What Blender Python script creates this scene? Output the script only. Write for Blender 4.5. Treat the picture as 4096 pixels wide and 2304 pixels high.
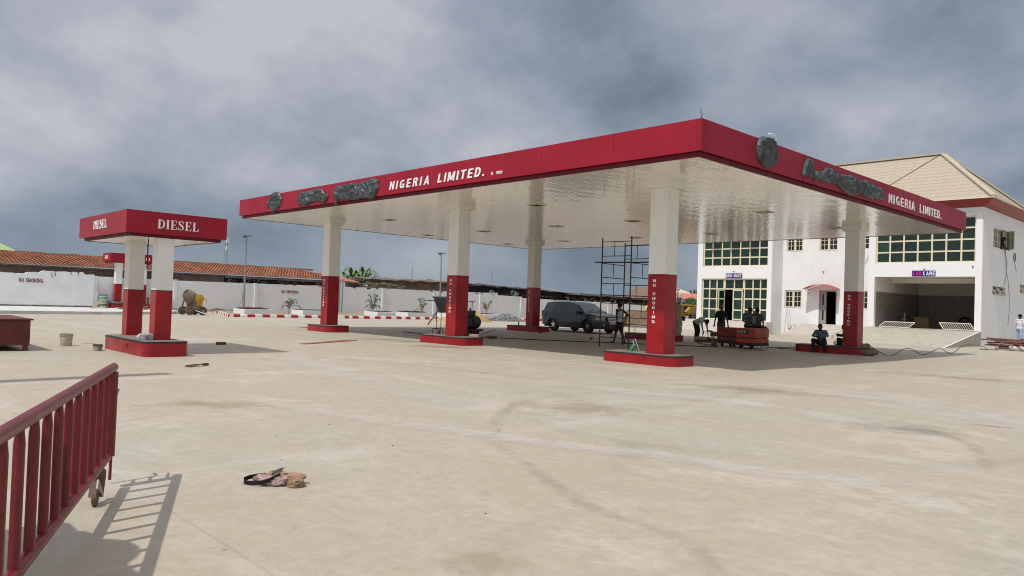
import bpy, bmesh, math, random
from mathutils import Vector, Matrix, noise as mn
random.seed(7)
R = math.radians
SC = bpy.context.scene
for o in list(bpy.data.objects):
    bpy.data.objects.remove(o)

# ------------------------------------------------------------------ camera
cd = bpy.data.cameras.new('camera'); cam = bpy.data.objects.new('camera', cd); SC.collection.objects.link(cam)
CP = Vector((9.0276, -14.1677, 1.47))
th, pp, rr = .8097, .0208, .0347
ux = Vector((math.cos(th), -math.sin(th), 0)); uy = Vector((math.sin(th), math.cos(th), 0))
def rot(v): return Vector((v.dot(ux), v.dot(uy), v.z))
F_ = Vector((0, math.cos(pp), math.sin(pp))); X_ = Vector((1, 0, 0)); U_ = X_.cross(F_)
XR = X_ * math.cos(rr) + U_ * math.sin(rr); UR = -X_ * math.sin(rr) + U_ * math.cos(rr)
CX, CY, CZ = rot(XR), rot(UR), -rot(F_)
cam.matrix_world = Matrix(((CX.x, CY.x, CZ.x, CP.x), (CX.y, CY.y, CZ.y, CP.y), (CX.z, CY.z, CZ.z, CP.z), (0, 0, 0, 1)))
cd.sensor_width = 36; cd.lens = 2991.4 / 4096 * 36; cd.clip_end = 3000; cd.clip_start = .05
SC.camera = cam
SC.cycles.filter_width = 1.05
SC.render.resolution_x = 1024; SC.render.resolution_y = 576
SC.view_settings.view_transform = 'Standard'; SC.view_settings.look = 'None'
SC.view_settings.exposure = 0.0; SC.view_settings.gamma = 1

# ------------------------------------------------------------------ sun and sky
SUN = Vector((.06, -.59, 1)).normalized()          # direction to the sun
sd = bpy.data.lights.new('sun', 'SUN'); sd.energy = 3.1; sd.angle = R(.7); sd.color = (1, .95, .87)
so = bpy.data.objects.new('sun', sd); SC.collection.objects.link(so)
so.rotation_euler = SUN.to_track_quat('Z', 'Y').to_euler(); so.location = (0, -20, 30)
W = bpy.data.worlds.new('World'); SC.world = W; W.use_nodes = True
nt = W.node_tree; nt.nodes.clear()
def N(nt, t, **k):
    n = nt.nodes.new(t)
    for a, v in k.items():
        if a == 'inp':
            for i, x in v.items(): n.inputs[i].default_value = x
        else: setattr(n, a, v)
    return n
def ramp(nt, fac, stops, interp='LINEAR'):
    r = nt.nodes.new('ShaderNodeValToRGB'); r.color_ramp.interpolation = interp
    el = r.color_ramp.elements
    while len(el) < len(stops): el.new(.5)
    for e, (p, c) in zip(el, stops):
        e.position = p; e.color = (*c, 1) if len(c) == 3 else c
    nt.links.new(fac, r.inputs[0]); return r.outputs[0]
def vmath(nt, op, a, b=None):
    n = nt.nodes.new('ShaderNodeVectorMath'); n.operation = op
    for i, x in enumerate((a, b)):
        if x is None: continue
        if hasattr(x, 'links'): nt.links.new(x, n.inputs[i])
        else: n.inputs[i].default_value = x
    return n
def fmath(nt, op, a, b=None, c=None, clamp=False):
    n = nt.nodes.new('ShaderNodeMath'); n.operation = op; n.use_clamp = clamp
    for i, x in enumerate((a, b, c)):
        if x is None: continue
        if hasattr(x, 'links'): nt.links.new(x, n.inputs[i])
        else: n.inputs[i].default_value = x
    return n.outputs[0]
def mixc(nt, fac, a, b, mode='MIX'):
    n = nt.nodes.new('ShaderNodeMix'); n.data_type = 'RGBA'; n.blend_type = mode
    for s, x in ((n.inputs[0], fac), (n.inputs[6], a), (n.inputs[7], b)):
        if hasattr(x, 'links'): nt.links.new(x, s)
        else: s.default_value = x if not isinstance(x, tuple) or len(x) != 3 else (*x, 1)
    return n.outputs[2]
def noisen(nt, vec, scale, detail=4, rough=.55, dist=0):
    n = N(nt, 'ShaderNodeTexNoise', inp={'Scale': scale, 'Detail': detail, 'Roughness': rough, 'Distortion': dist})
    if vec is not None: nt.links.new(vec, n.inputs['Vector'])
    return n.outputs['Fac']
tc = N(nt, 'ShaderNodeTexCoord'); D = tc.outputs['Generated']
sep = N(nt, 'ShaderNodeSeparateXYZ'); nt.links.new(D, sep.inputs[0])
zz = fmath(nt, 'ADD', fmath(nt, 'MAXIMUM', sep.outputs[2], 0), .48)
px = fmath(nt, 'DIVIDE', sep.outputs[0], zz); py = fmath(nt, 'DIVIDE', sep.outputs[1], zz)
cmb = N(nt, 'ShaderNodeCombineXYZ'); nt.links.new(px, cmb.inputs[0]); nt.links.new(py, cmb.inputs[1])
P = cmb.outputs[0]
n1 = noisen(nt, P, 1.5, 4, .5, 0); n2 = noisen(nt, vmath(nt, 'ADD', P, (7.3, 2.1, 0)).outputs[0], 4.4, 6, .62, 0); n3 = noisen(nt, vmath(nt, 'ADD', P, (1.3, 9.1, 0)).outputs[0], .8, 2, .5)
mixn = fmath(nt, 'ADD', fmath(nt, 'MULTIPLY', n1, .55), fmath(nt, 'MULTIPLY', n2, .35))
mixn = fmath(nt, 'ADD', mixn, fmath(nt, 'MULTIPLY', n3, .12))
wrp = N(nt, 'ShaderNodeTexNoise', inp={'Scale': 3.2, 'Detail': 4}); nt.links.new(P, wrp.inputs['Vector'])
pw = vmath(nt, 'ADD', P, vmath(nt, 'MULTIPLY', wrp.outputs['Color'], (.35, .35, .35)).outputs[0]).outputs[0]
vb = N(nt, 'ShaderNodeTexVoronoi', feature='SMOOTH_F1', inp={'Scale': 2.6, 'Smoothness': .6, 'Detail': 0, 'Roughness': .5}); nt.links.new(pw, vb.inputs['Vector'])
mixn = fmath(nt, 'ADD', mixn, fmath(nt, 'MULTIPLY', fmath(nt, 'SUBTRACT', .42, vb.outputs['Distance']), .30))
# heavier cloud towards +y (right of the photograph), thinner towards -x
bias = fmath(nt, 'MULTIPLY', fmath(nt, 'SUBTRACT', fmath(nt, 'MULTIPLY', sep.outputs[0], -1), sep.outputs[1]), .034)
mixn = fmath(nt, 'ADD', mixn, bias)
cl = ramp(nt, mixn, [(.22, (.105, .14, .19)), (.32, (.15, .19, .25)), (.40, (.23, .28, .35)), (.47, (.31, .355, .425)), (.54, (.40, .425, .495)), (.65, (.55, .57, .63))])
hz = ramp(nt, sep.outputs[2], [(0, (1, 1, 1)), (.14, (0, 0, 0))])
cl = mixc(nt, fmath(nt, 'MULTIPLY', hz, .7), cl, (.205, .262, .335))
# unseen sky behind the camera brightened, added as fill for the side faces
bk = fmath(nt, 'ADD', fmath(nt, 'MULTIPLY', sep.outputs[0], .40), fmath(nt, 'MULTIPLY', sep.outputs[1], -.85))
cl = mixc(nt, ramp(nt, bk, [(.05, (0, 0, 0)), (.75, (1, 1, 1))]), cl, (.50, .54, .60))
cl = mixc(nt, ramp(nt, sep.outputs[2], [(.42, (0, 0, 0)), (.85, (1, 1, 1))]), cl, (.86, .88, .92))   # unseen zenith brightened, added as overhead fill light
sky = N(nt, 'ShaderNodeTexSky', sky_type='NISHITA', sun_disc=False, sun_elevation=math.asin(SUN.z), sun_rotation=math.atan2(SUN.x, SUN.y))
bg1 = N(nt, 'ShaderNodeBackground', inp={1: .06}); nt.links.new(sky.outputs[0], bg1.inputs[0])
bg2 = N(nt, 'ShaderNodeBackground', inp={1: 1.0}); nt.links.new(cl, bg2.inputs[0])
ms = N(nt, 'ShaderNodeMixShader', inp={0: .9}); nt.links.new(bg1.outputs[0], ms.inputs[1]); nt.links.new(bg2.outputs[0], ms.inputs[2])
W.cycles.sampling_method = 'MANUAL'; W.cycles.sample_map_resolution = 512
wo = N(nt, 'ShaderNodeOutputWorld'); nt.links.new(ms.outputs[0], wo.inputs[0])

# ------------------------------------------------------------------ materials
MC = {}
def mat(name, col, rough=.6, metal=0, var=0, vscale=6, col2=None, bump=0, bscale=30, spec=.5, coat=0, trans=0, detail=4, streak=None, alpha=1):
    if name in MC: return MC[name]
    m = bpy.data.materials.new(name); m.use_nodes = True; t = m.node_tree
    b = t.nodes['Principled BSDF']
    b.inputs['Base Color'].default_value = (*col, 1); b.inputs['Roughness'].default_value = rough; b.inputs['Metallic'].default_value = metal
    b.inputs['Specular IOR Level'].default_value = spec; b.inputs['Coat Weight'].default_value = coat; b.inputs['Coat Roughness'].default_value = .08
    b.inputs['Transmission Weight'].default_value = trans
    v = t.nodes.new('ShaderNodeTexCoord').outputs['Object']
    if streak:
        mp = t.nodes.new('ShaderNodeMapping'); mp.inputs['Scale'].default_value = streak; t.links.new(v, mp.inputs[0]); v2 = mp.outputs[0]
    else: v2 = v
    if var or col2:
        f = noisen(t, v2, vscale, detail, .6)
        c2 = col2 if col2 else tuple(x * (1 - var) for x in col)
        c1 = col if col2 else tuple(min(1, x * (1 + var * .6)) for x in col)
        f2 = ramp(t, f, [(.35, (0, 0, 0)), (.65, (1, 1, 1))])
        t.links.new(mixc(t, f2, c1, c2), b.inputs['Base Color'])
        t.links.new(fmath(t, 'ADD', fmath(t, 'MULTIPLY', f, .2), rough - .1), b.inputs['Roughness'])
    if bump:
        bn = N(t, 'ShaderNodeBump', inp={'Strength': 1, 'Distance': bump}); t.links.new(noisen(t, v, bscale, 4), bn.inputs['Height']); t.links.new(bn.outputs[0], b.inputs['Normal'])
    if alpha < 1: b.inputs['Alpha'].default_value = alpha
    MC[name] = m; return m
RED = mat('red_paint', (.315, .006, .012), .36, var=.20, vscale=1.7, bump=.002, bscale=10, coat=.08, spec=.4)
REDF = mat('red_fascia', (.315, .010, .026), .42, var=.12, vscale=.8, spec=.3, bump=.002, bscale=2)
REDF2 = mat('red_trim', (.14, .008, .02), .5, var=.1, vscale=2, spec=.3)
CREAM = mat('cream_paint', (.80, .79, .75), .5, var=.04, vscale=2, bump=.001, bscale=20)
WHITE = mat('white_paint', (.80, .81, .82), .7, var=.04, vscale=1.2, bump=.003, bscale=9)
WALLW = mat('rough_white_wall', (.80, .815, .83), .85, var=.05, vscale=.9, bump=.012, bscale=5, detail=8)
BLACK = mat('black_trim', (.02, .02, .022), .5, var=.3)
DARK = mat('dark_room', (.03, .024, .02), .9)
LETTER = mat('white_letter', (.83, .84, .85), .4)
CONC = mat('bare_concrete', (.42, .39, .33), .85, var=.15, vscale=3, bump=.004)
FRAME = mat('cream_aluminium', (.72, .66, .48), .4)
GLASSG = mat('green_glass', (.006, .025, .014), .06, spec=.6, var=.35, vscale=.9)
GLASSG2 = mat('light_green_glass', (.008, .045, .026), .08, spec=.6, var=.4, vscale=1.3)
GLASSD = mat('dark_glass', (.016, .018, .016), .08)
GLASSP = mat('pale_green_glass', (.28, .40, .33), .12)
STEEL = mat('galvanised_steel', (.32, .34, .36), .5, metal=.6, var=.15)
RUST = mat('rusty_steel', (.085, .035, .028), .75, var=.4, vscale=8)
TARP = mat('grey_tarpaulin', (.026, .034, .040), .42, col2=(.075, .09, .098), vscale=4, bump=.008, bscale=16, detail=8)
RUBBER = mat('tyre_rubber', (.018, .018, .018), .8, var=.3)
DUSTY = mat('dusty_rubber', (.12, .095, .075), .9, var=.3, vscale=6)
BROWNW = mat('brown_block_wall', (.20, .135, .105), .9, var=.25, vscale=2.2, bump=.01, bscale=8)
DARKW = mat('near_black_panel', (.018, .015, .014), .95, var=.5, vscale=3)  # near-black tone for shed walls and the panel filling the open front
SHEETM = mat('weathered_sheet', (.11, .085, .06), .8, var=.5, vscale=2.5, streak=(1, 6, 1))
YEL = mat('yellow_paint', (.55, .30, .02), .5, var=.2, vscale=5)
YELD = mat('dusty_yellow', (.42, .25, .06), .7, var=.25, vscale=4)
MUD = mat('muddy_steel', (.21, .15, .10), .85, var=.3, vscale=3)
CARD = mat('cardboard', (.27, .185, .11), .9, var=.08, vscale=4)
SKIN = mat('dark_skin', (.055, .026, .016), .55, var=.12, vscale=9)
HAIRM = mat('black_hair', (.008, .007, .007), .9)
LEAF = mat('leaf_green', (.07, .14, .03), .55, var=.4, vscale=7)
LEAFY = mat('leaf_yellow_green', (.16, .22, .04), .5, var=.35, vscale=9)
LEAFD = mat('leaf_dark', (.03, .075, .022), .6, var=.5, vscale=1.5)
STEM = mat('plant_stem', (.16, .14, .07), .8, var=.3)
WOODM = mat('old_board', (.30, .24, .17), .85, var=.3, vscale=5, streak=(1, 5, 1))
CABLE = mat('black_cable', (.02, .018, .016), .6)
TILEST = mat('step_tile', (.62, .57, .53), .35, var=.06, vscale=3)

# ------------------------------------------------------------------ mesh helpers
ORG = {}
def tag(o, label=None, cat=None, group=None, kind=None):
    if label: o['label'] = label
    if cat: o['category'] = cat
    if group: o['group'] = group
    if kind: o['kind'] = kind
    return o
def T(name, label, cat, loc=(0, 0, 0), group=None, rz=0):
    o = bpy.data.objects.new(name, None); SC.collection.objects.link(o); o.location = loc; o.rotation_euler = (0, 0, rz)
    o.empty_display_size = .2
    return tag(o, label, cat, group)
def root_of(o):
    while o.parent: o = o.parent
    return o
def ob(name, b, mats, parent=None, world=True, smooth=None):
    """link the shape as ONE mesh; shapes are written in world coordinates unless world=False"""
    if isinstance(b, B): b = b.bm
    me = bpy.data.meshes.new(name)
    if parent is not None and world:
        bmesh.ops.translate(b, verts=b.verts, vec=-root_of(parent).location)
    b.to_mesh(me); b.free()
    for m in (mats if isinstance(mats, (list, tuple)) else [mats]): me.materials.append(m)
    if smooth is not None:
        for p in me.polygons: p.use_smooth = True
        try: me.set_sharp_from_angle(angle=R(smooth))
        except Exception: pass
    o = bpy.data.objects.new(name, me); SC.collection.objects.link(o)
    if parent: o.parent = parent
    return o
def copy_tree(o, parent=None):
    c = o.copy(); SC.collection.objects.link(c); c.parent = parent
    for ch in list(o.children): copy_tree(ch, c)
    return c
def mesh_thing(name, b, mats, label, cat, group=None, kind=None, smooth=None):
    return tag(ob(name, b, mats, None, True, smooth), label, cat, group, kind)
class B:
    def __init__(s): s.bm = bmesh.new(); s.mi = 0; s.M = None
    def v(s, p):
        p = Vector(p)
        if s.M is not None: p = s.M @ p
        return s.bm.verts.new(p)
    def face(s, vs):
        try:
            f = s.bm.faces.new(vs); f.material_index = s.mi; return f
        except ValueError: return None
    def quad(s, *pts): return s.face([s.v(p) for p in pts])
    def box(s, x0, x1, y0, y1, z0, z1, bev=0):
        v = [s.v((x, y, z)) for z in (z0, z1) for y in (y0, y1) for x in (x0, x1)]
        fs = [s.face([v[i] for i in q]) for q in ((0, 2, 3, 1), (4, 5, 7, 6), (0, 1, 5, 4), (2, 6, 7, 3), (0, 4, 6, 2), (1, 3, 7, 5))]
        if bev:
            es = {e for f in fs if f for e in f.edges}
            r = bmesh.ops.bevel(s.bm, geom=list(es), offset=bev, segments=2, affect='EDGES', profile=.5)
            for f in r['faces']: f.material_index = s.mi
        return s
    def cbox(s, c, size, rot=(0, 0, 0), bev=0):
        from mathutils import Euler
        old = s.M; m = Matrix.Translation(Vector(c)) @ Euler(rot).to_matrix().to_4x4()
        s.M = (old @ m) if old is not None else m
        a, b_, c_ = [x / 2 for x in size]; s.box(-a, a, -b_, b_, -c_, c_, bev); s.M = old; return s
    def beam(s, p0, p1, w, h=None, up=(0, 0, 1)):
        h = h or w; p0 = Vector(p0); p1 = Vector(p1); d = (p1 - p0).normalized(); u = Vector(up)
        if abs(d.dot(u)) > .95: u = Vector((1, 0, 0))
        a = d.cross(u).normalized(); u = a.cross(d)
        q = []
        for p in (p0, p1):
            q.append([s.v(p + a * (i * w / 2) + u * (j * h / 2)) for i, j in ((-1, -1), (1, -1), (1, 1), (-1, 1))])
        for i in range(4): s.face([q[0][i], q[0][(i + 1) % 4], q[1][(i + 1) % 4], q[1][i]])
        s.face(q[0][::-1]); s.face(q[1]); return s
    def tube(s, pts, r, n=8, cap=True):
        pts = [Vector(p) for p in pts]; rs = r if isinstance(r, (list, tuple)) else [r] * len(pts)
        ref = None; rings = []
        for i, p in enumerate(pts):
            d = (pts[min(i + 1, len(pts) - 1)] - pts[max(i - 1, 0)]).normalized()
            if ref is None: ref = Vector((0, 0, 1)) if abs(d.z) < .9 else Vector((1, 0, 0))
            a = d.cross(ref).normalized(); ref = a.cross(d).normalized()
            rings.append([s.v(p + (a * math.cos(t) + ref * math.sin(t)) * rs[i]) for t in [2 * math.pi * k / n for k in range(n)]])
        for r0, r1 in zip(rings, rings[1:]):
            for k in range(n): s.face([r0[k], r0[(k + 1) % n], r1[(k + 1) % n], r1[k]])
        if cap: s.face(rings[0][::-1]); s.face(rings[-1])
        return s
    def lathe(s, prof, axis_p=(0, 0, 0), axis=(0, 0, 1), n=24):
        """prof: (radius, height) along the axis"""
        ap = Vector(axis_p); ax = Vector(axis).normalized(); a = ax.orthogonal().normalized(); c = ax.cross(a)
        rings = [[s.v(ap + ax * h + (a * math.cos(t) + c * math.sin(t)) * max(r, 1e-4)) for t in [2 * math.pi * k / n for k in range(n)]] for r, h in prof]
        for r0, r1 in zip(rings, rings[1:]):
            for k in range(n): s.face([r0[k], r0[(k + 1) % n], r1[(k + 1) % n], r1[k]])
        if prof[0][0] > .01 and prof[-1][0] > .01:
            for k in range(n): s.face([rings[-1][k], rings[-1][(k + 1) % n], rings[0][(k + 1) % n], rings[0][k]])
        else: s.face(rings[0][::-1]); s.face(rings[-1])
        return s
    def prism(s, pts, d, depth):
        """pts: planar outline (3-D points), extruded along d by depth"""
        d = Vector(d) * depth; a = [s.v(p) for p in pts]; b_ = [s.v(Vector(p) + d) for p in pts]
        s.face(a[::-1]); s.face(b_); n = len(a)
        for i in range(n): s.face([a[i], a[(i + 1) % n], b_[(i + 1) % n], b_[i]])
        return s
    def ball(s, c, r, sub=2, rot=None, jit=0, js=3):
        m = Matrix.Translation(Vector(c)) @ (rot.to_4x4() if rot else Matrix()) @ Matrix.Diagonal((*([r] * 3 if not hasattr(r, '__len__') else r), 1))
        if s.M is not None: m = s.M @ m
        before = len(s.bm.verts)
        g = bmesh.ops.create_icosphere(s.bm, subdivisions=sub, radius=1, matrix=m)
        for v in g['verts']:
            if jit:
                d = (v.co - m.translation); v.co += d * jit * mn.noise(v.co * js)
        for f in {f for v in g['verts'] for f in v.link_faces}: f.material_index = s.mi
        return s
    def holes(s, org, U, V, u0, u1, v0, v1, holes, t, nrm):
        """wall sheet with rectangular openings and reveals; holes (ua,ub,va,vb)"""
        org = Vector(org); U = Vector(U); V = Vector(V); nn = Vector(nrm) * t
        us = sorted({u0, u1, *[h[0] for h in holes], *[h[1] for h in holes]}); vs = sorted({v0, v1, *[h[2] for h in holes], *[h[3] for h in holes]})
        us = [u for u in us if u0 <= u <= u1]; vs = [v for v in vs if v0 <= v <= v1]
        P_ = lambda u, v, k=0: org + U * u + V * v - nn * k
        for a, b_ in zip(us, us[1:]):
            for c, d in zip(vs, vs[1:]):
                mu, mv = (a + b_) / 2, (c + d) / 2
                if any(h[0] < mu < h[1] and h[2] < mv < h[3] for h in holes): continue
                s.quad(P_(a, c), P_(b_, c), P_(b_, d), P_(a, d)); s.quad(P_(a, d, 1), P_(b_, d, 1), P_(b_, c, 1), P_(a, c, 1))
        for a, b_, c, d in holes:
            for p, q in (((a, c), (b_, c)), ((b_, c), (b_, d)), ((b_, d), (a, d)), ((a, d), (a, c))):
                s.quad(P_(*p), P_(*p, 1), P_(*q, 1), P_(*q))
        return s

def text_bm(body, w, h, o, xd, up, nrm, depth=.02, shear=0, bold=.0, space=1.0):
    cu = bpy.data.curves.new('t', 'FONT'); cu.body = body; cu.size = 1; cu.extrude = .5; cu.offset = bold; cu.shear = shear; cu.space_character = space; cu.resolution_u = 4
    to = bpy.data.objects.new('t', cu); SC.collection.objects.link(to)
    bpy.context.view_layer.update()
    me = bpy.data.meshes.new_from_object(to.evaluated_get(bpy.context.evaluated_depsgraph_get()))
    bpy.data.objects.remove(to); bpy.data.curves.remove(cu)
    bm = bmesh.new(); bm.from_mesh(me); bpy.data.meshes.remove(me)
    xs = [v.co.x for v in bm.verts]; ys = [v.co.y for v in bm.verts]
    x0, x1, y0, y1 = min(xs), max(xs), min(ys), max(ys); o = Vector(o); xd = Vector(xd); up = Vector(up); nrm = Vector(nrm)
    for v in bm.verts:
        v.co = o + xd * ((v.co.x - x0) / (x1 - x0) * w) + up * ((v.co.y - y0) / (y1 - y0) * h) + nrm * ((v.co.z + .5) * depth)
    b = B(); b.bm.free(); b.bm = bm; return b
def merge(b1, b2):
    me = bpy.data.meshes.new('m'); b2.bm.to_mesh(me); b2.bm.free(); b1.bm.from_mesh(me); bpy.data.meshes.remove(me); return b1
# roman capitals built from strokes (thick stems, thin arms, serifs)
def roman(word, w, h, o, xd, up, nrm, depth=.02):
    b = B(); o = Vector(o); xd = Vector(xd); up = Vector(up); nrm = Vector(nrm)
    def G(c):
        th_, tn = .17, .055; q = []
        def rect(x0, x1, y0, y1): q.append([(x0, y0), (x1, y0), (x1, y1), (x0, y1)])
        def serif(x, y, wd=.3, s=1): rect(x - wd / 2, x + wd / 2, y, y + s * .045)
        def arc(cx, cy, rx, ry, t0, t1, wx, wy, n=14):
            for i in range(n):
                a, b_ = [math.radians(t0 + (t1 - t0) * k / n) for k in (i, i + 1)]
                q.append([(cx + rx * math.cos(a), cy + ry * math.sin(a)), (cx + rx * math.cos(b_), cy + ry * math.sin(b_)),
                          (cx + (rx - wx) * math.cos(b_), cy + (ry - wy) * math.sin(b_)), (cx + (rx - wx) * math.cos(a), cy + (ry - wy) * math.sin(a))])
        def stem(x=.2): rect(x - th_ / 2, x + th_ / 2, 0, 1); serif(x, 0); serif(x, 1, s=-1)
        if c == 'I': stem(.17); return q, .34
        if c == 'D': stem(); arc(.27, .5, .5, .5, -90, 90, th_, tn); rect(.2, .28, .945, 1); rect(.2, .28, 0, .055); return q, .8
        if c == 'E': stem(); rect(.2, .66, .945, 1); rect(.2, .68, 0, .055); rect(.25, .5, .475, .53); rect(.615, .66, .74, .95); rect(.635, .68, .05, .28); rect(.46, .5, .38, .63); return q, .72
        if c == 'L': stem(); rect(.2, .66, 0, .055); rect(.615, .66, .05, .3); return q, .7
        if c == 'S':
            pts = [(.52, .78, .04), (.49, .9, .04), (.38, .965, .05), (.27, .975, .06), (.14, .91, .1), (.1, .78, .14), (.16, .64, .17), (.3, .54, .19), (.43, .44, .19), (.52, .32, .17), (.52, .18, .13), (.42, .06, .08), (.28, .025, .05), (.15, .06, .04), (.07, .17, .04), (.06, .26, .04)]
            for (x, y, a), (x2, y2, a2) in zip(pts, pts[1:]):
                dx, dy = x2 - x, y2 - y; L = math.hypot(dx, dy); nx, ny = -dy / L, dx / L
                q.append([(x + nx * a / 2, y + ny * a / 2), (x - nx * a / 2, y - ny * a / 2), (x2 - nx * a2 / 2, y2 - ny * a2 / 2), (x2 + nx * a2 / 2, y2 + ny * a2 / 2)])
            rect(.49, .54, .7, .98); rect(.04, .09, .02, .3); return q, .62
        if c == 'R': stem(); arc(.3, .745, .32, .255, -90, 90, .15, tn); rect(.2, .32, .945, 1); rect(.2, .32, .49, .545); q.append([(.33, .5), (.5, .5), (.82, 0), (.62, 0)]); rect(.6, .86, 0, .045); return q, .84
        if c == 'O': arc(.42, .5, .4, .51, 0, 360, .16, .055, 28); return q, .84
        if c == 'K': stem(); q.append([(.28, .42), (.28, .5), (.62, 1), (.7, 1)]); q.append([(.36, .6), (.5, .68), (.84, 0), (.64, 0)]); serif(.66, 1, .26, -1); serif(.76, 0, .26); return q, .86
        return q, .4
    L = []; x = 0
    for c in word:
        q, a = G(c); L += [[(x + p[0], p[1]) for p in f] for f in q]; x += a + .1
    x -= .1
    for i, f in enumerate(L):
        area = sum(f[k][0] * f[(k + 1) % len(f)][1] - f[(k + 1) % len(f)][0] * f[k][1] for k in range(len(f)))
        if area < 0: f = f[::-1]
        b.prism([o + xd * (p[0] / x * w) + up * (p[1] * h) for p in f], nrm, depth + (i % 7) * .0004)
    return b


# plain bold capitals built from strokes
def block(word, w, h, o, xd, up, nrm, depth=.01, t=.2, shear=0, gap=.16, stencil=False):
    b = B(); o = Vector(o); xd = Vector(xd); up = Vector(up); nrm = Vector(nrm)
    def G(c):
        q = []
        def L(x0, y0, x1, y1, a=t):
            dx, dy = x1 - x0, y1 - y0; l = math.hypot(dx, dy); nx, ny = -dy / l * a / 2, dx / l * a / 2; q.append([(x0 + nx, y0 + ny), (x0 - nx, y0 - ny), (x1 - nx, y1 - ny), (x1 + nx, y1 + ny)])
        def rect(x0, x1, y0, y1): q.append([(x0, y0), (x1, y0), (x1, y1), (x0, y1)])
        def arc(cx, cy, rx, ry, a0, a1, n=12):
            for i in range(n):
                a, e = [math.radians(a0 + (a1 - a0) * k / n) for k in (i, i + 1)]
                q.append([(cx + rx * math.cos(a), cy + ry * math.sin(a)), (cx + rx * math.cos(e), cy + ry * math.sin(e)), (cx + (rx - t) * math.cos(e), cy + (ry - t * .9) * math.sin(e)), (cx + (rx - t) * math.cos(a), cy + (ry - t * .9) * math.sin(a))])
        if c == ' ': return q, .34
        if c == '.': rect(0, .2, 0, .2); return q, .2
        if c == 'I': rect(0, t, 0, 1); return q, t
        if c == 'N': rect(0, t, 0, 1); rect(.66 - t, .66, 0, 1); q.append([(0, 1), (.66 - t * .8, 0), (.66, 0), (t * .8, 1)]); return q, .66
        if c == 'M': rect(0, t, 0, 1); rect(.84 - t, .84, 0, 1); q.append([(0, 1), (.34, .1), (.5, .1), (t, 1)]); q.append([(.34, .1), (.5, .1), (.84, 1), (.84 - t, 1)]); return q, .84
        if c == 'E': rect(0, t, 0, 1); rect(t, .56, 0, .18); rect(t, .52, .41, .58); rect(t, .56, .82, 1); return q, .56
        if c == 'L': rect(0, t, 0, 1); rect(t, .54, 0, .18); return q, .54
        if c == 'T': rect(.3 - t / 2, .3 + t / 2, 0, .82); rect(0, .6, .82, 1); return q, .6
        if c == 'A': q.append([(0, 0), (t, 0), (.43, 1), (.29, 1)]); q.append([(.72, 0), (.29, 1), (.43, 1), (.72, 0)][:0] or [(.72 - t, 0), (.72, 0), (.43, 1), (.29, 1)]); rect(.2, .52, .2, .35); return q, .72
        if c == 'R': rect(0, t, 0, 1); arc(.33, .72, .29, .28, -90, 90); rect(t, .34, .82, 1); rect(t, .34, .44, .61); q.append([(.3, .5), (.5, .5), (.66, 0), (.44, 0)]); return q, .66
        if c == 'D': rect(0, t, 0, 1); arc(.28, .5, .36, .5, -90, 90); rect(t, .3, .82, 1); rect(t, .3, 0, .18); return q, .64
        if c in 'O0': arc(.34, .5, .34, .5, 0, 360, 22); return q, .68
        if c in 'CG':
            arc(.34, .5, .34, .5, 45, 315, 18)
            if c == 'G': rect(.36, .68, .36, .52); rect(.68 - t * .9, .68, .06, .5)
            return q, .68
        if c == 'K': rect(0, t, 0, 1); q.append([(t, .32), (t, .56), (.44, 1), (.66, 1)]); q.append([(.25, .52), (.38, .66), (.68, 0), (.45, 0)]); return q, .68
        if c == 'S':
            p = [(.56, .74), (.48, .88), (.3, .91), (.14, .84), (.11, .70), (.22, .58), (.4, .49), (.5, .38), (.5, .24), (.4, .11), (.24, .09), (.1, .16), (.05, .29)]
            for (a, e), (f, g) in zip(p, p[1:]): L(a, e, f, g, t * .9)
            return q, .62
        if c == '3': arc(.26, .73, .28, .27, -90, 130, 10); arc(.26, .28, .3, .28, -130, 90, 10); return q, .56
        if c == '9': arc(.28, .68, .28, .32, 0, 360, 14); L(.47, .6, .3, .02); return q, .56
        if c == '2': arc(.28, .7, .28, .3, -10, 160, 9); L(.46, .62, .08, .1); rect(0, .56, 0, .17); return q, .56
        return q, .4
    Ls = []; x = 0
    for c in word:
        q, a = G(c); Ls += [[(x + p[0] + shear * p[1], p[1]) for p in f] for f in q]; x += a + gap
    x -= gap
    for i, f in enumerate(Ls):
        ar = sum(f[k][0] * f[(k + 1) % len(f)][1] - f[(k + 1) % len(f)][0] * f[k][1] for k in range(len(f)))
        if ar < 0: f = f[::-1]
        b.prism([o + xd * (p[0] / x * w) + up * (p[1] * h) for p in f], nrm, depth + (i % 9) * .0005)
    return b

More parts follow.
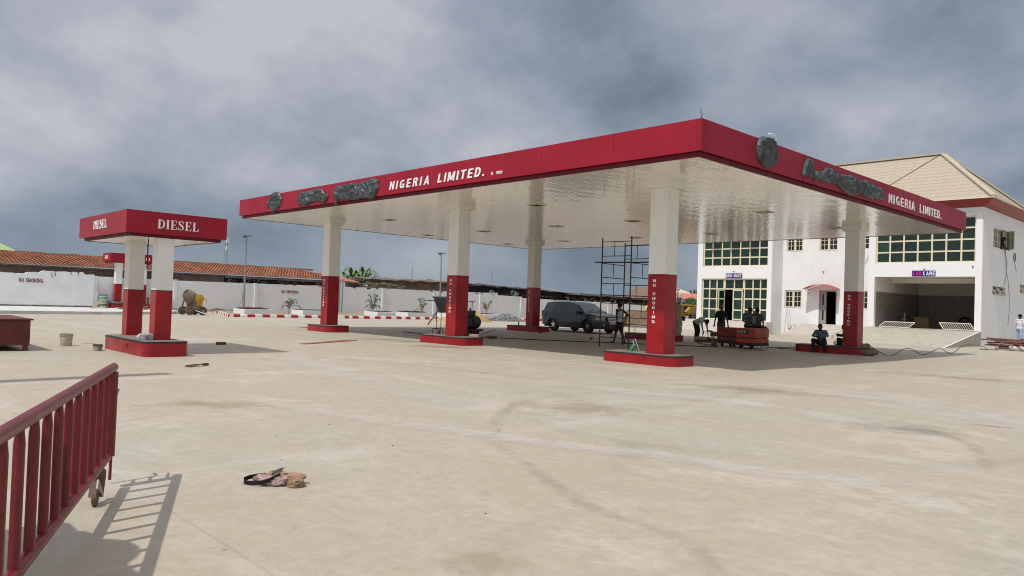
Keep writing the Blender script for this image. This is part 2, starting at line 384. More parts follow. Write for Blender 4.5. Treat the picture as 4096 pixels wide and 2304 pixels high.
# ================================================================== GROUND
def ground_mat():
    m = bpy.data.materials.new('concrete_yard'); m.use_nodes = True; t = m.node_tree; b = t.nodes['Principled BSDF']
    v = t.nodes.new('ShaderNodeTexCoord').outputs['Object']
    big = noisen(t, v, .16, 5, .6, .6); mid = noisen(t, v, .7, 6, .65, .8); fine = noisen(t, v, 9, 6, .7)
    mp = t.nodes.new('ShaderNodeMapping'); mp.inputs['Scale'].default_value = (.5, 1.0, 1); mp.inputs['Rotation'].default_value = (0, 0, R(38)); t.links.new(v, mp.inputs[0])
    stk = noisen(t, mp.outputs[0], 1.6, 6, .62, .4)
    c = mixc(t, ramp(t, big, [(.40, (0, 0, 0)), (.60, (1, 1, 1))]), (.43, .365, .29), (.39, .38, .32))
    c = mixc(t, ramp(t, mid, [(.42, (0, 0, 0)), (.62, (.8, .8, .8))]), c, (.41, .345, .265))
    c = mixc(t, ramp(t, stk, [(.52, (0, 0, 0)), (.7, (.35, .35, .35))]), c, (.54, .485, .41))
    c = mixc(t, ramp(t, noisen(t, mp.outputs[0], 3.1, 5, .6), [(.56, (0, 0, 0)), (.72, (.45, .45, .45))]), c, (.33, .285, .22))
    # pale cement bloom and brown dirt in loose patches
    c = mixc(t, ramp(t, noisen(t, vmath(t, 'ADD', v, (31, 5, 0)).outputs[0], .33, 7, .68, 1.2), [(.56, (0, 0, 0)), (.7, (.55, .55, .55))]), c, (.60, .565, .535))
    c = mixc(t, ramp(t, noisen(t, vmath(t, 'ADD', v, (3, 55, 0)).outputs[0], .42, 8, .7, 1.5), [(.60, (0, 0, 0)), (.70, (.5, .5, .5))]), c, (.36, .275, .17))
    c = mixc(t, ramp(t, fine, [(.36, (.35, .35, .35)), (.56, (0, 0, 0))]), c, (.30, .26, .20))
    c = mixc(t, ramp(t, noisen(t, v, 2.6, 8, .72, 1.0), [(.50, (0, 0, 0)), (.66, (.5, .5, .5))]), c, (.345, .305, .24))
    c = mixc(t, ramp(t, noisen(t, vmath(t, 'ADD', v, (9, 9, 0)).outputs[0], 4.2, 8, .72, .8), [(.52, (0, 0, 0)), (.66, (.22, .22, .22))]), c, (.54, .49, .42))
    def ringmask(cx, cy, r, w, soft):
        d = vmath(t, 'DISTANCE', v, (cx, cy, 0)); dd = fmath(t, 'ABSOLUTE', fmath(t, 'SUBTRACT', d.outputs['Value'], r))
        return fmath(t, 'SUBTRACT', 1, fmath(t, 'DIVIDE', fmath(t, 'SUBTRACT', dd, w), soft, clamp=True), clamp=True)
    brk = ramp(t, noisen(t, v, .8, 4), [(.4, (0, 0, 0)), (.62, (1, 1, 1))])
    for cx, cy, r, w in ((8.6, -2.5, 6.4, .07), (-2.2, -12.5, 8.0, .08), (3.5, -4.0, 3.6, .06)):
        k = fmath(t, 'MULTIPLY', fmath(t, 'MULTIPLY', ringmask(cx, cy, r, w, .16), brk), .33)
        c = mixc(t, k, c, (.27, .245, .20))
    # slab joints
    sp = t.nodes.new('ShaderNodeSeparateXYZ'); t.links.new(v, sp.inputs[0])
    for ax, off, per in ((0, 2.4, 7.2), (1, 1.1, 6.4)):
        w_ = fmath(t, 'ADD', sp.outputs[ax], fmath(t, 'MULTIPLY', fmath(t, 'SUBTRACT', mid, .5), .05))
        u = fmath(t, 'ABSOLUTE', fmath(t, 'SUBTRACT', fmath(t, 'FRACT', fmath(t, 'DIVIDE', fmath(t, 'ADD', w_, 200 + off), per)), .5))
        k = fmath(t, 'LESS_THAN', u, .0016); c = mixc(t, fmath(t, 'MULTIPLY', k, .35), c, (.25, .22, .18))
        k = fmath(t, 'MULTIPLY', fmath(t, 'SUBTRACT', 1, fmath(t, 'DIVIDE', u, .045, clamp=True)), brk); c = mixc(t, fmath(t, 'MULTIPLY', k, .3), c, (.60, .57, .55))
    mp3 = t.nodes.new('ShaderNodeMapping'); mp3.inputs['Scale'].default_value = (1.1, 1.9, 1); mp3.inputs['Rotation'].default_value = (0, 0, R(52)); t.links.new(v, mp3.inputs[0])
    c = mixc(t, ramp(t, noisen(t, mp3.outputs[0], 2.2, 9, .75, .3), [(.60, (0, 0, 0)), (.68, (.55, .55, .55))]), c, (.30, .25, .19))
    c = mixc(t, ramp(t, noisen(t, vmath(t, 'ADD', mp3.outputs[0], (5, 5, 0)).outputs[0], 1.7, 9, .75, .3), [(.62, (0, 0, 0)), (.70, (.35, .35, .35))]), c, (.58, .54, .49))
    # specks and pits
    vo = N(t, 'ShaderNodeTexVoronoi', inp={'Scale': 5.5}); t.links.new(v, vo.inputs['Vector'])
    k = fmath(t, 'MULTIPLY', fmath(t, 'LESS_THAN', vo.outputs['Distance'], .10), ramp(t, noisen(t, v, .5, 3), [(.52, (0, 0, 0)), (.6, (1, 1, 1))]))
    c = mixc(t, fmath(t, 'MULTIPLY', k, .5), c, (.2, .17, .14))
    t.links.new(c, b.inputs['Base Color'])
    t.links.new(fmath(t, 'ADD', fmath(t, 'MULTIPLY', mid, .25), .52), b.inputs['Roughness'])
    bn = N(t, 'ShaderNodeBump', inp={'Strength': 1, 'Distance': .02}); t.links.new(fmath(t, 'ADD', fmath(t, 'MULTIPLY', fine, .5), mid), bn.inputs['Height']); t.links.new(bn.outputs[0], b.inputs['Normal'])
    return m
b = B(); b.quad((-700, -500, 0), (500, -500, 0), (500, 700, 0), (-700, 700, 0))
ob('ground', b, ground_mat())['kind'] = 'structure'
soil = mat('verge_soil', (.30, .24, .17), .95, var=.3, vscale=1.5, bump=.03, bscale=6)
b = B(); b.quad((-49.7, 9.2, .14), (-42, 7.6, .14), (-37.7, 5.6, .14), (-37.7, 62, .14)); b.quad((-49.7, 9.2, .14), (-37.7, 62, .14), (-37.7, 70, .14), (-49.7, 80, .14))
ob('verge', b, soil)['kind'] = 'structure'
# painted kerb
KR, KW = mat('kerb_red', (.36, .02, .035), .6, var=.2), mat('kerb_white', (.74, .74, .72), .7, var=.12)
b = B()
def kerb_seg(p, q, mi):
    b.mi = mi; p = Vector((*p, 0)); q = Vector((*q, 0)); d = (q - p).normalized(); n_ = Vector((d.y, -d.x, 0))
    pr = [(0, 0), (.02, .15), (.06, .19), (.24, .19), (.24, 0)]
    A_ = [b.v(p - n_ * a + Vector((0, 0, z))) for a, z in pr]; C_ = [b.v(q - n_ * a + Vector((0, 0, z))) for a, z in pr]
    for i in range(4): b.face([A_[i], C_[i], C_[i + 1], A_[i + 1]])
    b.face(A_); b.face(C_[::-1])
xs = [5.6, 6.29, 6.77, 7.29, 7.78, 8.32, 8.78, 9.32, 9.8, 10.32, 10.8, 11.32, 11.8, 12.3, 12.8, 13.3, 13.9, 14.26, 14.53, 15.04, 15.47, 15.97, 16.42, 16.93, 17.38, 17.87, 18.32, 18.78, 19.17, 19.63, 20.08, 20.53, 20.98, 21.43, 21.89]
while xs[-1] < 66: xs.append(xs[-1] + .45)
for i, (a, c) in enumerate(zip(xs, xs[1:])): kerb_seg((-37.5, a), (-37.5, c - .004), i % 2)
p0, p1 = Vector((-37.5, 5.59)), Vector((-47.5, 8.55))
L = (p1 - p0).length; k = int(L / .5)
for i in range(k): kerb_seg(tuple(p0 + (p1 - p0) * ((i + .99) / k)), tuple(p0 + (p1 - p0) * (i / k)), (i + 1) % 2)
ob('kerb', b, [KR, KW])['kind'] = 'structure'
b = B(); b.prism([(-37.0, -12, 0), (-39.0, -1.6, 0), (-39.7, 0, 0), (-41.6, 3.3, 0), (-44, 5, 0), (-49.7, 5, 0), (-49.7, -12, 0)][::-1], (0, 0, 1), .17)
ob('pavement', b, mat('limewashed_concrete', (.58, .57, .54), .9, var=.18, vscale=1.1, bump=.01))['kind'] = 'structure'

# ================================================================== PERIMETER WALL
g = 'panels and piers of the white boundary wall'
tw = T('boundary_wall', 'long rough white boundary wall with slim piers, behind the red and white kerb', 'wall', (-50, 10, 0))
tops = [(.9, 2.38), (6.6, 2.34), (13.0, 2.38), (19.2, 2.45), (25.4, 2.48), (31.4, 2.46), (37.5, 2.5), (40, 2.56), (40.01, 2.32), (43.5, 2.26), (43.51, 2.12), (50.5, 2.05), (58.7, 2.0), (66.6, 1.78), (77, 1.25), (90, 1.1)]
b = B()
def panel(b, y0, y1, z0, z1, x=-50, t=.15, rough=.03, step=.35):
    n_ = max(1, int((y1 - y0) / step)); pr = []
    for i in range(n_ + 1):
        y = y0 + (y1 - y0) * i / n_; pr.append((y, z0 + (z1 - z0) * i / n_ + rough * mn.noise(Vector((y * 2.3, 3, x)))))
    b.prism([(x, pr[0][0], 0)] + [(x, y1, 0)] + [(x, y, z) for y, z in pr[::-1]], (-1, 0, 0), t)
for (y0, z0), (y1, z1) in zip(tops, tops[1:]):
    if y1 - y0 > .1: panel(b, y0, y1, z0, z1)
ob('wall_panel', b, WALLW, tw)
for y, z in ((6.6, 2.46), (13, 2.46), (19.2, 2.5), (25.4, 2.56), (31.4, 2.54), (37.5, 2.55), (43.5, 2.3), (50.8, 2.15), (58.7, 2.12), (66.6, 1.86)):
    z -= .1; b = B(); b.box(-49.93, -50.2, y - .12, y + .12, 0, z, .01); b.box(-49.91, -50.22, y - .14, y + .14, z, z + .05)
    ob('pier', b, WHITE, tw)
b = B()
y = 2
while y < 60:       # broken plaster and roots along the coping
    z = 2.36; b.cbox((-50.06, y, z + .05), (.12, random.uniform(.1, .6), random.uniform(.03, .12)), (random.uniform(-.2, .2), 0, 0)); y += random.uniform(.5, 2)
ob('coping_rubble', b, mat('rubble', (.10, .09, .08), .95, var=.5), tw)
tl = T('broken_top_wall', 'taller white wall with a jagged broken top and red NO SMOKING stencil, left of the kerosene pump', 'wall', (-49.6, -5, 0))
b = B(); ys = [-14]
while ys[-1] < .55: ys.append(ys[-1] + random.uniform(.12, .4))
ys[-1] = .9
pr = []
lv = 2.42
for i, y in enumerate(ys):
    base = 2.36 if y < -3.2 else (2.47 if y < -2.4 else (2.6 if y < .2 else 2.48))
    z_ = base + .05 * mn.noise(Vector((y * 4, 0, 0))); pr.append((y, z_))
    if i % 3 == 0: pr.append((y + .02, z_ - random.uniform(.02, .05)))
b.prism([(-49.6, ys[0], 0), (-49.6, .9, 0)] + [(-49.6, y, z) for y, z in pr[::-1]], (-1, 0, 0), .3)
ob('wall_panel', b, WALLW, tl)
b = B(); b.box(-49.75, -50.1, .9, 1.15, 0, 2.4); b.box(-49.68, -50.1, .905, 1.2, 0, 1.35); ob('pier', b, WALLW, tl)
b = B(); b.box(-49.55, -49.59, -13.9, .88, .12, .26); ob('damp_course', b, mat('damp', (.16, .17, .14), .95, var=.6, vscale=2), tl)
for y, z, l in ((-1.75, 2.3, .35), (-1.55, 2.4, .3), (-.6, 2.52, .22), (-.15, 2.5, .22)):
    b = B(); b.tube([(-49.56, y, z + l / 2), (-49.55, y + .04, z), (-49.57, y + .05, z - l / 2)], .018, 5); ob('rebar', b, RUST, tl)
STENC = mat('stencil_red', (.20, .012, .03), .7, var=.3, vscale=12)
def stencil_word(body, w, h, o, xd, up, nrm, bold=.008):
    return block(body, w, h, o, xd, up, nrm, .006, .17, 0, .12)
b = stencil_word('NO SMOKING', 1.4, .28, (-49.594, -3.62, 1.77), (0, 1, 0), (0, 0, 1), (1, 0, 0)); ob('stencil_lettering', b, STENC, tl)
b = stencil_word('NO SMOKING', 1.55, .26, (-49.994, 15.25, 1.69), (0, 1, 0), (0, 0, 1), (1, 0, 0)); ob('stencil_lettering', b, STENC, tw)

# ================================================================== FORECOURT CANOPY
LL, LR, ZT, ZF, ZS = 23.75, 19.04, 5.682, 4.975, 4.86
tcn = T('forecourt_canopy', 'large flat red and white petrol station canopy on six square columns', 'canopy', (-12, 9.5, 0))
def fascia_ring(b, x0, x1, y0, y1, z0, z1, t=.06):
    b.box(x0, x1, y0, y0 + t, z0, z1); b.box(x0, x1, y1 - t, y1, z0, z1); b.box(x1 - t, x1, y0 + t, y1 - t, z0, z1); b.box(x0, x0 + t, y0 + t, y1 - t, z0, z1)
b = B(); fascia_ring(b, -LL, 0, 0, LR, ZF, ZT); ob('fascia', b, REDF, tcn)
b = B()
for x in [-2.45 - 2.44 * k for k in range(9)]: b.box(x - .006, x + .006, -.002, -.006 + .006, ZF, ZT)
for y in [2.44 * k for k in range(1, 8)]: b.box(0, .003, y - .006, y + .006, ZF, ZT)
ob('panel_joint', b, REDF2, tcn)
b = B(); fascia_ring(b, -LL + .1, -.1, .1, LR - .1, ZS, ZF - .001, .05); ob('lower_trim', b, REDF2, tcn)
b = B(); b.box(-LL + .07, -.07, .07, LR - .07, ZT - .22, ZT - .1); ob('roof_deck', b, STEEL, tcn)
def soffit_mat():
    m = bpy.data.materials.new('glossy_soffit'); m.use_nodes = True; t = m.node_tree; b = t.nodes['Principled BSDF']
    b.inputs['Base Color'].default_value = (.74, .715, .66, 1); b.inputs['Roughness'].default_value = .17; b.inputs['Specular IOR Level'].default_value = .75
    b.inputs['Coat Weight'].default_value = .45; b.inputs['Coat Roughness'].default_value = .06
    v = t.nodes.new('ShaderNodeTexCoord').outputs['Object']; sp = t.nodes.new('ShaderNodeSeparateXYZ'); t.links.new(v, sp.inputs[0])
    fx = fmath(t, 'FRACT', fmath(t, 'DIVIDE', fmath(t, 'ADD', sp.outputs[0], 100), .2))
    idx = fmath(t, 'FLOOR', fmath(t, 'DIVIDE', fmath(t, 'ADD', sp.outputs[0], 100), .2))
    groove = fmath(t, 'LESS_THAN', fx, .05)
    cb = t.nodes.new('ShaderNodeCombineXYZ'); t.links.new(idx, cb.inputs[0]); t.links.new(fmath(t, 'MULTIPLY', sp.outputs[1], .35), cb.inputs[1])
    wav = noisen(t, cb.outputs[0], 2.1, 3, .6)
    mp = t.nodes.new('ShaderNodeMapping'); mp.inputs['Scale'].default_value = (1.5, .7, 1); t.links.new(v, mp.inputs[0])
    wav2 = noisen(t, mp.outputs[0], 1.6, 3, .5)
    arch = fmath(t, 'MULTIPLY', fmath(t, 'SUBTRACT', fx, fmath(t, 'MULTIPLY', fx, fx)), .5)
    hgt = fmath(t, 'ADD', fmath(t, 'ADD', fmath(t, 'MULTIPLY', wav, .55), fmath(t, 'MULTIPLY', wav2, 1.6)), fmath(t, 'SUBTRACT', arch, fmath(t, 'MULTIPLY', groove, .25)))
    bn = N(t, 'ShaderNodeBump', inp={'Strength': 1, 'Distance': .007}); t.links.new(hgt, bn.inputs['Height']); t.links.new(bn.outputs[0], b.inputs['Normal']); t.links.new(bn.outputs[0], b.inputs['Coat Normal'])
    t.links.new(mixc(t, fmath(t, 'MULTIPLY', groove, .75), (.80, .775, .71), (.22, .2, .17)), b.inputs['Base Color'])
    return m
SOF = soffit_mat()
b = B(); b.box(-LL + .15, -.15, .15, LR - .15, ZS + .012, ZS + .06); ob('soffit', b, SOF, tcn)
colw = .541
def column(b1, b2, x, y, w, z0, zr, z1):
    b1.box(x, x + w, y, y + w, z0, zr, .012); b2.box(x + .002, x + w - .002, y + .002, y + w - .002, zr, z1, .012)
cols = {}
labs = {(0, 0): 'nearest red and white canopy column with NO SMOKING down its side', }
for i, xc in enumerate((-2.308, -10.815, -19.418)):
    for j, yc in enumerate((2.115, 14.551)):
        x, y = xc - colw, yc
        b1, b2 = B(), B(); column(b1, b2, x, y, colw, .28, 2.374, ZS - .2)
        lo = ob('column', b1, RED, tcn); ob('upper_shaft', b2, CREAM, lo)
        b = B(); b.box(x - .1, x + colw + .1, y - .1, y + colw + .1, ZS - .2, ZS + .03, .01); ob('capital', b, CREAM, lo)
        # letters one below another on the face towards the road
        b = B(); zt = 2.24; lh = .078
        for ch in 'NO SMOKING':
            if ch == ' ': zt -= .1; continue
            wl = .024 if ch == 'I' else .095
            cxl = x + .21 * (1 if j == 0 else 1)
            tb = block(ch, wl, lh, (cxl - wl / 2, y - .001, zt - lh), (1, 0, 0), (0, 0, 1), (0, -1, 0), .003, .19)
            merge(b, tb); zt -= .122
        ob('stencil_lettering', b, LETTER, lo)
# kerbed pump islands, each under its column
def island(x0, x1, y0, y1, h, label, grp='red pump islands under the canopies', rad=.28, parent=None):
    t = T('pump_island', label, 'pump island', ((x0 + x1) / 2, (y0 + y1) / 2, 0), grp) if parent is None else parent
    def outline(e, z):
        pts = []
        for cx, cy, a0 in ((x1 - rad, y0 + rad, -90), (x1 - rad, y1 - rad, 0), (x0 + rad, y1 - rad, 90), (x0 + rad, y0 + rad, 180)):
            for k in range(7):
                a = R(a0 + 15 * k); pts.append((cx + (rad + e) * math.cos(a), cy + (rad + e) * math.sin(a), z))
        return pts
    b = B(); b.prism(outline(0, 0), (0, 0, 1), h - .045); ob('kerb_side', b, RED, t, smooth=30)
    b = B(); b.prism(outline(.006, h - .045), (0, 0, 1), .035); ob('black_edging', b, BLACK, t, smooth=30)
    b = B(); b.prism(outline(-.03, h - .01), (0, 0, 1), .012); ob('island_top', b, mat('dusty_island_top', (.20, .18, .155), .85, var=.25, vscale=4), t)
    b = B(); xm = x0 + (x1 - x0) * .62; b.lathe([(.0, -.004), (.035, -.004), (.035, .02)], (xm, y0 - .001, h * .62), (0, 1, 0), 12); b.box(xm - .012, xm + .012, y0 - .004, y0 + .01, h * .38, h * .5)
    ob('conduit_hole', b, BLACK, t)
    return t
island(-4.2, -1.78, 1.84, 2.93, .28, 'nearest red pump island, in front of the tall column beside the scaffold')
island(-12.6, -10.1, 1.84, 2.93, .28, 'red pump island below the middle front column with welding junk behind')
island(-20.75, -18.75, 1.84, 2.93, .28, 'red pump island below the far left front column', )
island(-4.65, -1.95, 14.25, 15.36, .28, 'dark shaded pump island that the men sit on')
island(-13.1, -10.3, 14.27, 15.36, .28, 'shaded pump island half hidden behind the nearest column')
island(-21.3, -18.75, 14.27, 15.36, .28, 'shaded pump island with a bottle on it, left of the parked car')
# lights let into the soffit
gl = 'square light openings in the soffit'
proto = None
cen = {(-22.6, 4.0): 0}
for x in (-22.2, -17.8, -13.1, -8.95, -3.45):
    for y in (4.0, 9.4, 15.1):
        if (x, y) in ((-3.45, 4.0),): continue
        b = B(); b.box(x - .22, x + .22, y - .22, y + .22, ZS + .002, ZS + .011); lt = ob('soffit_light', b, mat('light_recess', (.05, .06, .045), .6), tcn)
        b = B(); fascia_ring(b, x - .25, x + .25, y - .25, y + .25, ZS - .006, ZS + .0115, .035); ob('light_trim', b, FRAME, lt)
        if int(abs(x) * 7 + y) % 2: b = B(); b.box(x - .12, x + .14, y - .15, y + .05, ZS - .004, ZS + .001); ob('lamp_glass', b, GLASSP, lt)
# bent wire at the near corner
b = B(); b.tube([(-.03, .03, ZT - .1), (-.03, .03, ZT + .05), (-.0, .02, ZT + .09), (-.05, .0, ZT + .13), (-.03, .03, ZT + .22)], .008, 5); ob('wire_stub', b, BLACK, tcn)
# company letters
b = block('NIGERIA', 2.17, .275, (-11.95, -.001, 5.12), (1, 0, 0), (0, 0, 1), (0, -1, 0), .02, .195, .17, .34); ob('raised_lettering', b, LETTER, tcn)
b = block('LIMITED.', 2.17, .275, (-9.34, -.001, 5.12), (1, 0, 0), (0, 0, 1), (0, -1, 0), .02, .195, .17, .27); ob('raised_lettering', b, LETTER, tcn)
b = block('RC', .10, .085, (-6.87, -.001, 5.115), (1, 0, 0), (0, 0, 1), (0, -1, 0), .006, .22); merge(b, block('399320', .27, .085, (-6.67, -.001, 5.115), (1, 0, 0), (0, 0, 1), (0, -1, 0), .006, .2, 0, .12)); ob('registration_lettering', b, LETTER, tcn)
b = block('NIGERIA', 2.36, .29, (.001, 10.92, 5.115), (0, 1, 0), (0, 0, 1), (1, 0, 0), .012, .17, 0, .33); ob('raised_lettering', b, LETTER, tcn)
b = block('LIMITED.', 2.28, .29, (.001, 13.78, 5.105), (0, 1, 0), (0, 0, 1), (1, 0, 0), .012, .17, 0, .27); ob('raised_lettering', b, LETTER, tcn)

def pip(x, y, poly):
    c = False; n_ = len(poly)
    for i in range(n_):
        x1, y1 = poly[i]; x2, y2 = poly[i - 1]
        if (y1 > y) != (y2 > y) and x < (x2 - x1) * (y - y1) / (y2 - y1) + x1: c = not c
    return c
def edist(x, y, poly):
    m_ = 9
    for i in range(len(poly)):
        a = Vector(poly[i]); d = Vector(poly[i - 1]) - a; p = Vector((x, y)) - a
        k = max(0, min(1, p.dot(d) / max(d.length_squared, 1e-9))); m_ = min(m_, (p - d * k).length)
    return m_
def shroud(poly, org, ud, nrm, thick, seed, st=.03):
    """tarpaulin bagged over raised letters: a wrinkled padded sheet with a closed rim"""
    b = B(); org = Vector(org); ud = Vector(ud); nrm = Vector(nrm); xs = [p[0] for p in poly]; zs = [p[1] for p in poly]
    V_ = {}
    def h(u, z):
        d = edist(u, z, poly); q = min(1, d / .04); q2 = min(1, d / .12)
        a = mn.noise(Vector((u * 1.6 + seed, z * 2.0, seed))); f1 = abs(math.sin(u * 9 + a * 7 + z * 5)); f2 = abs(math.sin(u * 4 - z * 11 + a * 9 + seed))
        return max(.008, thick * q * (.62 + .22 * a) + q2 * (.035 * (1 - f1) ** 2 * 1.6 + .030 * (1 - f2) ** 2 * 1.6 - .02))
    nu = int((max(xs) - min(xs)) / st) + 2; nz = int((max(zs) - min(zs)) / st) + 2
    def vert(i, j, k):
        key = (i, j, k)
        if key not in V_:
            u = min(xs) + i * st; z = min(zs) + j * st
            if k: hh = h(u, z) if pip(u, z, poly) else .012
            else: hh = -.0
            V_[key] = b.v(org + ud * u + Vector((0, 0, z)) + nrm * hh)
        return V_[key]
    cells = {(i, j) for i in range(nu) for j in range(nz) if pip(min(xs) + (i + .5) * st, min(zs) + (j + .5) * st, poly)}
    for i, j in cells:
        b.face([vert(i, j, 1), vert(i + 1, j, 1), vert(i + 1, j + 1, 1), vert(i, j + 1, 1)])
        for di, dj, p, q in ((-1, 0, (i, j + 1), (i, j)), (1, 0, (i + 1, j), (i + 1, j + 1)), (0, -1, (i, j), (i + 1, j)), (0, 1, (i + 1, j + 1), (i, j + 1))):
            if (i + di, j + dj) not in cells: b.face([vert(*p, 0), vert(*q, 0), vert(*q, 1), vert(*p, 1)])
    return b
fr = [([(-20.38, 5.76), (-19.95, 5.74), (-19.85, 5.66), (-19.66, 5.42), (-19.75, 5.15), (-20.0, 5.02), (-20.28, 4.95), (-20.30, 4.80), (-20.36, 4.95), (-20.53, 4.98), (-20.64, 5.15), (-21.04, 5.24), (-20.95, 5.34), (-20.67, 5.58)], 'grey tarpaulin bagged over the leftmost emblem on the front fascia'),
      ([(-18.0, 5.56), (-17.4, 5.56), (-16.93, 5.6), (-16.41, 5.56), (-16.18, 5.35), (-15.94, 5.31), (-15.95, 5.15), (-16.12, 5.08), (-16.22, 4.93), (-16.3, 5.05), (-16.7, 5.11), (-17.27, 5.1), (-17.5, 5.04), (-17.8, 5.02), (-18.32, 5.14), (-18.34, 5.24), (-18.2, 5.4)], 'grey tarpaulin over the short first word of the front fascia, second from the left'),
      ([(-15.32, 5.58), (-14.9, 5.56), (-14.32, 5.58), (-13.9, 5.53), (-13.5, 5.58), (-12.92, 5.62), (-12.61, 5.52), (-12.6, 5.24), (-12.80, 4.94), (-13.0, 4.93), (-13.64, 4.98), (-14.2, 4.96), (-14.77, 5.02), (-15.2, 5.06), (-15.3, 4.85), (-15.42, 4.84), (-15.38, 5.08), (-15.56, 5.15), (-15.56, 5.32)], 'long grey tarpaulin left of NIGERIA on the front fascia')]
for i, (poly, lab) in enumerate(fr):
    mesh_thing('tarpaulin_cover', shroud(poly, (0, -.004, 0), (1, 0, 0), (0, -1, 0), .12, i * 5.3), TARP, lab, 'tarpaulin', 'tarpaulins hiding the fascia lettering', smooth=38)
sr = [([(2.40, 5.5), (2.5, 5.68), (2.75, 5.78), (3.05, 5.78), (3.25, 5.72), (3.32, 5.5), (3.47, 5.34), (3.35, 5.3), (3.32, 5.15), (3.1, 5.03), (2.9, 5.02), (2.6, 5.08), (2.42, 5.22)], 'round grey tarpaulin over the emblem nearest the canopy corner', .16),
      ([(4.79, 5.1), (4.9, 5.4), (5.05, 5.6), (5.2, 5.61), (5.4, 5.56), (5.42, 5.14), (5.1, 5.12)], 'smallest grey tarpaulin, over a single letter on the side fascia', .13),
      ([(5.43, 5.19), (5.6, 5.36), (5.84, 5.36), (6.1, 5.42), (6.22, 5.54), (6.67, 5.56), (7.04, 5.46), (7.89, 5.57), (8.4, 5.50), (9.0, 5.56), (9.8, 5.5), (10.3, 5.5), (10.42, 5.35), (10.38, 5.1), (10.2, 5.12), (9.67, 5.07), (9.1, 5.04), (8.65, 5.11), (8.2, 4.99), (7.87, 4.96), (7.5, 5.0), (7.27, 5.05), (6.95, 5.16), (6.2, 5.1), (5.75, 5.16), (5.6, 5.05)], 'longest rumpled grey tarpaulin, on the side fascia before NIGERIA', .13)]
for i, (poly, lab, tk) in enumerate(sr):
    mesh_thing('tarpaulin_cover', shroud(poly, (.004, 0, 0), (0, 1, 0), (1, 0, 0), tk, 40 + i * 3.7), TARP, lab, 'tarpaulin', 'tarpaulins hiding the fascia lettering', smooth=38)
b = B(); b.tube([(.12, 2.92 + .42 * math.cos(a), 5.42 + .42 * math.sin(a)) for a in [R(52 + 7 * k) for k in range(10)]], .018, 8); ob('emblem_rim', b, LETTER, tcn)

# ================================================================== SMALL CANOPIES: DIESEL, KERO
def small_canopy(name, lab, xL, xR, yN, yF, zb, zt, colx, cy, w, zi, zr, word, isl, coly=None, txy=(.29, .41), txx=(.34, .29)):
    t = T(name, lab, 'canopy', ((xL + xR) / 2, (yN + yF) / 2, 0))
    b = B(); fascia_ring(b, xL, xR, yN, yF, zb, zt); ob('fascia', b, REDF, t)
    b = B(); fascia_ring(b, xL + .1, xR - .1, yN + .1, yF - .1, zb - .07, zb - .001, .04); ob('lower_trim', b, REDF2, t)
    b = B(); b.box(xL + .07, xR - .07, yN + .07, yF - .07, zt - .15, zt - .08); ob('roof_deck', b, STEEL, t)
    b = B(); b.box(xL + .14, xR - .14, yN + .14, yF - .14, zb - .06, zb - .02); ob('soffit', b, SOF, t)
    for x, cy in ([(x, cy) for x in colx] if not coly else [(colx[0], y) for y in coly]):
        b1, b2 = B(), B(); column(b1, b2, x, cy, w, zi, zr, zb - .05); lo = ob('column', b1, RED, t); ob('upper_shaft', b2, CREAM, lo)
        b = B(); b.box(x - .002, x + w + .002, cy - .002, cy + w + .002, zr - .012, zr + .004); ob('paint_line', b, BLACK, lo)
    h = .21 * (zt - zb) / .51; wx = (xR - xL); wy = (yF - yN)
    ob('lettering', roman(word, wx * txx[1], h, (xL + wx * txx[0], yN - .001, zb + (zt - zb) * .32), (1, 0, 0), (0, 0, 1), (0, -1, 0), .015), LETTER, t)
    ob('lettering', roman(word, wy * txy[1], h, (xR + .001, yN + wy * txy[0], zb + (zt - zb) * .27), (0, 1, 0), (0, 0, 1), (1, 0, 0), .015), LETTER, t)
    return t
dz = small_canopy('diesel_canopy', 'small red canopy lettered DIESEL on two columns', -12.78, -8.94, -8.96, -6.69, 2.77, 3.28, (-11.45, -9.42), -8.23, .37, .34, 1.49, 'DIESEL', None)
island(-11.6, -8.5, -8.6, -7.62, .345, 'tall red island under the DIESEL canopy', rad=.2)
b = B(); b.tube([(-10.3, -8.05, 2.72), (-10.28, -8.06, 2.55), (-10.33, -8.04, 2.35), (-10.31, -8.05, 2.0)], .015, 6); ob('hanging_wire', b, BLACK, dz)
# kerosene canopy far behind it
K = small_canopy('kerosene_canopy', 'distant small red canopy lettered KERO, seen between the DIESEL columns', -50.95, -49.0, 1.76, 4.6, 3.48, 4.1, (-49.75,), 0, .45, .45, 1.9, 'KERO', None, (2.2, 3.85), (.5, .42), (.25, .38))
K.location  # stands in front of the brown wall

# ================================================================== OFFICE BUILDING
YF, YM, XE, XC, XM, XW = 33.57, 35.07, -3.09, -9.25, -15.55, -21.37
bl = T('office_building', 'two storey white station building with cream tiled hip roof and red eaves', 'building', (-12, 36, 0))
YB = 44.0; ZW = 7.82
b = B()
b.holes((0, YF, 0), (1, 0, 0), (0, 0, 1), XW, XM, 0, ZW, [(-20.98, -15.87, .83, 3.78), (-20.95, -15.87, 4.64, 7.0)], .22, (0, -1, 0))
b.holes((0, YM, 0), (1, 0, 0), (0, 0, 1), XM, XC, 0, 9.5, [(-15.3, -14.13, 5.7, 6.8), (-13.01, -11.77, 5.7, 6.8), (-10.95, -9.74, 5.75, 6.8), (-15.36, -14.14, 1.85, 3.04), (-12.96, -11.78, .82, 3.06), (-10.9, -9.76, 1.88, 3.07)], .22, (0, -1, 0))
b.holes((0, YF, 0), (1, 0, 0), (0, 0, 1), XC, XE, 0, ZW, [(-8.85, -3.43, .82, 3.885), (-8.83, -3.43, 4.7, 7.34)], .22, (0, -1, 0))
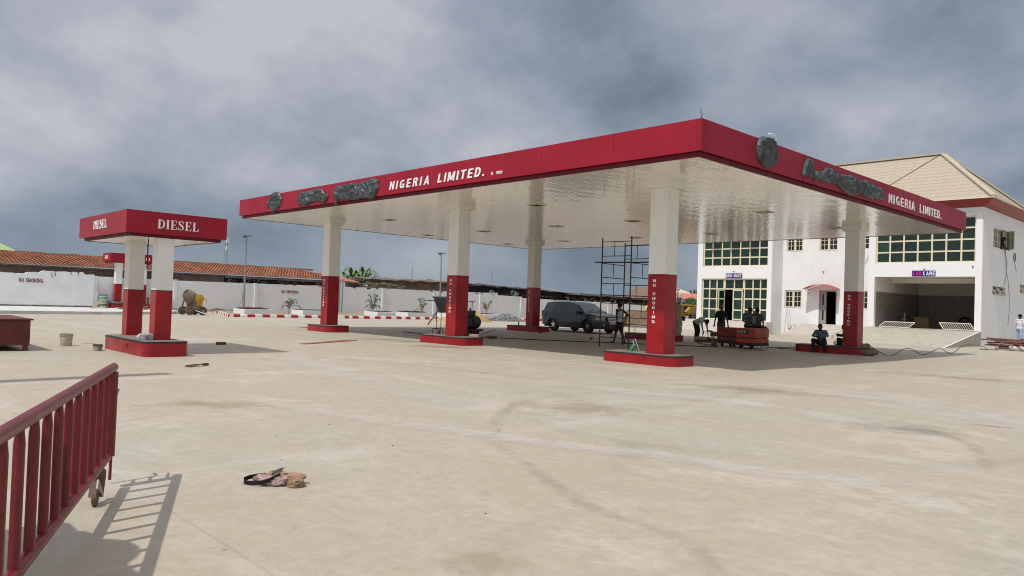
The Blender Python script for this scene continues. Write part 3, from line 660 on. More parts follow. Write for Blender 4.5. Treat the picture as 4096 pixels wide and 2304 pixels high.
b.holes((XE, 0, 0), (0, 1, 0), (0, 0, 1), YF, YB, 0, ZW, [(35.65, 38.45, 5.7, 6.87), (35.66, 38.43, 2.95, 3.45), (41.88, 43.6, 3.25, 3.8)], .22, (1, 0, 0))
b.quad((XM, YF, 0), (XM, YM, 0), (XM, YM, 9.5), (XM, YF, 8.2)); b.quad((XC, YF, 0), (XC, YM, 0), (XC, YM, 9.5), (XC, YF, 8.2))
b.quad((XW, YB, 0), (XW, YF, 0), (XW, YF, ZW), (XW, YB, ZW)); b.quad((XW, YB, 0), (XE, YB, 0), (XE, YB, ZW), (XW, YB, ZW))
ob('wall', b, WHITE, bl)
PBm = mat('bright_white_plaster', (.84, .85, .86), .7, var=.03); b = B()
for x0, x1, z0, z1 in ((XC + .03, XE - .02, .82, 7.5), ):
    b.holes((0, YF - .03, 0), (1, 0, 0), (0, 0, 1), x0, x1, z0, z1, [(-8.85, -3.43, .82, 3.885), (-8.83, -3.43, 4.7, 7.34)], .028, (0, -1, 0))
ob('plaster_band', b, PBm, bl); b = B(); b.holes((0, YF - .03, 0), (1, 0, 0), (0, 0, 1), XW + .02, XM - .02, .82, 7.5, [(-20.98, -15.87, .83, 3.78), (-20.95, -15.87, 4.64, 7.0)], .028, (0, -1, 0))
ob('plaster_band', b, mat('bright_white_plaster', (.84, .85, .86), .7, var=.03), bl)
# inside the car care bay
b = B(); x0, x1, y1 = -8.85, -3.43, 41.4
b.quad((x0, YF + .22, .82), (x1, YF + .22, .82), (x1, y1, .82), (x0, y1, .82)); b.mi = 1
b.quad((x0, YF + .22, 3.9), (x0, y1, 3.9), (x1, y1, 3.9), (x1, YF + .22, 3.9)); b.quad((x0, y1, 3.0), (x1, y1, 3.0), (x1, y1, 3.9), (x0, y1, 3.9)); b.quad((x0, YF + .22, 3.0), (x0, y1, 3.0), (x0, y1, 3.9), (x0, YF + .22, 3.9)); b.quad((x1, YF + .22, 3.0), (x1, y1, 3.0), (x1, y1, 3.9), (x1, YF + .22, 3.9)); b.mi = 2
b.quad((x0, y1, .82), (x1, y1, .82), (x1, y1, 3.0), (x0, y1, 3.0)); b.quad((x0, YF + .22, .82), (x0, y1, .82), (x0, y1, 3.0), (x0, YF + .22, 3.0)); b.quad((x1, YF + .22, .82), (x1, y1, .82), (x1, y1, 3.0), (x1, YF + .22, 3.0))
b.mi = 1; b.box(x0, x1, 36.5, 36.8, 3.62, 3.899)
tilem = bpy.data.materials.new('bay_wall_tile'); tilem.use_nodes = True; t = tilem.node_tree; br = N(t, 'ShaderNodeTexBrick', inp={'Scale': 1, 'Color1': (.30, .265, .24, 1), 'Color2': (.24, .21, .19, 1), 'Mortar': (.19, .17, .15, 1), 'Mortar Size': .012, 'Brick Width': .4, 'Row Height': .22}); br.offset = 0
cxyz = N(t, 'ShaderNodeCombineXYZ'); sx = N(t, 'ShaderNodeSeparateXYZ'); tcx = N(t, 'ShaderNodeTexCoord'); t.links.new(tcx.outputs['Object'], sx.inputs[0]); t.links.new(fmath(t, 'ADD', sx.outputs[0], sx.outputs[1]), cxyz.inputs[0]); t.links.new(sx.outputs[2], cxyz.inputs[1]); t.links.new(cxyz.outputs[0], br.inputs['Vector']); t.links.new(br.outputs[0], t.nodes['Principled BSDF'].inputs['Base Color']); t.nodes['Principled BSDF'].inputs['Roughness'].default_value = .5
ob('wash_bay', b, [CONC, mat('bay_plaster', (.78, .75, .70), .9), tilem], bl)
# dark rooms behind the other glass and doors
b = B()
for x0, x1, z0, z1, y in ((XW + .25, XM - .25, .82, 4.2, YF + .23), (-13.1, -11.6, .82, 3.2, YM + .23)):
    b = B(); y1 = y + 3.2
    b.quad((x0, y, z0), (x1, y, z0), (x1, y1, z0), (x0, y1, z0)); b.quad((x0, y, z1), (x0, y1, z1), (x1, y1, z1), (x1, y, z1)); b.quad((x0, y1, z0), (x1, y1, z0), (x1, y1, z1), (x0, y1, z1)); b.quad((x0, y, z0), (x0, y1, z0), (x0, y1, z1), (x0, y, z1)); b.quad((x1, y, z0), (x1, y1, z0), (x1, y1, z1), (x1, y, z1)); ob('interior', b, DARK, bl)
# windows
def grid_win(xs, zs, y, fr=.045, pane=GLASSG, parent=bl, panes2=None, name='window'):
    b = B()
    for x in xs: b.box(x - fr, x + fr, y, y + .07, zs[0] - .0, zs[-1])
    for z in zs: b.box(xs[0], xs[-1], y + .004, y + .066, z - fr, z + fr)
    f = ob(name, b, FRAME, parent)
    b = B(); b.mi = 0
    for i in range(len(xs) - 1):
        for j in range(len(zs) - 1):
            b.mi = 1 if (panes2 and (i, j) in panes2) else 0
            tl_ = random.uniform(-.006, .006); b.quad((xs[i], y + .034 + tl_, zs[j]), (xs[i + 1], y + .034 - tl_, zs[j]), (xs[i + 1], y + .034 - tl_, zs[j + 1]), (xs[i], y + .034 + tl_, zs[j + 1]))
    ob('pane', b, [pane, GLASSG2], f); return f
X7 = [-20.9, -20.2, -19.45, -18.74, -18.01, -17.28, -16.56, -15.91]
uw = grid_win(X7, [4.68, 5.27, 5.9, 6.5, 6.97], YF + .09, panes2={(0, 0), (1, 1), (0, 1), (2, 1), (3, 1), (1, 2), (2, 2), (0, 2), (1, 3)})
for i in (1, 3, 5):   # top lights pushed open
    x0, x1 = X7[i] + .02, X7[i + 1] - .02; b = B()
    A0, A1 = Vector((x0, YF + .02, 6.82)), Vector((x1, YF + .02, 6.82)); d = Vector((0, -.42, -.33))
    for p, q in ((A0, A1), (A0 + d, A1 + d), (A0, A0 + d), (A1, A1 + d)): b.beam(p, q, .045, .045)
    sa = ob('open_sash', b, FRAME, uw); b = B(); b.quad(A0, A1, A1 + d, A0 + d); ob('pane', b, GLASSG2, sa)
XA = [-20.93, -20.38, -19.79, -19.23]; ZA = [.88, 1.6, 2.33, 3.05, 3.74]
grid_win(XA, ZA, YF + .09, panes2={(0, 0), (1, 0), (0, 1), (1, 3)})
grid_win([-17.62, -16.98, -16.42, -15.91], [.85, 1.62, 2.36, 3.07, 3.74], YF + .09, pane=GLASSG, panes2={(2, 0)})
grid_win([-19.14, -18.41, -17.7], [3.05, 3.74], YF + .09)
# diagonal burglar bars seen through the left panes
b = B()
for k in range(-4, 12):
    for sgn in (1, -1):
        xa = -20.9 + k * .28; pts = []
        for i in range(0, 30):
            x = xa + sgn * i * .1; z = .9 + i * .1
            if -20.9 < x < -19.25 and z < 3.7: pts.append((x, YF + .2, z))
        if len(pts) > 2: b.tube([pts[0], pts[-1]], .012, 4)
ob('burglar_bars', b, STEEL, bl)
# glazed double door standing open
def leaf(hx, ang, w, sgn):
    M_ = Matrix.Translation((hx, YF + .05, 0)) @ Matrix.Rotation(ang, 4, 'Z'); b = B(); b.M = M_
    for x in (0, w - .08): b.box(x, x + .08, -.02, .02, .85, 3.0)
    for z in (.85, 1.5, 2.28, 2.9): b.box(.08, w - .08, -.02, .02, z, z + .1)
    lf = ob('door', b, FRAME, bl); b = B(); b.M = M_; b.quad((.08, 0, .9), (w - .08, 0, .9), (w - .08, 0, 2.95), (.08, 0, 2.95)); ob('pane', b, GLASSG2, lf)
    b = B(); b.M = M_; b.tube([(w - .1, -.03, 1.55), (w - .14, -.09, 1.58), (w - .14, -.09, 2.0), (w - .1, -.03, 2.03)], .018, 6); ob('handle', b, LETTER, lf)
leaf(-19.12, R(-100), .68, 1); leaf(-17.72, R(180 + 40), .68, 1)
b = B(); b.box(-18.75, -18.1, YF + 2.6, YF + 2.65, .82, 3.0); lat = ob('inner_door', b, mat('inner_door_brown', (.05, .03, .022), .7), bl)
b = B(); b.box(-18.6, -18.25, YF + 2.57, YF + 2.595, 1.9, 2.8); b.box(-18.6, -18.25, YF + 2.57, YF + 2.595, 1.0, 1.75); ob('pane', b, mat('bright_green_glass', (.12, .45, .22), .3), lat)
# car care upper window
XCW = [-8.79, -8.03, -7.25, -6.48, -5.71, -4.96, -4.18, -3.47]
grid_win(XCW, [4.74, 5.36, 6.02, 6.68, 7.30], YF + .09, panes2={(0, 0), (0, 1), (0, 2)})
# cottage-paned windows of the middle block
def cottage(x0, x1, z0, z1, y, rows, cols_=2, nrm='y'):
    b = B(); xm = (x0 + x1) / 2
    for a, c in ((x0, xm), (xm, x1)):
        for x in (a, c - .07): b.box(x, x + .07, y, y + .06, z0, z1)
        for z in (z0, z1 - .07): b.box(a + .07, c - .07, y, y + .06, z, z + .07)
        for i in range(1, cols_): x = a + .07 + (c - a - .14) * i / cols_; b.box(x - .014, x + .014, y + .01, y + .05, z0 + .07, z1 - .07)
        for j in range(1, rows): z = z0 + .07 + (z1 - z0 - .14) * j / rows; b.box(a + .07, c - .07, y + .012, y + .048, z - .014, z + .014)
    f = ob('window', b, FRAME, bl); b = B(); b.quad((x0, y + .03, z0), (x1, y + .03, z0), (x1, y + .03, z1), (x0, y + .03, z1)); ob('pane', b, GLASSD, f)
for x0, x1 in ((-15.28, -14.15), (-12.99, -11.79), (-10.93, -9.76)): cottage(x0, x1, 5.72, 6.78, YM + .04, 3)
cottage(-15.34, -14.16, 1.87, 3.02, YM + .04, 3); cottage(-10.88, -9.78, 1.9, 3.05, YM + .04, 3)
# middle entrance: part open panelled door, red polycarbonate hood
b = B(); b.box(-12.96, -12.9, YM + .02, YM + .14, .84, 3.04); b.box(-11.84, -11.78, YM + .02, YM + .14, .84, 3.04); b.box(-12.9, -11.84, YM + .02, YM + .14, 2.98, 3.04); dr = ob('door', b, mat('grey_door', (.28, .26, .25), .5), bl)
b = B(); b.box(-12.9, -12.48, YM + .05, YM + .1, .84, 2.98); ob('door_leaf', b, mat('grey_door', (.28, .26, .25), .5), dr)
b = B(); b.box(-12.74, -12.64, YM + .04, YM + .055, 1.1, 1.75); b.box(-12.74, -12.64, YM + .04, YM + .055, 2.1, 2.8); ob('door_glass', b, GLASSD, dr)
HOOD = mat('red_polycarbonate', (.50, .015, .02), .25, trans=.15)
b = B(); prev = None
for k in range(13):
    u = k / 12; x = -13.75 + u * 2.2; z = 3.1 + .32 * math.sin(math.pi * u); row = [b.v((x, YM - .02, z + .06)), b.v((x, YM - .95, z))]
    if prev: b.face([prev[0], prev[1], row[1], row[0]])
    prev = row
bmesh.ops.solidify(b.bm, geom=b.bm.faces[:], thickness=.015)
hd = ob('door_hood', b, HOOD, bl)
for x in (-13.6, -11.7): b = B(); b.tube([(x, YM - .01, 3.1), (x, YM - .9, 3.12)], .02, 6); b.tube([(x, YM - .01, 2.75), (x, YM - .7, 3.1)], .015, 6); ob('bracket', b, STEEL, hd)
# security lamps
for x, z, y in ((-18.4, 4.28, YF - .04), (-12.7, 4.3, YM), (-6.05, 4.32, YF - .04), (-3.55, 4.45, YF - .04)):
    b = B(); b.cbox((x, y - .03, z), (.07, .07, .05)); ob('wall_lamp', b, BLACK, bl)
# side windows
b = B()
def yz_frame(b, x, y0, y1, z0, z1, mull, rows):
    ys = [y0 + (y1 - y0) * k / mull for k in range(mull + 1)]
    for y in ys: b.box(x - .05, x, y - .03, y + .03, z0, z1)
    for z in (z0, z1): b.box(x - .049, x - .001, y0, y1, z - .03, z + .03)
    for j in range(1, rows): z = z0 + (z1 - z0) * j / rows; b.box(x - .04, x - .01, y0, y1, z - .012, z + .012)
    for k in range(mull): y = (ys[k] + ys[k + 1]) / 2; b.box(x - .04, x - .01, y - .012, y + .012, z0, z1)
yz_frame(b, XE - .06, 35.68, 37.3, 5.73, 6.84, 3, 3); sw = ob('window', b, FRAME, bl)
b = B(); b.quad((XE - .09, 35.65, 5.7), (XE - .09, 37.3, 5.7), (XE - .09, 37.3, 6.87), (XE - .09, 35.65, 6.87)); ob('pane', b, GLASSD, sw)
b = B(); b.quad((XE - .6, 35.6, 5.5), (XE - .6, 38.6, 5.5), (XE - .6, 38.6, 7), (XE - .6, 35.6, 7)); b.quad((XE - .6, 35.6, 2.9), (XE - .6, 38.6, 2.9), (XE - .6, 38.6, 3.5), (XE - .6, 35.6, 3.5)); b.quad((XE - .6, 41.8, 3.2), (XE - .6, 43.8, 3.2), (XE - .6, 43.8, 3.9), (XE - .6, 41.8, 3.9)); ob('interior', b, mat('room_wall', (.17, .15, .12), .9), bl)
b = B(); b.M = Matrix.Translation((XE - .02, 38.43, 0)) @ Matrix.Rotation(R(-38), 4, 'Z')
for x in (0, .62): b.box(x, x + .06, -.02, .02, 5.72, 6.84)
for z in (5.72, 6.78): b.box(.06, .62, -.02, .02, z, z + .06)
b.box(.32, .35, -.015, .015, 5.78, 6.78)
for z in (6.1, 6.45): b.box(.06, .62, -.012, .012, z, z + .025)
M_ = b.M.copy(); sh = ob('open_shutter', b, FRAME, sw); b = B(); b.M = M_; b.quad((.04, 0, 5.74), (.64, 0, 5.74), (.64, 0, 6.82), (.04, 0, 6.82)); ob('pane', b, GLASSP, sh)
for y0, y1, z0, z1 in ((35.7, 38.4, 2.97, 3.43), (41.9, 43.55, 3.27, 3.77)):
    b = B(); b.box(XE - .12, XE - .08, y0, y1, z0, z0 + .04); ym = (y0 + y1) / 2
    for (ya, yb) in ((y0, ym), (ym, y1)):
        d = .18
        b.beam((XE - .1, ya + .05, z1 - .02), (XE - .1 + d, ya + .35, z0 + .03), .04); b.beam((XE - .1, yb - .25, z1 - .02), (XE - .1 + d, yb + .0, z0 + .03), .04); b.beam((XE - .1 + d, ya + .35, z0 + .03), (XE - .1 + d, yb, z0 + .03), .04); b.beam((XE - .1 + d * .5, ya + .2, (z0 + z1) / 2), (XE - .1 + d * .5, yb - .12, (z0 + z1) / 2), .03)
    wn = ob('window', b, FRAME, bl); b = B(); b.quad((XE - .14, y0, z0), (XE - .14, y1, z0), (XE - .14, y1, z1), (XE - .14, y0, z1)); ob('pane', b, mat('dusty_glass', (.10, .095, .08), .3), wn)
# eaves
b = B(); ov = .58
prof = [(0, 7.80), (.05, 7.82), (.30, 7.95), (.50, 8.15), (ov, 8.2), (ov, 8.26), (0, 8.26)]
def eave(p, q, n_):
    p = Vector(p); q = Vector(q); n_ = Vector(n_); d = (q - p).normalized()
    A_, C_ = [], []
    for o_, z in prof: A_.append(b.v(p + n_ * o_ - d * (o_ if eave.m0 else 0) + Vector((0, 0, z)))); C_.append(b.v(q + n_ * o_ + d * (o_ if eave.m1 else 0) + Vector((0, 0, z))))
    for i in range(len(prof) - 1): b.face([A_[i], C_[i], C_[i + 1], A_[i + 1]])
eave.m0 = True; eave.m1 = False; eave((XW, YF, 0), (XM, YF, 0), (0, -1, 0)); eave.m0 = False; eave.m1 = True; eave((XC, YF, 0), (XE, YF, 0), (0, -1, 0)); eave.m0 = True; eave.m1 = False; eave((XE, YF, 0), (XE, YB, 0), (1, 0, 0))
b.quad((XM, YM - .5, 9.1), (XC, YM - .5, 9.1), (XC, YM, 9.1), (XM, YM, 9.1))
ob('eaves', b, mat('eave_red', (.24, .018, .02), .45, var=.12), bl)
# roof
roofm = bpy.data.materials.new('cream_metal_tile'); roofm.use_nodes = True; t = roofm.node_tree; bs = t.nodes['Principled BSDF']
uvn = N(t, 'ShaderNodeUVMap'); sp = N(t, 'ShaderNodeSeparateXYZ'); t.links.new(uvn.outputs[0], sp.inputs[0])
sc = fmath(t, 'ABSOLUTE', fmath(t, 'SINE', fmath(t, 'MULTIPLY', sp.outputs[0], math.pi / .55)))
rowf = fmath(t, 'FRACT', fmath(t, 'ADD', fmath(t, 'DIVIDE', sp.outputs[1], .36), fmath(t, 'MULTIPLY', sc, .22)))
line = fmath(t, 'LESS_THAN', rowf, .14)
cc = mixc(t, noisen(t, N(t, 'ShaderNodeTexCoord').outputs['Object'], 1.5, 5), (.45, .385, .30), (.39, .335, .26))
t.links.new(mixc(t, fmath(t, 'MULTIPLY', line, .4), cc, (.20, .16, .11)), bs.inputs['Base Color']); bs.inputs['Roughness'].default_value = .7
bn = N(t, 'ShaderNodeBump', inp={'Strength': .8, 'Distance': .05}); t.links.new(fmath(t, 'ADD', rowf, fmath(t, 'MULTIPLY', sc, .4)), bn.inputs['Height']); t.links.new(bn.outputs[0], bs.inputs['Normal'])
def roof_face(b, pts, ud, vd, o):
    uvl = b.bm.loops.layers.uv.verify(); f = b.quad(*pts) if len(pts) > 2 else None
    for l in f.loops: d = l.vert.co - Vector(o); l[uvl].uv = (d.dot(Vector(ud)), d.dot(Vector(vd).normalized()))
ze = 8.27; E0 = (XE + ov, YF - ov); yb2 = 40.4; AP = Vector((-6.15, 36.7, 11.62)); AL = Vector((XW + 3.2, 36.7, 11.62))
b = B()
FRc = [Vector((XE + ov + .04, YF - ov - .04, ze)), Vector((XE + ov + .04, yb2, ze)), Vector((XW - ov, yb2, ze)), Vector((XW - ov, YF - ov - .04, ze))]
sl = (AP.z - FRc[0].z) / (AP.y - FRc[0].y); zm = ze + sl * 1.45; ym_ = FRc[0].y + 1.45
uvl_ = b.bm.loops.layers.uv.verify()
fm = b.face([b.v(q) for q in (FRc[3], (XM, FRc[0].y, ze), (XM, ym_, zm), (XC, ym_, zm), (XC, FRc[0].y, ze), FRc[0], AP, AL)])
for l in fm.loops: d_ = l.vert.co - FRc[3]; l[uvl_].uv = (d_.x, d_.dot(Vector((0, 1, 1)).normalized()))
roof_face(b, [FRc[0], FRc[1], AP], (0, 1, 0), (-1, 0, 1), FRc[0])
roof_face(b, [FRc[1], FRc[2], AL, AP], (-1, 0, 0), (0, -1, 1), FRc[1]); roof_face(b, [FRc[2], FRc[3], AL], (0, -1, 0), (1, 0, 1), FRc[2])
roof_face(b, [FRc[2], FRc[1], Vector((XE + ov, YB, ze - .02)), Vector((XW - ov, YB, ze - .02))], (1, 0, 0), (0, 1, 0), FRc[2])
rf = ob('roof', b, roofm, bl)
def cap(p, q, w=.16):
    b = B(); b.beam(Vector(p) + Vector((0, 0, .04)), Vector(q) + Vector((0, 0, .04)), w * 2, .09); return ob('ridge_cap', b, mat('cream_metal_tile_cap', (.46, .40, .31), .65), rf)
cap(FRc[0], AP); cap(AP, AL); cap(FRc[1], AP); b = B(); b.beam((-9.8, YF - ov, ze + .05), tuple(AP + Vector((-.1, 0, .03))), .06, .03); ob('valley_shadow_flashing', b, mat('flashing_shadow', (.20, .16, .12), .9), rf)  # flashing strip coloured dark to paint in a ridge-cap shadow line
b = B(); b.beam((XW - ov, YF - ov - .06, 8.24), (XM, YF - ov - .06, 8.24), .07, .07); ob('gutter', b, FRAME, rf); b = B(); b.beam((XC, YF - ov - .06, 8.24), (XE + ov + .06, YF - ov - .06, 8.24), .07, .07); b.beam((XE + ov + .06, YF - ov - .06, 8.24), (XE + ov + .06, YB, 8.24), .07, .07); ob('gutter', b, FRAME, rf)
# steps and ramp
for k in range(5):
    b = B(); b.box(XW - .35 - .1 * k, XM + .15 + .03 * k, YF - .9 - .36 * k, YF - .035 if k == 0 else YF - .9 - .36 * (k - 1) + .02, 0, .81 - .165 * k, .008); ob('step', b, TILEST, bl)
for k in range(4):
    b = B(); b.box(-13.4 - .22 * k - .15, -10.75 + .0 - .2 * k + .35, YM - 1.5 - .33 * k, YM - .005 if k == 0 else YM - 1.5 - .33 * (k - 1) + .02, 0, .81 - .2 * k, .008); ob('step', b, TILEST, bl)
b = B(); a = [(-9.6, YF - .035, .8), (XE, YF - .035, .8), (XE + .02, 27.2, .004), (-8.6, 27.4, .004)]; lo_ = [(x, y, 0 if z < .1 else 0) for x, y, z in a]
b.quad(a[3], a[2], a[1], a[0]); b.quad((a[1][0], a[1][1], 0), a[1], a[2]); b.quad(a[0], (a[0][0], a[0][1], 0), a[3]); ob('ramp', b, CONC, bl)
b = B(); b.beam((XE - .03, YF - .06, .812), (XE - .02, 27.3, .012), .06, .012); ob('ramp_edge', b, WHITE, bl)
# signs over the doors
BLUE = mat('sign_blue', (.008, .012, .22), .35); SRED = mat('sign_red', (.75, .01, .08), .4)
ts = T('shop_sign', 'blue sign reading MINI MART above the glazed shop front', 'sign', (-18.4, YF, 3.8)); b = B(); b.box(-19.01, -17.75, YF - .075, YF - .035, 3.815, 4.14); ob('board', b, BLUE, ts)
b = block('MINI', .46, .23, (-18.97, YF - .076, 3.865), (1, 0, 0), (0, 0, 1), (0, -1, 0), .006, .16); merge(b, block('MART', .58, .23, (-18.38, YF - .076, 3.865), (1, 0, 0), (0, 0, 1), (0, -1, 0), .006, .16)); ob('lettering', b, LETTER, ts)
ts = T('shop_sign', 'blue sign with red and white CAR CARE above the open wash bay', 'sign', (-6.1, YF, 3.9)); b = B(); b.box(-6.71, -5.45, YF - .075, YF - .035, 3.915, 4.24); ob('board', b, BLUE, ts)
ob('lettering', block('CAR', .47, .23, (-6.67, YF - .076, 3.96), (1, 0, 0), (0, 0, 1), (0, -1, 0), .006, .2, .05), SRED, ts); ob('lettering', block('CARE', .64, .23, (-6.12, YF - .076, 3.96), (1, 0, 0), (0, 0, 1), (0, -1, 0), .006, .2, .05), LETTER, ts)
# cables on the side wall
def cable(name, pts, r, lab, cat='cable', m=CABLE, grp=None):
    P_ = [Vector(p) for p in pts]; out = []
    for i in range(len(P_) - 1):
        p0 = P_[max(i - 1, 0)]; p1 = P_[i]; p2 = P_[i + 1]; p3 = P_[min(i + 2, len(P_) - 1)]
        for k in range(5):
            u = k / 5; out.append(.5 * ((2 * p1) + (p2 - p0) * u + (2 * p0 - 5 * p1 + 4 * p2 - p3) * u * u + (3 * p1 - p0 - 3 * p2 + p3) * u ** 3))
    out.append(P_[-1]); b = B(); b.tube(out, r, 5); return mesh_thing(name, b, m, lab, cat, grp, smooth=60)
GC = mat('grey_cable', (.25, .24, .24), .7)
b = B(); Xc = XE + .025
for pts in ([(38.05, 5.7), (38.3, 5.0), (38.46, 4.4), (38.25, 3.9), (38.0, 3.5)], [(38.1, 5.7), (38.38, 5.1), (38.48, 4.4), (38.9, 3.9), (39.37, 2.93), (39.35, 1.98), (39.1, 1.2)]): b.tube([(Xc + .02 * math.sin(i), y, z) for i, (y, z) in enumerate(pts)], .014, 5)
mesh_thing('hanging_cable', b, GC, 'thin grey cables hanging down the side wall from the upper window', 'cable')
b = B(); b.tube([(Xc, 40.3 + .2 * math.cos(a), 5.43 + .24 * math.sin(a)) for a in [R(20 * k) for k in range(19)]], .022, 5); b.tube([(Xc, 40.35, 5.2), (Xc, 40.5, 4.9), (Xc, 40.8, 4.5)], .01, 5)
mesh_thing('cable_coil', b, CABLE, 'small dark coil of cable on the side wall, right of the open shutter', 'cable coil')

# ================================================================== BEYOND THE WALL
# long shed with barrel-tiled roof
tt = T('tiled_shed', 'long low shed with terracotta barrel tile roof beyond the white wall', 'shed', (-53.5, 4, 0))
TER = mat('terracotta_tile', (.40, .15, .075), .9, col2=(.20, .085, .05), vscale=1.1, bump=.004, detail=6)
b = B(); Y0, Y1, rows = -14.0, 21.6, 9; dx = 4.3 / rows; pit = .26; sub = 6; ny = int((Y1 - Y0) / pit) * sub
for r in range(rows):
    xa, xb = -51.35 - dx * r + .03, -51.35 - dx * (r + 1) - .03; za = 2.98 + .93 * r / rows; zb_ = 2.98 + .93 * (r + 1) / rows
    pa = pb_ = None
    for i in range(ny + 1):
        y = Y0 + i * pit / sub; w_ = abs(math.sin(math.pi * (i % sub) / sub)) if True else 0
        ti = i // sub; jx = .03 * mn.noise(Vector((ti * 1.7, r * 2.3, 1))); sag = .05 * mn.noise(Vector((y * .25, 5, 0))) - (.28 * max(0, (y - 19.2) / 2.4) if r > 5 else 0)
        A_ = b.v((xa + jx, y, za + .09 + .085 * w_ + sag)); C_ = b.v((xb + jx, y, zb_ + .02 + .075 * w_ + sag)); D_ = b.v((xa + jx, y, za + .03 + .07 * w_ + sag))
        if pa: b.face([pa[0], A_, C_, pa[1]]); b.face([pa[2], D_, A_, pa[0]])
        pa = (A_, C_, D_)
ob('roof', b, TER, tt)
b = B(); y = Y0
while y < 20.5: b.cbox((-55.72, y + .55, 4.0 + .04 * mn.noise(Vector((y, 0, 0)))), (.3, 1.06, .14), (random.uniform(-.03, .03), 0, 0)); y += 1.1
ob('ridge_tile', b, mat('faded_ridge', (.40, .20, .13), .9, var=.25), tt)
b = B(); b.prism([(-51.6, -14, 0), (-51.6, 11, 0), (-51.6, 11, 3.0), (-51.6, -14, 3.0)], (-1, 0, 0), .2); ob('wall', b, BROWNW, tt)
b = B(); b.box(-51.75, -52.0, 11, 20.6, 0, 2.98); ob('open_front', b, DARKW, tt)  # solid near-black panel painted in for the shade of the open front
b = B(); b.box(-51.45, -51.55, 11, 21.2, 2.78, 2.92); b.box(-51.45, -51.55, -14, 11, 2.9, 2.98); ob('eaves_beam', b, mat('bleached_beam', (.25, .2, .16), .9, var=.3), tt)
b = B()
for i in range(60):
    y = random.uniform(11.2, 21); z = random.uniform(2.42, 2.7); b.beam((-51.4, y, z), (-51.4 + random.uniform(-.2, .2), y + random.uniform(-.3, .3), z + random.uniform(-.06, .2)), .03)
tag(ob('brushwood', b, mat('dry_twigs', (.22, .20, .17), .9, var=.4), tt), kind='stuff')
tag(mesh_thing('tiled_lean_to', B().prism([(-51.2, 20.7, 3.05), (-51.2, 23.6, 2.95), (-54.4, 22.6, 3.7), (-54.4, 20.9, 3.75)], (0, 0, -1), .08), mat('faded_red_sheet', (.42, .13, .09), .8, var=.2), 'small faded red sheet roof at the right end of the tiled shed', 'roof'))
# black water tank on stand
t = T('water_tank', 'black plastic water tank behind the wall beside the banana plants', 'water tank', (-53.5, 24.6, 0))
ob('tank', B().lathe([(.0, 2.5), (.72, 2.5), (.76, 2.6), (.76, 3.1), (.6, 3.3), (.25, 3.38), (.2, 3.46), (0, 3.46)], (-53.5, 24.5, 0), n=20), BLACK, t, smooth=40); b = B()
for x in (-54, -53): 
    for y in (24, 25): b.box(x - .05, x + .05, y - .05, y + .05, 0, 2.5)
ob('stand', b, RUST, t)
for i, y in enumerate((20.25, 20.55, 20.85)):
    mesh_thing('standpipe', B().tube([(-49.6, y, .1), (-49.6, y + .02, 3.05 + .05 * i), (-49.62, y + .15, 3.12 + .05 * i)], .045, 8), STEEL, ['leftmost', 'middle', 'rightmost'][i] + ' of three grey vertical vent pipes standing against the white wall', 'vent pipe', 'vent pipes by the far left column')
def shed(label, y0, y1, x0, x1, ztop0, ztop1, zlow, wallm, roofm_, zig=.05, overhang=.4, xr=None):
    t = T('shed', label, 'shed', ((x0 + x1) / 2, (y0 + y1) / 2, 0)); b = B(); n_ = int((y1 - y0) / .35); pv = None
    for i in range(n_ + 1):
        y = y0 + (y1 - y0) * i / n_; z = ztop0 + (ztop1 - ztop0) * i / n_ + zig * mn.noise(Vector((y * .9, x0, 2))) + zig * .5 * mn.noise(Vector((y * 3, x0, 2)))
        c = [b.v((x0 + overhang, y, z - zlow)), b.v((x1, y, z)), b.v((x0 + overhang, y, z - zlow - .05)), b.v((x1, y, z - .06))]
        if pv: b.face([pv[0], c[0], c[1], pv[1]]); b.face([pv[2], pv[3], c[3], c[2]]); b.face([pv[0], pv[2], c[2], c[0]]); b.face([pv[1], c[1], c[3], pv[3]])
        pv = c
    ob('roof', b, roofm_, t)
    b = B(); b.prism([(x0, y0 + .2, 0), (x0, y1 - .2, 0), (x0, y1 - .2, ztop1 - zlow + .04), (x0, y0 + .2, ztop0 - zlow + .04)], (-1, 0, 0), .1); ob('wall', b, wallm, t)
    return t
RSH = mat('rust_sheet_roof', (.16, .11, .075), .85, var=.5, vscale=1.5, streak=(3, .6, 1)); BSH = mat('black_sheet_roof', (.035, .03, .028), .8, var=.5, vscale=1.5, streak=(3, .6, 1))
shed('low brown block shed with buckled rusty roof between the tank and the lamp pole', 25.5, 38.5, -53, -55.5, 3.6, 3.72, .25, mat('brown_clay_wall', (.17, .12, .085), .9, var=.35, vscale=1.5), RSH, .10)
b = B()
for i in range(46):
    y = random.uniform(24.4, 28.3); z = 2.5 + random.uniform(0, .42); b.cbox((-51.6 + random.uniform(-.3, .3), y, z), (.1, random.uniform(.6, 2.2), .05), (random.uniform(-.22, .22), 0, random.uniform(-.3, .3)))
mesh_thing('timber_stack', b, WOODM, 'untidy stack of old grey boards on top of the wall beside the brown shed', 'timber', kind='stuff')
s2 = shed('long black open market shed with sagging sheet roof behind the wall', 36.8, 52.5, -51.5, -55.5, 3.68, 3.3, .35, DARKW, BSH, .12)
s3 = shed('lower black sheet roofed shed farther right, above the parked car', 51.8, 76, -51.2, -55.5, 3.2, 2.72, .3, DARKW, BSH, .16)
b = B()
for i in range(26):
    y = 52.5 + i * .85; z = 2.85 - .018 * (y - 52.5) + random.uniform(-.04, .04); b.cbox((-50.9, y, z), (.9, random.uniform(.9, 1.9), .035), (random.uniform(-.06, .06), random.uniform(.0, .2), 0))
ob('loose_roof_sheet', b, SHEETM, s3)
b = B()
for y in range(52, 75, 3): b.box(-50.7, -50.8, y, y + .12, 0, 2.5)
ob('post', b, WOODM, s3)
b = B(); 
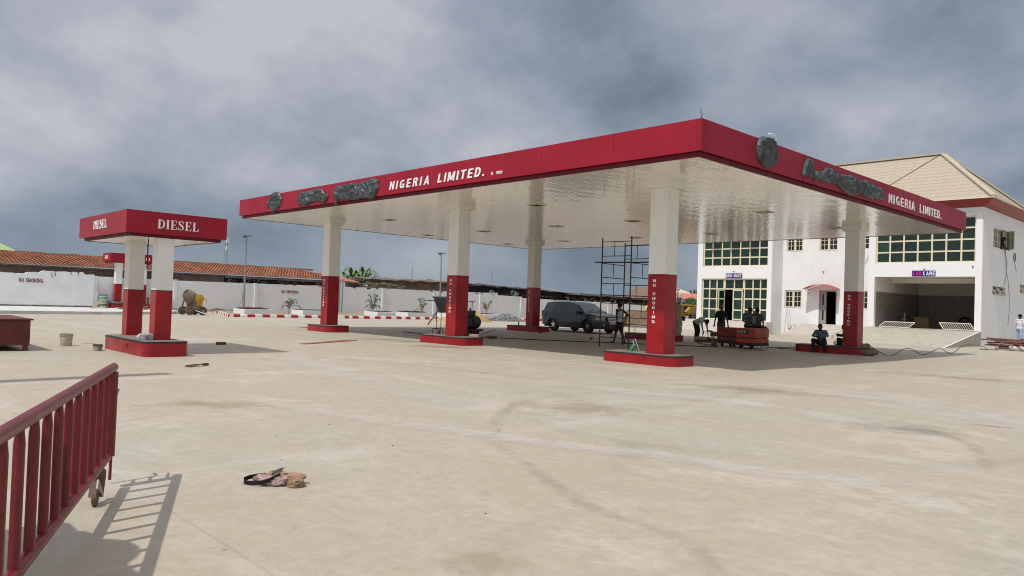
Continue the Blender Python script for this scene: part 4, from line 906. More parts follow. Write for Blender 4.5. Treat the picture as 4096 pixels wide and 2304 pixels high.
for cx, cy, cz, r in ((-50.1, 42.4, 2.62, .3), (-50.1, 42.8, 2.6, .22), (-50.1, 39.2, 2.6, .22)):
    for k in range(4): b.tube([(cx + .15 * math.cos(a + k), cy + r * math.cos(a), cz + r * (.8 + .1 * k) * math.sin(a)) for a in [R(24 * q) for q in range(16)]], .012, 4)
mesh_thing('razor_wire', b, STEEL, 'small coil of razor wire on the wall in front of the black shed', 'razor wire')
b = B()
for i in range(90):
    y = random.uniform(52.5, 67); b.beam((-50.2, y, 2.0 - (y - 52) * .012), (-50.2 + random.uniform(-.2, .2), y + random.uniform(-.4, .4), 2.15 + random.uniform(-.1, .25) - (y - 52) * .012), .025)
mesh_thing('brushwood', b, mat('dry_twigs', (.22, .20, .17), .9), 'tangle of pale brushwood lying on the wall top above the parked car', 'brushwood', kind='stuff')
# houses beyond
def house(name, label, c, size, hw_, hr, wm, rm, hip=.35, rz=0, over=.4, wins=0):
    t = T(name, label, 'house', (c[0], c[1], 0)); M_ = Matrix.Translation((c[0], c[1], 0)) @ Matrix.Rotation(rz, 4, 'Z'); w_, d_ = size[0] / 2, size[1] / 2
    b = B(); b.M = M_; b.box(-w_, w_, -d_, d_, -.2, hw_); wl = ob('wall', b, wm, t)
    b = B(); b.M = M_; W_, D2 = w_ + over, d_ + over; L_ = W_ * (1 - hip); q = [(-W_, -D2, hw_), (W_, -D2, hw_), (W_, D2, hw_), (-W_, D2, hw_)]; r0, r1 = (-L_, 0, hr), (L_, 0, hr)
    b.quad(q[0], q[1], r1, r0); b.quad(q[2], q[3], r0, r1); b.quad(q[1], q[2], r1); b.quad(q[3], q[0], r0); b.quad(*q[::-1]); ob('roof', b, rm, t)
    for i in range(wins):
        b = B(); b.M = M_; x = -w_ + (i + .5) * 2 * w_ / wins
        b.box(x - .45, x + .45, -d_ - .03, -d_ + .05, hw_ - 1.7, hw_ - .5); b.box(x - .45, x + .45, d_ - .05, d_ + .03, hw_ - 1.7, hw_ - .5); ob('window', b, GLASSD, t)
    return t
A45 = -.81     # long side across the line of sight
HW = lambda n, c: mat(n, c, .85, var=.12)
house('house', 'grey metal hip roof rising behind the black sheds', (-77, 76.5), (3.4, 5), 3.6, 4.35, HW('pale_plaster', (.5, .47, .42)), mat('grey_metal_roof', (.14, .165, .19), .6), .3, A45 + math.pi, .2)
house('house', 'long slate blue roof above the parked car', (-76.5, 90.5), (7.2, 6), 3.6, 4.4, HW('pale_plaster', (.5, .47, .42)), mat('blue_metal_roof', (.10, .15, .21), .55), .25, .81, .4, 2)
house('house', 'low house with grey blue roof seen through the scaffold', (-66, 77), (5.2, 5), 2.1, 2.9, HW('pale_plaster', (.5, .47, .42)), mat('blue_metal_roof', (.10, .15, .21), .55), .3, .81, .3, 2)
house('house', 'beige two storey house with broad brown hip roof left of the nearest column', (-77, 102), (7.5, 8), 3.2, 5.45, HW('beige_plaster', (.55, .50, .42)), mat('brown_roof', (.20, .11, .085), .7, var=.15), .75, .81, .4, 5)
house('house', 'small shed with dark grey hip roof by the loader arm', (-63.8, 82.3), (1.6, 4), 2.15, 2.95, HW('beige_plaster', (.55, .50, .42)), mat('grey_metal_roof', (.14, .165, .19), .6), .6, .81, .35)
house('house', 'pale blue house with coral red roof right of the nearest column', (-55.5, 83), (6, 5), 3.1, 3.95, HW('pale_blue_plaster', (.48, .53, .60)), mat('coral_roof', (.50, .17, .12), .7, var=.15), .2, .81, .4, 3)
house('house', 'far off beige roof beyond the coral roofed house', (-91, 133), (6, 6), 5.2, 6.5, HW('pale_plaster', (.5, .47, .42)), mat('beige_roof', (.50, .45, .35), .8), .8, .81, .4)
t = house('house', 'house with bright green roof at the far left edge', (-95.5, -.5), (9, 6), 5.0, 7.9, HW('pale_plaster', (.5, .47, .42)), mat('light_green_roof', (.36, .47, .22), .7, var=.1, streak=(1, 1, 12)), .92, math.pi / 2, .6)
# telecom mast
t = T('telecom_mast', 'slim lattice telecom mast on the skyline between the two canopies', 'mast', (-139.2, 47.6, 0)); b = B()
for k in range(3): a = 2 * math.pi * k / 3; b.tube([(-139.2 + .75 * math.cos(a), 47.6 + .75 * math.sin(a), 0), (-139.2 + .22 * math.cos(a), 47.6 + .22 * math.sin(a), 12.6)], .04, 5)
for i in range(16):
    z0, z1 = i * .8, i * .8 + .8; r0, r1 = .75 - .53 * z0 / 12.6, .75 - .53 * z1 / 12.6
    for k in range(3): a, c = 2 * math.pi * k / 3, 2 * math.pi * (k + 1) / 3; b.beam((-139.2 + r0 * math.cos(a), 47.6 + r0 * math.sin(a), z0), (-139.2 + r1 * math.cos(c), 47.6 + r1 * math.sin(c), z1), .035); b.beam((-139.2 + r1 * math.cos(a), 47.6 + r1 * math.sin(a), z1), (-139.2 + r1 * math.cos(c), 47.6 + r1 * math.sin(c), z1), .035)
ob('lattice', b, STEEL, t)
for z, s in ((12.2, .5), (10.6, .4)):
    b = B(); b.box(-138.95, -138.75, 47.3, 47.5, z - s, z + s); b.box(-139.6, -139.4, 47.85, 48.05, z - s, z + s); ob('antenna', b, LETTER, t)
for x, y in ((-118, 78), (-112, 95)):
    mesh_thing('radio_mast', B().tube([(x, y, 0), (x, y, 8.3)], [.16, .08], 6), STEEL, ('thin' if y < 80 else 'fainter') + ' distant radio mast above the brown shed' + ('' if y < 80 else ', the right one of two'), 'mast', 'two far radio masts above the sheds')
# lamp posts inside the wall
def lamp_post(x, y, zt, label):
    t = T('lamp_post', label, 'lamp post', (x, y, 0), 'slim grey lamp posts along the wall')
    ob('pole', B().tube([(x, y, 0), (x, y, zt - .1)], [.085, .05], 10), STEEL, t, smooth=40)
    b = B(); b.box(x - .25, x + .25, y - .36, y + .36, zt - .08, zt); b.box(x - .2, x - .02, y - .2, y + .0, zt - .2, zt - .08); ob('lamp_head', b, STEEL, t)
    ob('wire', B().tube([(x, y - .1, 1.6), (x + .05, y - .13, 1.2), (x, y - .1, 1.0), (x, y - .4, .6)], .012, 4), BLACK, t)
lamp_post(-46, 10.25, 5.95, 'slim grey lamp post between the DIESEL canopy and the big canopy'); lamp_post(-46, 29.03, 5.98, 'slim grey lamp post just left of the middle front column')

# ------------------------------------------------------------------ plants
def frond(b, base, ang, length, rise, droop, lw=.085, ll=.36, n=13, curl=0):
    base = Vector(base); h = Vector((math.cos(ang), math.sin(ang), 0)); sd_ = Vector((-h.y, h.x, 0)); pts = []
    for i in range(n + 1):
        u = i / n; pts.append(base + h * length * (u * .85) + Vector((0, 0, rise * math.sin(u * 1.9) - droop * u * u)))
    b.mi = 1; b.tube(pts, [.014 * (1 - .8 * i / n) + .003 for i in range(n + 1)], 4); b.mi = 0
    for i in range(2, n):
        p = pts[i]; d = (pts[i + 1] - pts[i - 1]).normalized()
        for s in (-1, 1):
            L_ = ll * math.sin(math.pi * min(1, (i / n) * .9 + .12)) * random.uniform(.8, 1.15)
            q = (d * .75 + sd_ * s * .8 + Vector((0, 0, -.15 + random.uniform(-.15, .1)))).normalized(); w_ = q.cross(Vector((0, 0, 1))).normalized() * lw * .5
            m_ = p + q * L_ * .45; b.quad(p, m_ + w_, p + q * L_, m_ - w_)
def palm(x, y, z0, fr, label, stem=.45, cm=LEAF):
    t = T('young_palm', label, 'palm', (x, y, 0), 'young palms planted along the wall')
    b = B(); b.tube([(x, y, 0), (x + .01, y + .03, z0 + stem * .6), (x, y + .02, z0 + stem)], [.035, .025, .018], 6); ob('stem', b, STEM, t)
    b = B()
    for a, L_, r_, dr in fr: frond(b, (x, y + .02, z0 + stem * .75), R(a), L_, r_, dr)
    ob('fronds', b, [cm, STEM], t)
PX = -43.2
palm(PX, 12.5, .15, [(100, 1.0, .75, .35), (85, 1.3, .55, .6), (60, .7, .9, .3), (-75, .55, .75, .35), (-95, .7, .55, .6), (20, .5, .8, .4), (130, .6, .95, .25)], 'young palm under the far NO SMOKING stencil, one long frond bending right', .45)
palm(PX, 19.9, .15, [(95, 1.1, .7, .7), (80, .8, 1.2, .5), (100, .3, 1.4, .2), (-85, 1.0, .75, .75), (-100, .85, 1.1, .6), (-60, .9, .7, .9), (60, .5, 1.35, .3), (-130, .5, 1.4, .3), (120, .9, .8, .8)], 'bushiest young palm, right of the far left column', .55)
palm(PX, 24.9, .15, [(95, .45, 1.15, .2), (70, .5, .85, .3), (-95, .65, 1.25, .3), (-70, .6, .85, .5), (-110, .8, .5, .7), (-60, .45, 1.3, .2)], 'young palm left of the lamp post with upright fronds', .5, LEAFY)
palm(PX, 32.4, .15, [(90, .75, 1.15, .25), (70, .6, 1.3, .3), (-90, .9, 1.15, .35), (-80, .6, 1.0, .35), (-110, .4, .8, .4)], 'sparse young palm with a V of fronds above the gravel heap', .5, LEAFY)
palm(-34.5, -9.05, .05, [(85, .9, .9, .4), (60, .8, .7, .8), (100, .8, 1.1, .7), (-80, .9, .9, .5), (10, .8, .9, .8), (120, .9, .6, .9)], 'palm whose frond tips poke in at the left edge', .6)
# banana clump
t = T('banana_plant', 'clump of tall ragged banana plants behind the tiled shed', 'banana plant', (-62, 30.2, 0))
b = B(); 
for dy in (-1.4, -.5, .6, 1.3): b.tube([(-62, 30.2 + dy, 0), (-62, 30.2 + dy * 1.1, 3.5)], [.18, .1], 8)
ob('trunk', b, STEM, t); b = B(); random.seed(11)
for k in range(64):
    dy = random.choice((-1.5, -.7, 0, .7, 1.3)); a = random.choice((90, -90)) + random.uniform(-60, 60); L_ = random.uniform(1.1, 2.1); rise = random.uniform(.5, 1.95) * (1.1 if abs(dy) < 1 else .8); base = Vector((-62, 30.2 + dy, 3.1)); h = Vector((math.cos(R(a)), math.sin(R(a)), 0)); s_ = Vector((-h.y, h.x, 0)); prev = None; n_ = 12
    for i in range(n_ + 1):
        u = i / n_; p = base + h * L_ * u * .8 + Vector((0, 0, rise * math.sin(u * 2.1) - .55 * u * u)); w_ = .21 * math.sin(math.pi * min(1, u * .93 + .05)) * (1 if i % 2 else .55 + .4 * random.random()); tw_ = Vector((0, 0, -.35 * w_))
        row = [b.v(p - s_ * w_ + tw_), b.v(p), b.v(p + s_ * w_ + tw_)]
        if prev: b.face([prev[0], prev[1], row[1], row[0]]); b.face([prev[1], prev[2], row[2], row[1]])
        prev = row
ob('leaves', b, mat('banana_leaf', (.07, .17, .035), .5, var=.45, vscale=2.5), t)
def bushy(name, label, c, r, n, leaf, m, trunk=True, seed=1):
    random.seed(seed); t = T(name, label, 'tree', (c[0], c[1], 0)); b = B(); lobes = [(Vector(c) + Vector([random.uniform(-1, 1) * q * .6 for q in r]), random.uniform(.35, .6)) for _ in range(9)]
    for i in range(n):
        cc_, s_ = random.choice(lobes); d = Vector([random.gauss(0, 1) for _ in range(3)]).normalized(); p = cc_ + Vector([d[k] * r[k] * s_ * random.uniform(.6, 1) for k in range(3)]); L_ = leaf * random.uniform(.6, 1.3)
        a = Vector([random.gauss(0, 1) for _ in range(3)]).normalized(); e = a.orthogonal().normalized(); b.quad(p - a * L_ * .5, p + e * L_ * .3, p + a * L_ * .5, p - e * L_ * .3)
    ob('crown', b, m, t)
    if trunk:
        b = B(); b.tube([(c[0], c[1], 0), (c[0] + .1, c[1], c[2] * .6), c], [.2, .14, .05], 7)
        for k in range(5): b.tube([(c[0], c[1], c[2] * .5), tuple(lobes[k][0])], [.08, .03], 5)
        ob('trunk', b, STEM, t)
    return t
bushy('leafy_tree', 'round green tree between the loader and the shop', (-43.6, 68.4, 1.9), (1.6, 1.6, 1.1), 2600, .22, mat('tree_leaf', (.06, .13, .03), .6, var=.5, vscale=1.5), seed=3)
for i, (x, y, z) in enumerate(((-97.2, 149.7, 5.9), (-96.6, 150.5, 6.0), (-96.1, 151.2, 6.2))):
    t = T('pine_tree', ['leftmost', 'middle', 'rightmost'][i] + ' of three tiny dark pines on the skyline left of the shop', 'tree', (x, y, 0), 'far dark pines on the skyline'); ob('trunk', B().tube([(x, y, 0), (x, y, 5.8)], [.15, .05], 5), STEM, t)
    b = B()
    for k in range(260): u = random.random() ** .7; rr_ = .5 * u; a = random.uniform(0, 6.28); p = Vector((x + rr_ * math.cos(a), y + rr_ * math.sin(a), z + .7 - 1.7 * u)); b.quad(p, p + Vector((random.uniform(-.2, .2), random.uniform(-.2, .2), -.1)), p + Vector((random.uniform(-.1, .1), .1, -.22)))
    ob('crown', b, LEAFD, t)
for i, (x, y, z, s) in enumerate(((-78.9, 52.9, 4.25, .8), (-76, 73, 3.9, .4))):
    t = T('oil_palm', ['palm crown just showing over the brown shed roof', 'tiny palm crown over the black shed roof'][i], 'palm', (x, y, 0), 'palm crowns over the sheds'); ob('trunk', B().tube([(x, y, 0), (x, y, z)], .15, 6), STEM, t); b = B()
    for a in range(0, 360, 30): frond(b, (x, y, z), R(a), .9 * s, .6 * s, .35 * s, .07 * s, .35 * s, 9)
    ob('fronds', b, [LEAFD, STEM], t)

# ------------------------------------------------------------------ white tank boxes on the verge
PB = mat('box_white', (.76, .77, .78), .8, var=.06)
for i, (y0, y1, x1, lab, red) in enumerate(((7.66, 9.76, -41.8, 'white manhole box with red and black lids below the left lamp post', 1), (11.96, 14.3, -41.7, 'white raised manhole box partly behind the far left column', 0), (18.26, 19.96, -41.9, 'white raised manhole box in front of the bushiest palm', 0), (21.14, 23.35, -41.7, 'white raised manhole box with red and black lids left of the tipped board', 1), (29.35, 30.97, -41.6, 'white raised manhole box behind the gravel heap', 0), (25.3, 26.9, -41.7, 'white raised manhole box mostly behind the middle front column', 0))):
    t = T('manhole_box', lab, 'manhole box', (-41, (y0 + y1) / 2, 0), 'white raised manhole boxes on the verge'); h = .46
    b = B(); b.box(-40, x1, y0, y1, 0, h, .015); ob('masonry_box', b, PB, t)
    b = B(); b.box(-40.2, x1 + .2, y0 + .15, y1 - .25, h + .012, h + .06); ob('black_lid', b, BLACK, t)
    if red:
        b = B(); b.box(-40.9, x1 - .3, y0 + .3, y1 + .1, h + .07, h + .11); lid = ob('red_lid', b, mat('lid_red', (.22, .03, .03), .6), t)
        for yy in (y0 + .7, y0 + 1.5): ob('handle', B().tube([(-41.2, yy, h + .11), (-41.2, yy, h + .17), (-41.2, yy + .16, h + .17), (-41.2, yy + .16, h + .11)], .012, 5), RUST, lid)

# ------------------------------------------------------------------ heaps
def heap(name, label, cx, cy, rx, ry, h, m, seed, rz=0, stuff=True, n=26):
    b = B(); rows = []
    for i in range(n + 1):
        row = []
        for j in range(n + 1):
            u, v_ = i / n * 2 - 1, j / n * 2 - 1; rad = math.hypot(u, v_); z = max(0, 1 - rad ** 1.2) * h; z += .12 * h * mn.noise(Vector((u * 6, v_ * 6, seed))) * min(1, z / h * 3); row.append(b.v((cx + u * rx * (1 + .12 * mn.noise(Vector((u, v_, seed)))), cy + v_ * ry, z - .004)))
        rows.append(row)
    for i in range(n):
        for j in range(n): b.face([rows[i][j], rows[i + 1][j], rows[i + 1][j + 1], rows[i][j + 1]])
    return mesh_thing(name, b, m, label, name.replace('_', ' '), kind='stuff', smooth=60)
heap('sand_heap', 'low ochre sand heap by the kerb behind the middle front column', -34.3, 21.6, 2.1, 2.6, .42, mat('ochre_sand', (.42, .29, .14), .95, var=.15, bump=.02, bscale=8), 3)
heap('sand_heap', 'taller ochre sand heap showing right of the middle front column', -33.6, 22.7, 1.0, 1.5, .85, mat('ochre_sand', (.42, .29, .14), .95), 5)
heap('gravel_heap', 'grey gravel heap against the red and white kerb', -36.2, 28.3, 1.3, 1.9, .62, mat('grey_gravel', (.24, .24, .24), .95, col2=(.08, .08, .085), vscale=14, bump=.06, bscale=14, detail=2), 9)
b = B(); random.seed(5)
for i in range(420):
    a = random.uniform(0, 6.28); r_ = random.random() ** .6; u, v_ = r_ * math.cos(a), r_ * math.sin(a); z = max(0, 1 - r_ ** 1.2) * .62; s_ = random.uniform(.025, .055); b.mi = random.randint(0, 1); b.cbox((-36.2 + u * 1.35, 28.3 + v_ * 2.0, z), (s_ * 1.6, s_ * 1.3, s_), (random.random() * 3, random.random() * 3, random.random() * 3))
mesh_thing('gravel_stones', b, [mat('stone_pale', (.36, .36, .37), .9), mat('stone_dark', (.12, .12, .125), .9)], 'loose broken stones covering the gravel heap', 'stones', kind='stuff')
heap('soil_heap', 'brown spoil heap seen behind the loader bucket', -31, 42.5, 2.5, 2.5, 1.25, mat('brown_spoil', (.22, .13, .09), .95, var=.3, bump=.03), 12)

# ------------------------------------------------------------------ concrete mixer
t = T('concrete_mixer', 'dusty yellow concrete mixer on four wheels in front of the white wall', 'concrete mixer', (-41, 4.6, 0)); cx, cy = -41.0, 4.62
MIXG = mat('cement_caked_drum', (.24, .20, .155), .9, col2=(.20, .15, .10), vscale=3, bump=.006)
ax = Vector((.18, -.62, .62)).normalized(); dc = Vector((cx, cy - .15, 1.12))
b = B(); b.lathe([(.05, -.46), (.28, -.44), (.42, -.22), (.44, .02), (.35, .34), (.24, .56), (.21, .56), (.19, .3)], dc, ax, 24); dr = ob('drum', b, MIXG, t, smooth=35)
b = B(); b.lathe([(.0, .54), (.205, .55)], dc, ax, 24); ob('drum_mouth', b, DARK, dr)
b = B(); b.lathe([(.43, -.26), (.49, -.26), (.49, -.19), (.43, -.19)], dc, ax, 30); ob('ring_gear', b, MUD, dr)
for x in (cx + .55, cx - .55):
    b = B(); b.prism([(x, cy - .1, 1.0), (x, cy + .25, 1.0), (x, cy + .42, .38), (x, cy - .3, .38)], (1, 0, 0), .05); ob('side_frame', b, MUD, t)
b = B(); b.beam((cx - .5, cy - .45, .36), (cx - .5, cy + .55, .36), .08); b.beam((cx + .5, cy - .45, .36), (cx + .5, cy + .6, .36), .08); b.beam((cx - .55, cy - .4, .34), (cx + .6, cy - .4, .34), .07); b.beam((cx - .55, cy + .5, .34), (cx + .6, cy + .5, .34), .07); b.beam((cx, cy - .6, 1.0), (cx - .1, cy - .7, .4), .08); ob('chassis', b, MUD, t)
b = B(); b.lathe([(.0, .0), (.24, .0), (.27, .03), (.27, .08), (.0, .1)], (cx + .62, cy + .15, 1.08), (1, 0, 0), 24); b.box(cx + .62, cx + .7, cy, cy + .34, .65, .95); ob('gear_cover', b, YEL, t, smooth=40)
b = B(); wc = Vector((cx + .78, cy + .28, .88)); ring = [wc + Vector((0, .28 * math.cos(a), .28 * math.sin(a))) for a in [R(15 * k) for k in range(25)]]; b.tube(ring, .018, 6)
for a in (20, 140, 260): b.tube([wc, wc + Vector((0, .28 * math.cos(R(a)), .28 * math.sin(R(a))))], .014, 5)
b.tube([wc - Vector((.25, 0, 0)), wc], .03, 6); ob('tilt_wheel', b, YEL, t)
b = B(); b.prism([(cx - .2, cy - .75, 1.35), (cx + .1, cy - .78, 1.3), (cx + .1, cy - .5, .85), (cx - .2, cy - .5, .85)], (1, 0, 0), .08); ob('drum_guard', b, YELD, t)
for x, y in ((cx + .55, cy - .40), (cx + .55, cy + .42), (cx - .5, cy - .5), (cx - .5, cy + .3)):
    b = B(); b.lathe([(.13, -.07), (.24, -.07), (.28, -.03), (.28, .03), (.24, .07), (.13, .07)], (x, y, .28), (1, 0, 0), 20); w_ = ob('wheel', b, DUSTY, t, smooth=30); b = B(); b.lathe([(.0, -.05), (.14, -.05), (.14, .05), (.03, .09), (0, .09)], (x, y, .28), (1, 0, 0), 14); ob('hub', b, MUD, w_)
b = B(); b.tube([(cx + .6, cy - .05, .3), (cx + 1.2, cy + .5, .05)], .03, 6); b.tube([(cx + .6, cy + .35, .3), (cx + 1.15, cy + .5, .08)], .022, 6); ob('tow_bar', b, STEEL, t)
b = B(); 
for i in range(22): y = random.uniform(5.2, 9.0) if i < 12 else random.uniform(1.5, 4.2); b.cbox((-45.0 + random.uniform(-1.2, 1.2), y, .1 + random.random() * .25), (random.uniform(.05, .15), random.uniform(.6, 2.0), .05), (random.uniform(-.15, .15), 0, random.uniform(-.5, .5)))
mesh_thing('scrap_timber', b, WOODM, 'scattered scrap planks on the ground on both sides of the concrete mixer', 'planks', kind='stuff')

# ------------------------------------------------------------------ kerosene island and buckets
island(-49.85, -49.0, 1.86, 5.0, .47, 'distant red island under the KERO canopy', rad=.2)
b = B(); b.ball((-49.3, 2.4, .54), (.35, .75, .10), 4, jit=.35, js=2.2); mesh_thing('plastic_sheet', b, mat('black_plastic_sheet', (.05, .055, .06), .35, col2=(.2, .21, .22), vscale=4, bump=.03, bscale=6), 'crumpled dark plastic sheet on the KERO island', 'plastic sheet', smooth=50)
def bucket(x, y, z, r, h, m, label, lidm=None, grp=None, handle=True, band=None, cat='bucket', name='bucket'):
    t = T(name, label, cat, (x, y, z), grp); b = B(); b.lathe([(0, .0), (r * .84, 0), (r * .86, .01), (r, h), (r * .94, h), (r * .8, .02), (0, .02)], (x, y, z), n=20); ob('pail', b, m, t, smooth=35)
    b = B(); b.lathe([(r * .99, h * .84), (r * 1.06, h * .84), (r * 1.06, h * .88), (r * .99, h * .88)], (x, y, z), n=20); b.lathe([(r * .99, h * .95), (r * 1.06, h * .95), (r * 1.06, h * 1.0), (r * .99, h)], (x, y, z), n=20); ob('rim', b, lidm or m, t, smooth=35)
    if band: b = B(); b.lathe([(r * .93, h * .3), (r * .96, h * .3), (r * .985, h * .62), (r * .95, h * .62)], (x, y, z), n=20); ob('label_band', b, band, t)
    if handle: ob('handle', B().tube([(x + r * 1.03 * math.cos(a) * .1, y + r * 1.03 * math.cos(a), z + h * .85 - r * .7 * math.sin(a) * .6) for a in [R(15 * k) for k in range(13)]], .006, 4), STEEL, t)
    return t
bucket(-49.25, 1.45, .17, .24, .46, mat('white_pail', (.6, .6, .55), .5, var=.15), 'lower pail of a stack of two beside the KERO island, cream with dark smears', band=mat('paint_smear', (.12, .10, .05), .8, var=.5), grp='two stacked paint pails', lidm=mat('pail_green', (.05, .35, .2), .5))
bucket(-49.25, 1.45, .63, .25, .48, mat('white_pail', (.6, .6, .55), .5), 'upper pail of a stack of two beside the KERO island, green band', band=mat('pail_green', (.05, .35, .2), .5), grp='two stacked paint pails', lidm=BLACK)
b = B(); b.beam((-46.4, -.1, .05), (-47.3, .9, .8), .22, .03); mesh_thing('plank', b, WOODM, 'grey plank leaning on the low kerb near the paint pails', 'plank')
t = T('stool', 'small dark stool standing on the KERO island', 'stool', (-49.3, 4.6, .47)); b = B(); b.box(-49.5, -49.1, 4.4, 4.85, .92, .97); ob('seat', b, BLACK, t)
for x in (-49.45, -49.15):
    for y in (4.45, 4.8): b = B(); b.box(x - .02, x + .02, y - .02, y + .02, .48, .92); ob('leg', b, BLACK, t)
bucket(-12.55, -9.2, 0, .15, .315, mat('cement_pail', (.52, .47, .38), .85, var=.25, vscale=8), 'dirty cream pail standing alone left of the DIESEL canopy', grp='pails on the yard')
t = bucket(-10.72, -8.95, 0, .105, .155, mat('paint_tin', (.10, .10, .10), .5, col2=(.4, .4, .38), vscale=11), 'small black and white paint tin near the DIESEL island', lidm=BLACK, cat='paint tin', name='paint_tin')
ob('brush', B().beam((-10.72, -9.02, .17), (-10.95, -9.22, .155), .03, .012), WOODM, t)
t = T('broom', 'short straw hand broom lying on the concrete in front of the DIESEL island', 'broom', (-6.07, -8.37, 0)); b = B(); random.seed(3)
for i in range(70): a = random.uniform(-1, 1); c = random.uniform(0, 1); b.tube([(-6.10, -8.24, .03 + .015 * c), (-6.06 + .05 * a, -8.4 + .03 * c, .02 + .03 * c), (-6.02 + .10 * a, -8.62 + .06 * c, .008 + .025 * c)], .0035, 3)
ob('bristles', b, mat('straw', (.33, .22, .10), .9, var=.3, vscale=30), t); ob('binding', B().tube([(-6.12, -8.13, .035), (-6.105, -8.25, .035)], [.03, .026], 8), mat('binding_brown', (.09, .05, .035), .8), t)
for x, y, lab in ((-12.25, -5.35, 'rusty brown brick lying alone right of the DIESEL canopy shadow'),): mesh_thing('brick', B().cbox((x, y, .04), (.12, .26, .08), (0, 0, .2), .01), mat('brick_brown', (.16, .07, .035), .9, var=.3), lab, 'brick')
# small cement bag on the diesel island
t = T('carton', 'small crushed silver and white carton on the DIESEL island', 'carton', (-9.1, -8.33, .345)); b = B(); b.cbox((-9.16, -8.36, .42), (.3, .2, .14), (.06, .04, .12), .02); ob('box', b, mat('printed_carton', (.42, .42, .45), .5, col2=(.22, .16, .18), vscale=9), t); ob('bag', B().ball((-9.36, -8.40, .41), (.11, .10, .075), 3, jit=.25, js=14), mat('clear_bag', (.55, .56, .6), .25, var=.3, vscale=12), t)
# red steel box at the left edge
t = T('steel_chest', 'dark red steel chest on short legs at the left edge', 'chest', (-12.3, -10.6, 0)); CH = mat('oxide_red_steel', (.12, .018, .014), .55, var=.25, vscale=4)
b = B(); b.box(-13.6, -11.05, -11.9, -10.28, .13, .70, .01); ob('body', b, CH, t); b = B(); b.box(-13.65, -11.0, -11.95, -10.23, .70, .735, .006); ob('lid', b, CH, t)
for x, y in ((-11.1, -10.36), (-11.1, -11.1), (-13.5, -10.36), (-11.1, -11.8)): b = B(); b.box(x - .03, x + .03, y - .05, y + .05, 0, .14); b.box(x - .05, x + .05, y - .08, y + .08, 0, .012); ob('leg', b, CH, t)
ob('handle', B().tube([(-12.2, -11.2, .74), (-12.2, -11.2, .80), (-12.0, -11.0, .80), (-12.0, -11.0, .74)], .015, 6), CH, t)

# ------------------------------------------------------------------ red barrier gate in the foreground
GR = mat('barrier_red', (.165, .007, .012), .45, var=.18, vscale=9, bump=.0012, bscale=60, coat=.1); P0 = Vector((3.05, -12.5, 0)); ge = (Vector((5.25, -13.45, 0)) - P0).normalized(); gn = Vector((-ge.y, ge.x, 0))
gp = lambda s, z, k=0: P0 + ge * s + Vector((0, 0, z)) + gn * k
t = T('sliding_gate', 'red tubular steel gate on a caster cutting into the lower left corner', 'gate', gp(2, 0))
ob('top_rail', B().tube([gp(-.20, .885), gp(-.18, .887), gp(4.6, .887)], [.02, .033, .033], 16), GR, t, smooth=40); ob('bottom_rail', B().tube([gp(-.02, .242), gp(4.6, .242)], .033, 16), GR, t, smooth=40)
b = B(); b.tube([gp(-.095, .86), gp(-.085, .24)], .046, 14); ob('end_post', b, GR, t, smooth=40)
for k in range(18): s = .135 + .2545 * k; ob('baluster', B().tube([gp(s, .26), gp(s, .80), gp(s + .0, .87)], [.0235, .0235, .016], 12), GR, t, smooth=40)
b = B(); b.tube([gp(-.265, .60, .0), gp(-.23, .03, .0)], .0115, 8); b.tube([gp(-.265, .59, .0), gp(-.38, .57, -.02)], .0115, 8); lk = ob('drop_bolt', b, GR, t)
for z in (.52, .30): b = B(); q_ = -.23 - .035 * z / .6; b.tube([gp(q_, z - .02, 0), gp(q_, z + .02, 0)], .018, 8); b.beam(gp(q_, z, 0), gp(-.12, z, 0), .012, .03); ob('keeper', b, GR, lk)
b = B(); b.tube([gp(-.08, .70, .04), gp(-.34, .70, .02)], .008, 6); b.tube([gp(-.14, .745, 0), gp(-.26, .75, 0)], .012, 6); ob('latch_pin', b, GR, t)
b = B(); b.cbox(gp(.28, .19), (.07, .07, .06)); b.beam(gp(.30, .18, .026), gp(.38, .055, .026), .04, .006); b.beam(gp(.30, .18, -.026), gp(.38, .055, -.026), .04, .006); cst = ob('caster_fork', b, mat('caster_grey', (.14, .09, .07), .6, var=.3), t)
b = B(); b.lathe([(0, -.018), (.045, -.018), (.058, -.012), (.058, .012), (.045, .018), (0, .018)], gp(.40, .058), gn, 20); ob('caster_wheel', b, mat('caster_wheel', (.13, .085, .06), .7, var=.3, vscale=20), cst, smooth=35)
# block and post outside the frame, added to cast shadows into it
t = T('shadow_block', 'unseen white block added to cast a shadow beside the red gate', 'shadow caster', (4.6, -14.1, 0)); b = B(); b.box(3.75, 5.3, -14.4, -13.75, 0, 1.55, .1); b.box(4.0, 5.2, -14.3, -13.85, 1.5, 1.85, .15); ob('block_body', b, WHITE, t); b = B(); b.ball((4.55, -14.05, 1.85), (.3, .22, .25), 3); ob('block_top', b, WHITE, t)
t = T('shadow_post', 'unseen tall post added to cast a long shadow across the yard', 'post', (-4.2, -14.6, 0)); ob('pole', B().beam((-4.3, -15.9, 0), (-4.3, -15.9, 10.6), .75, .3), STEEL, t)

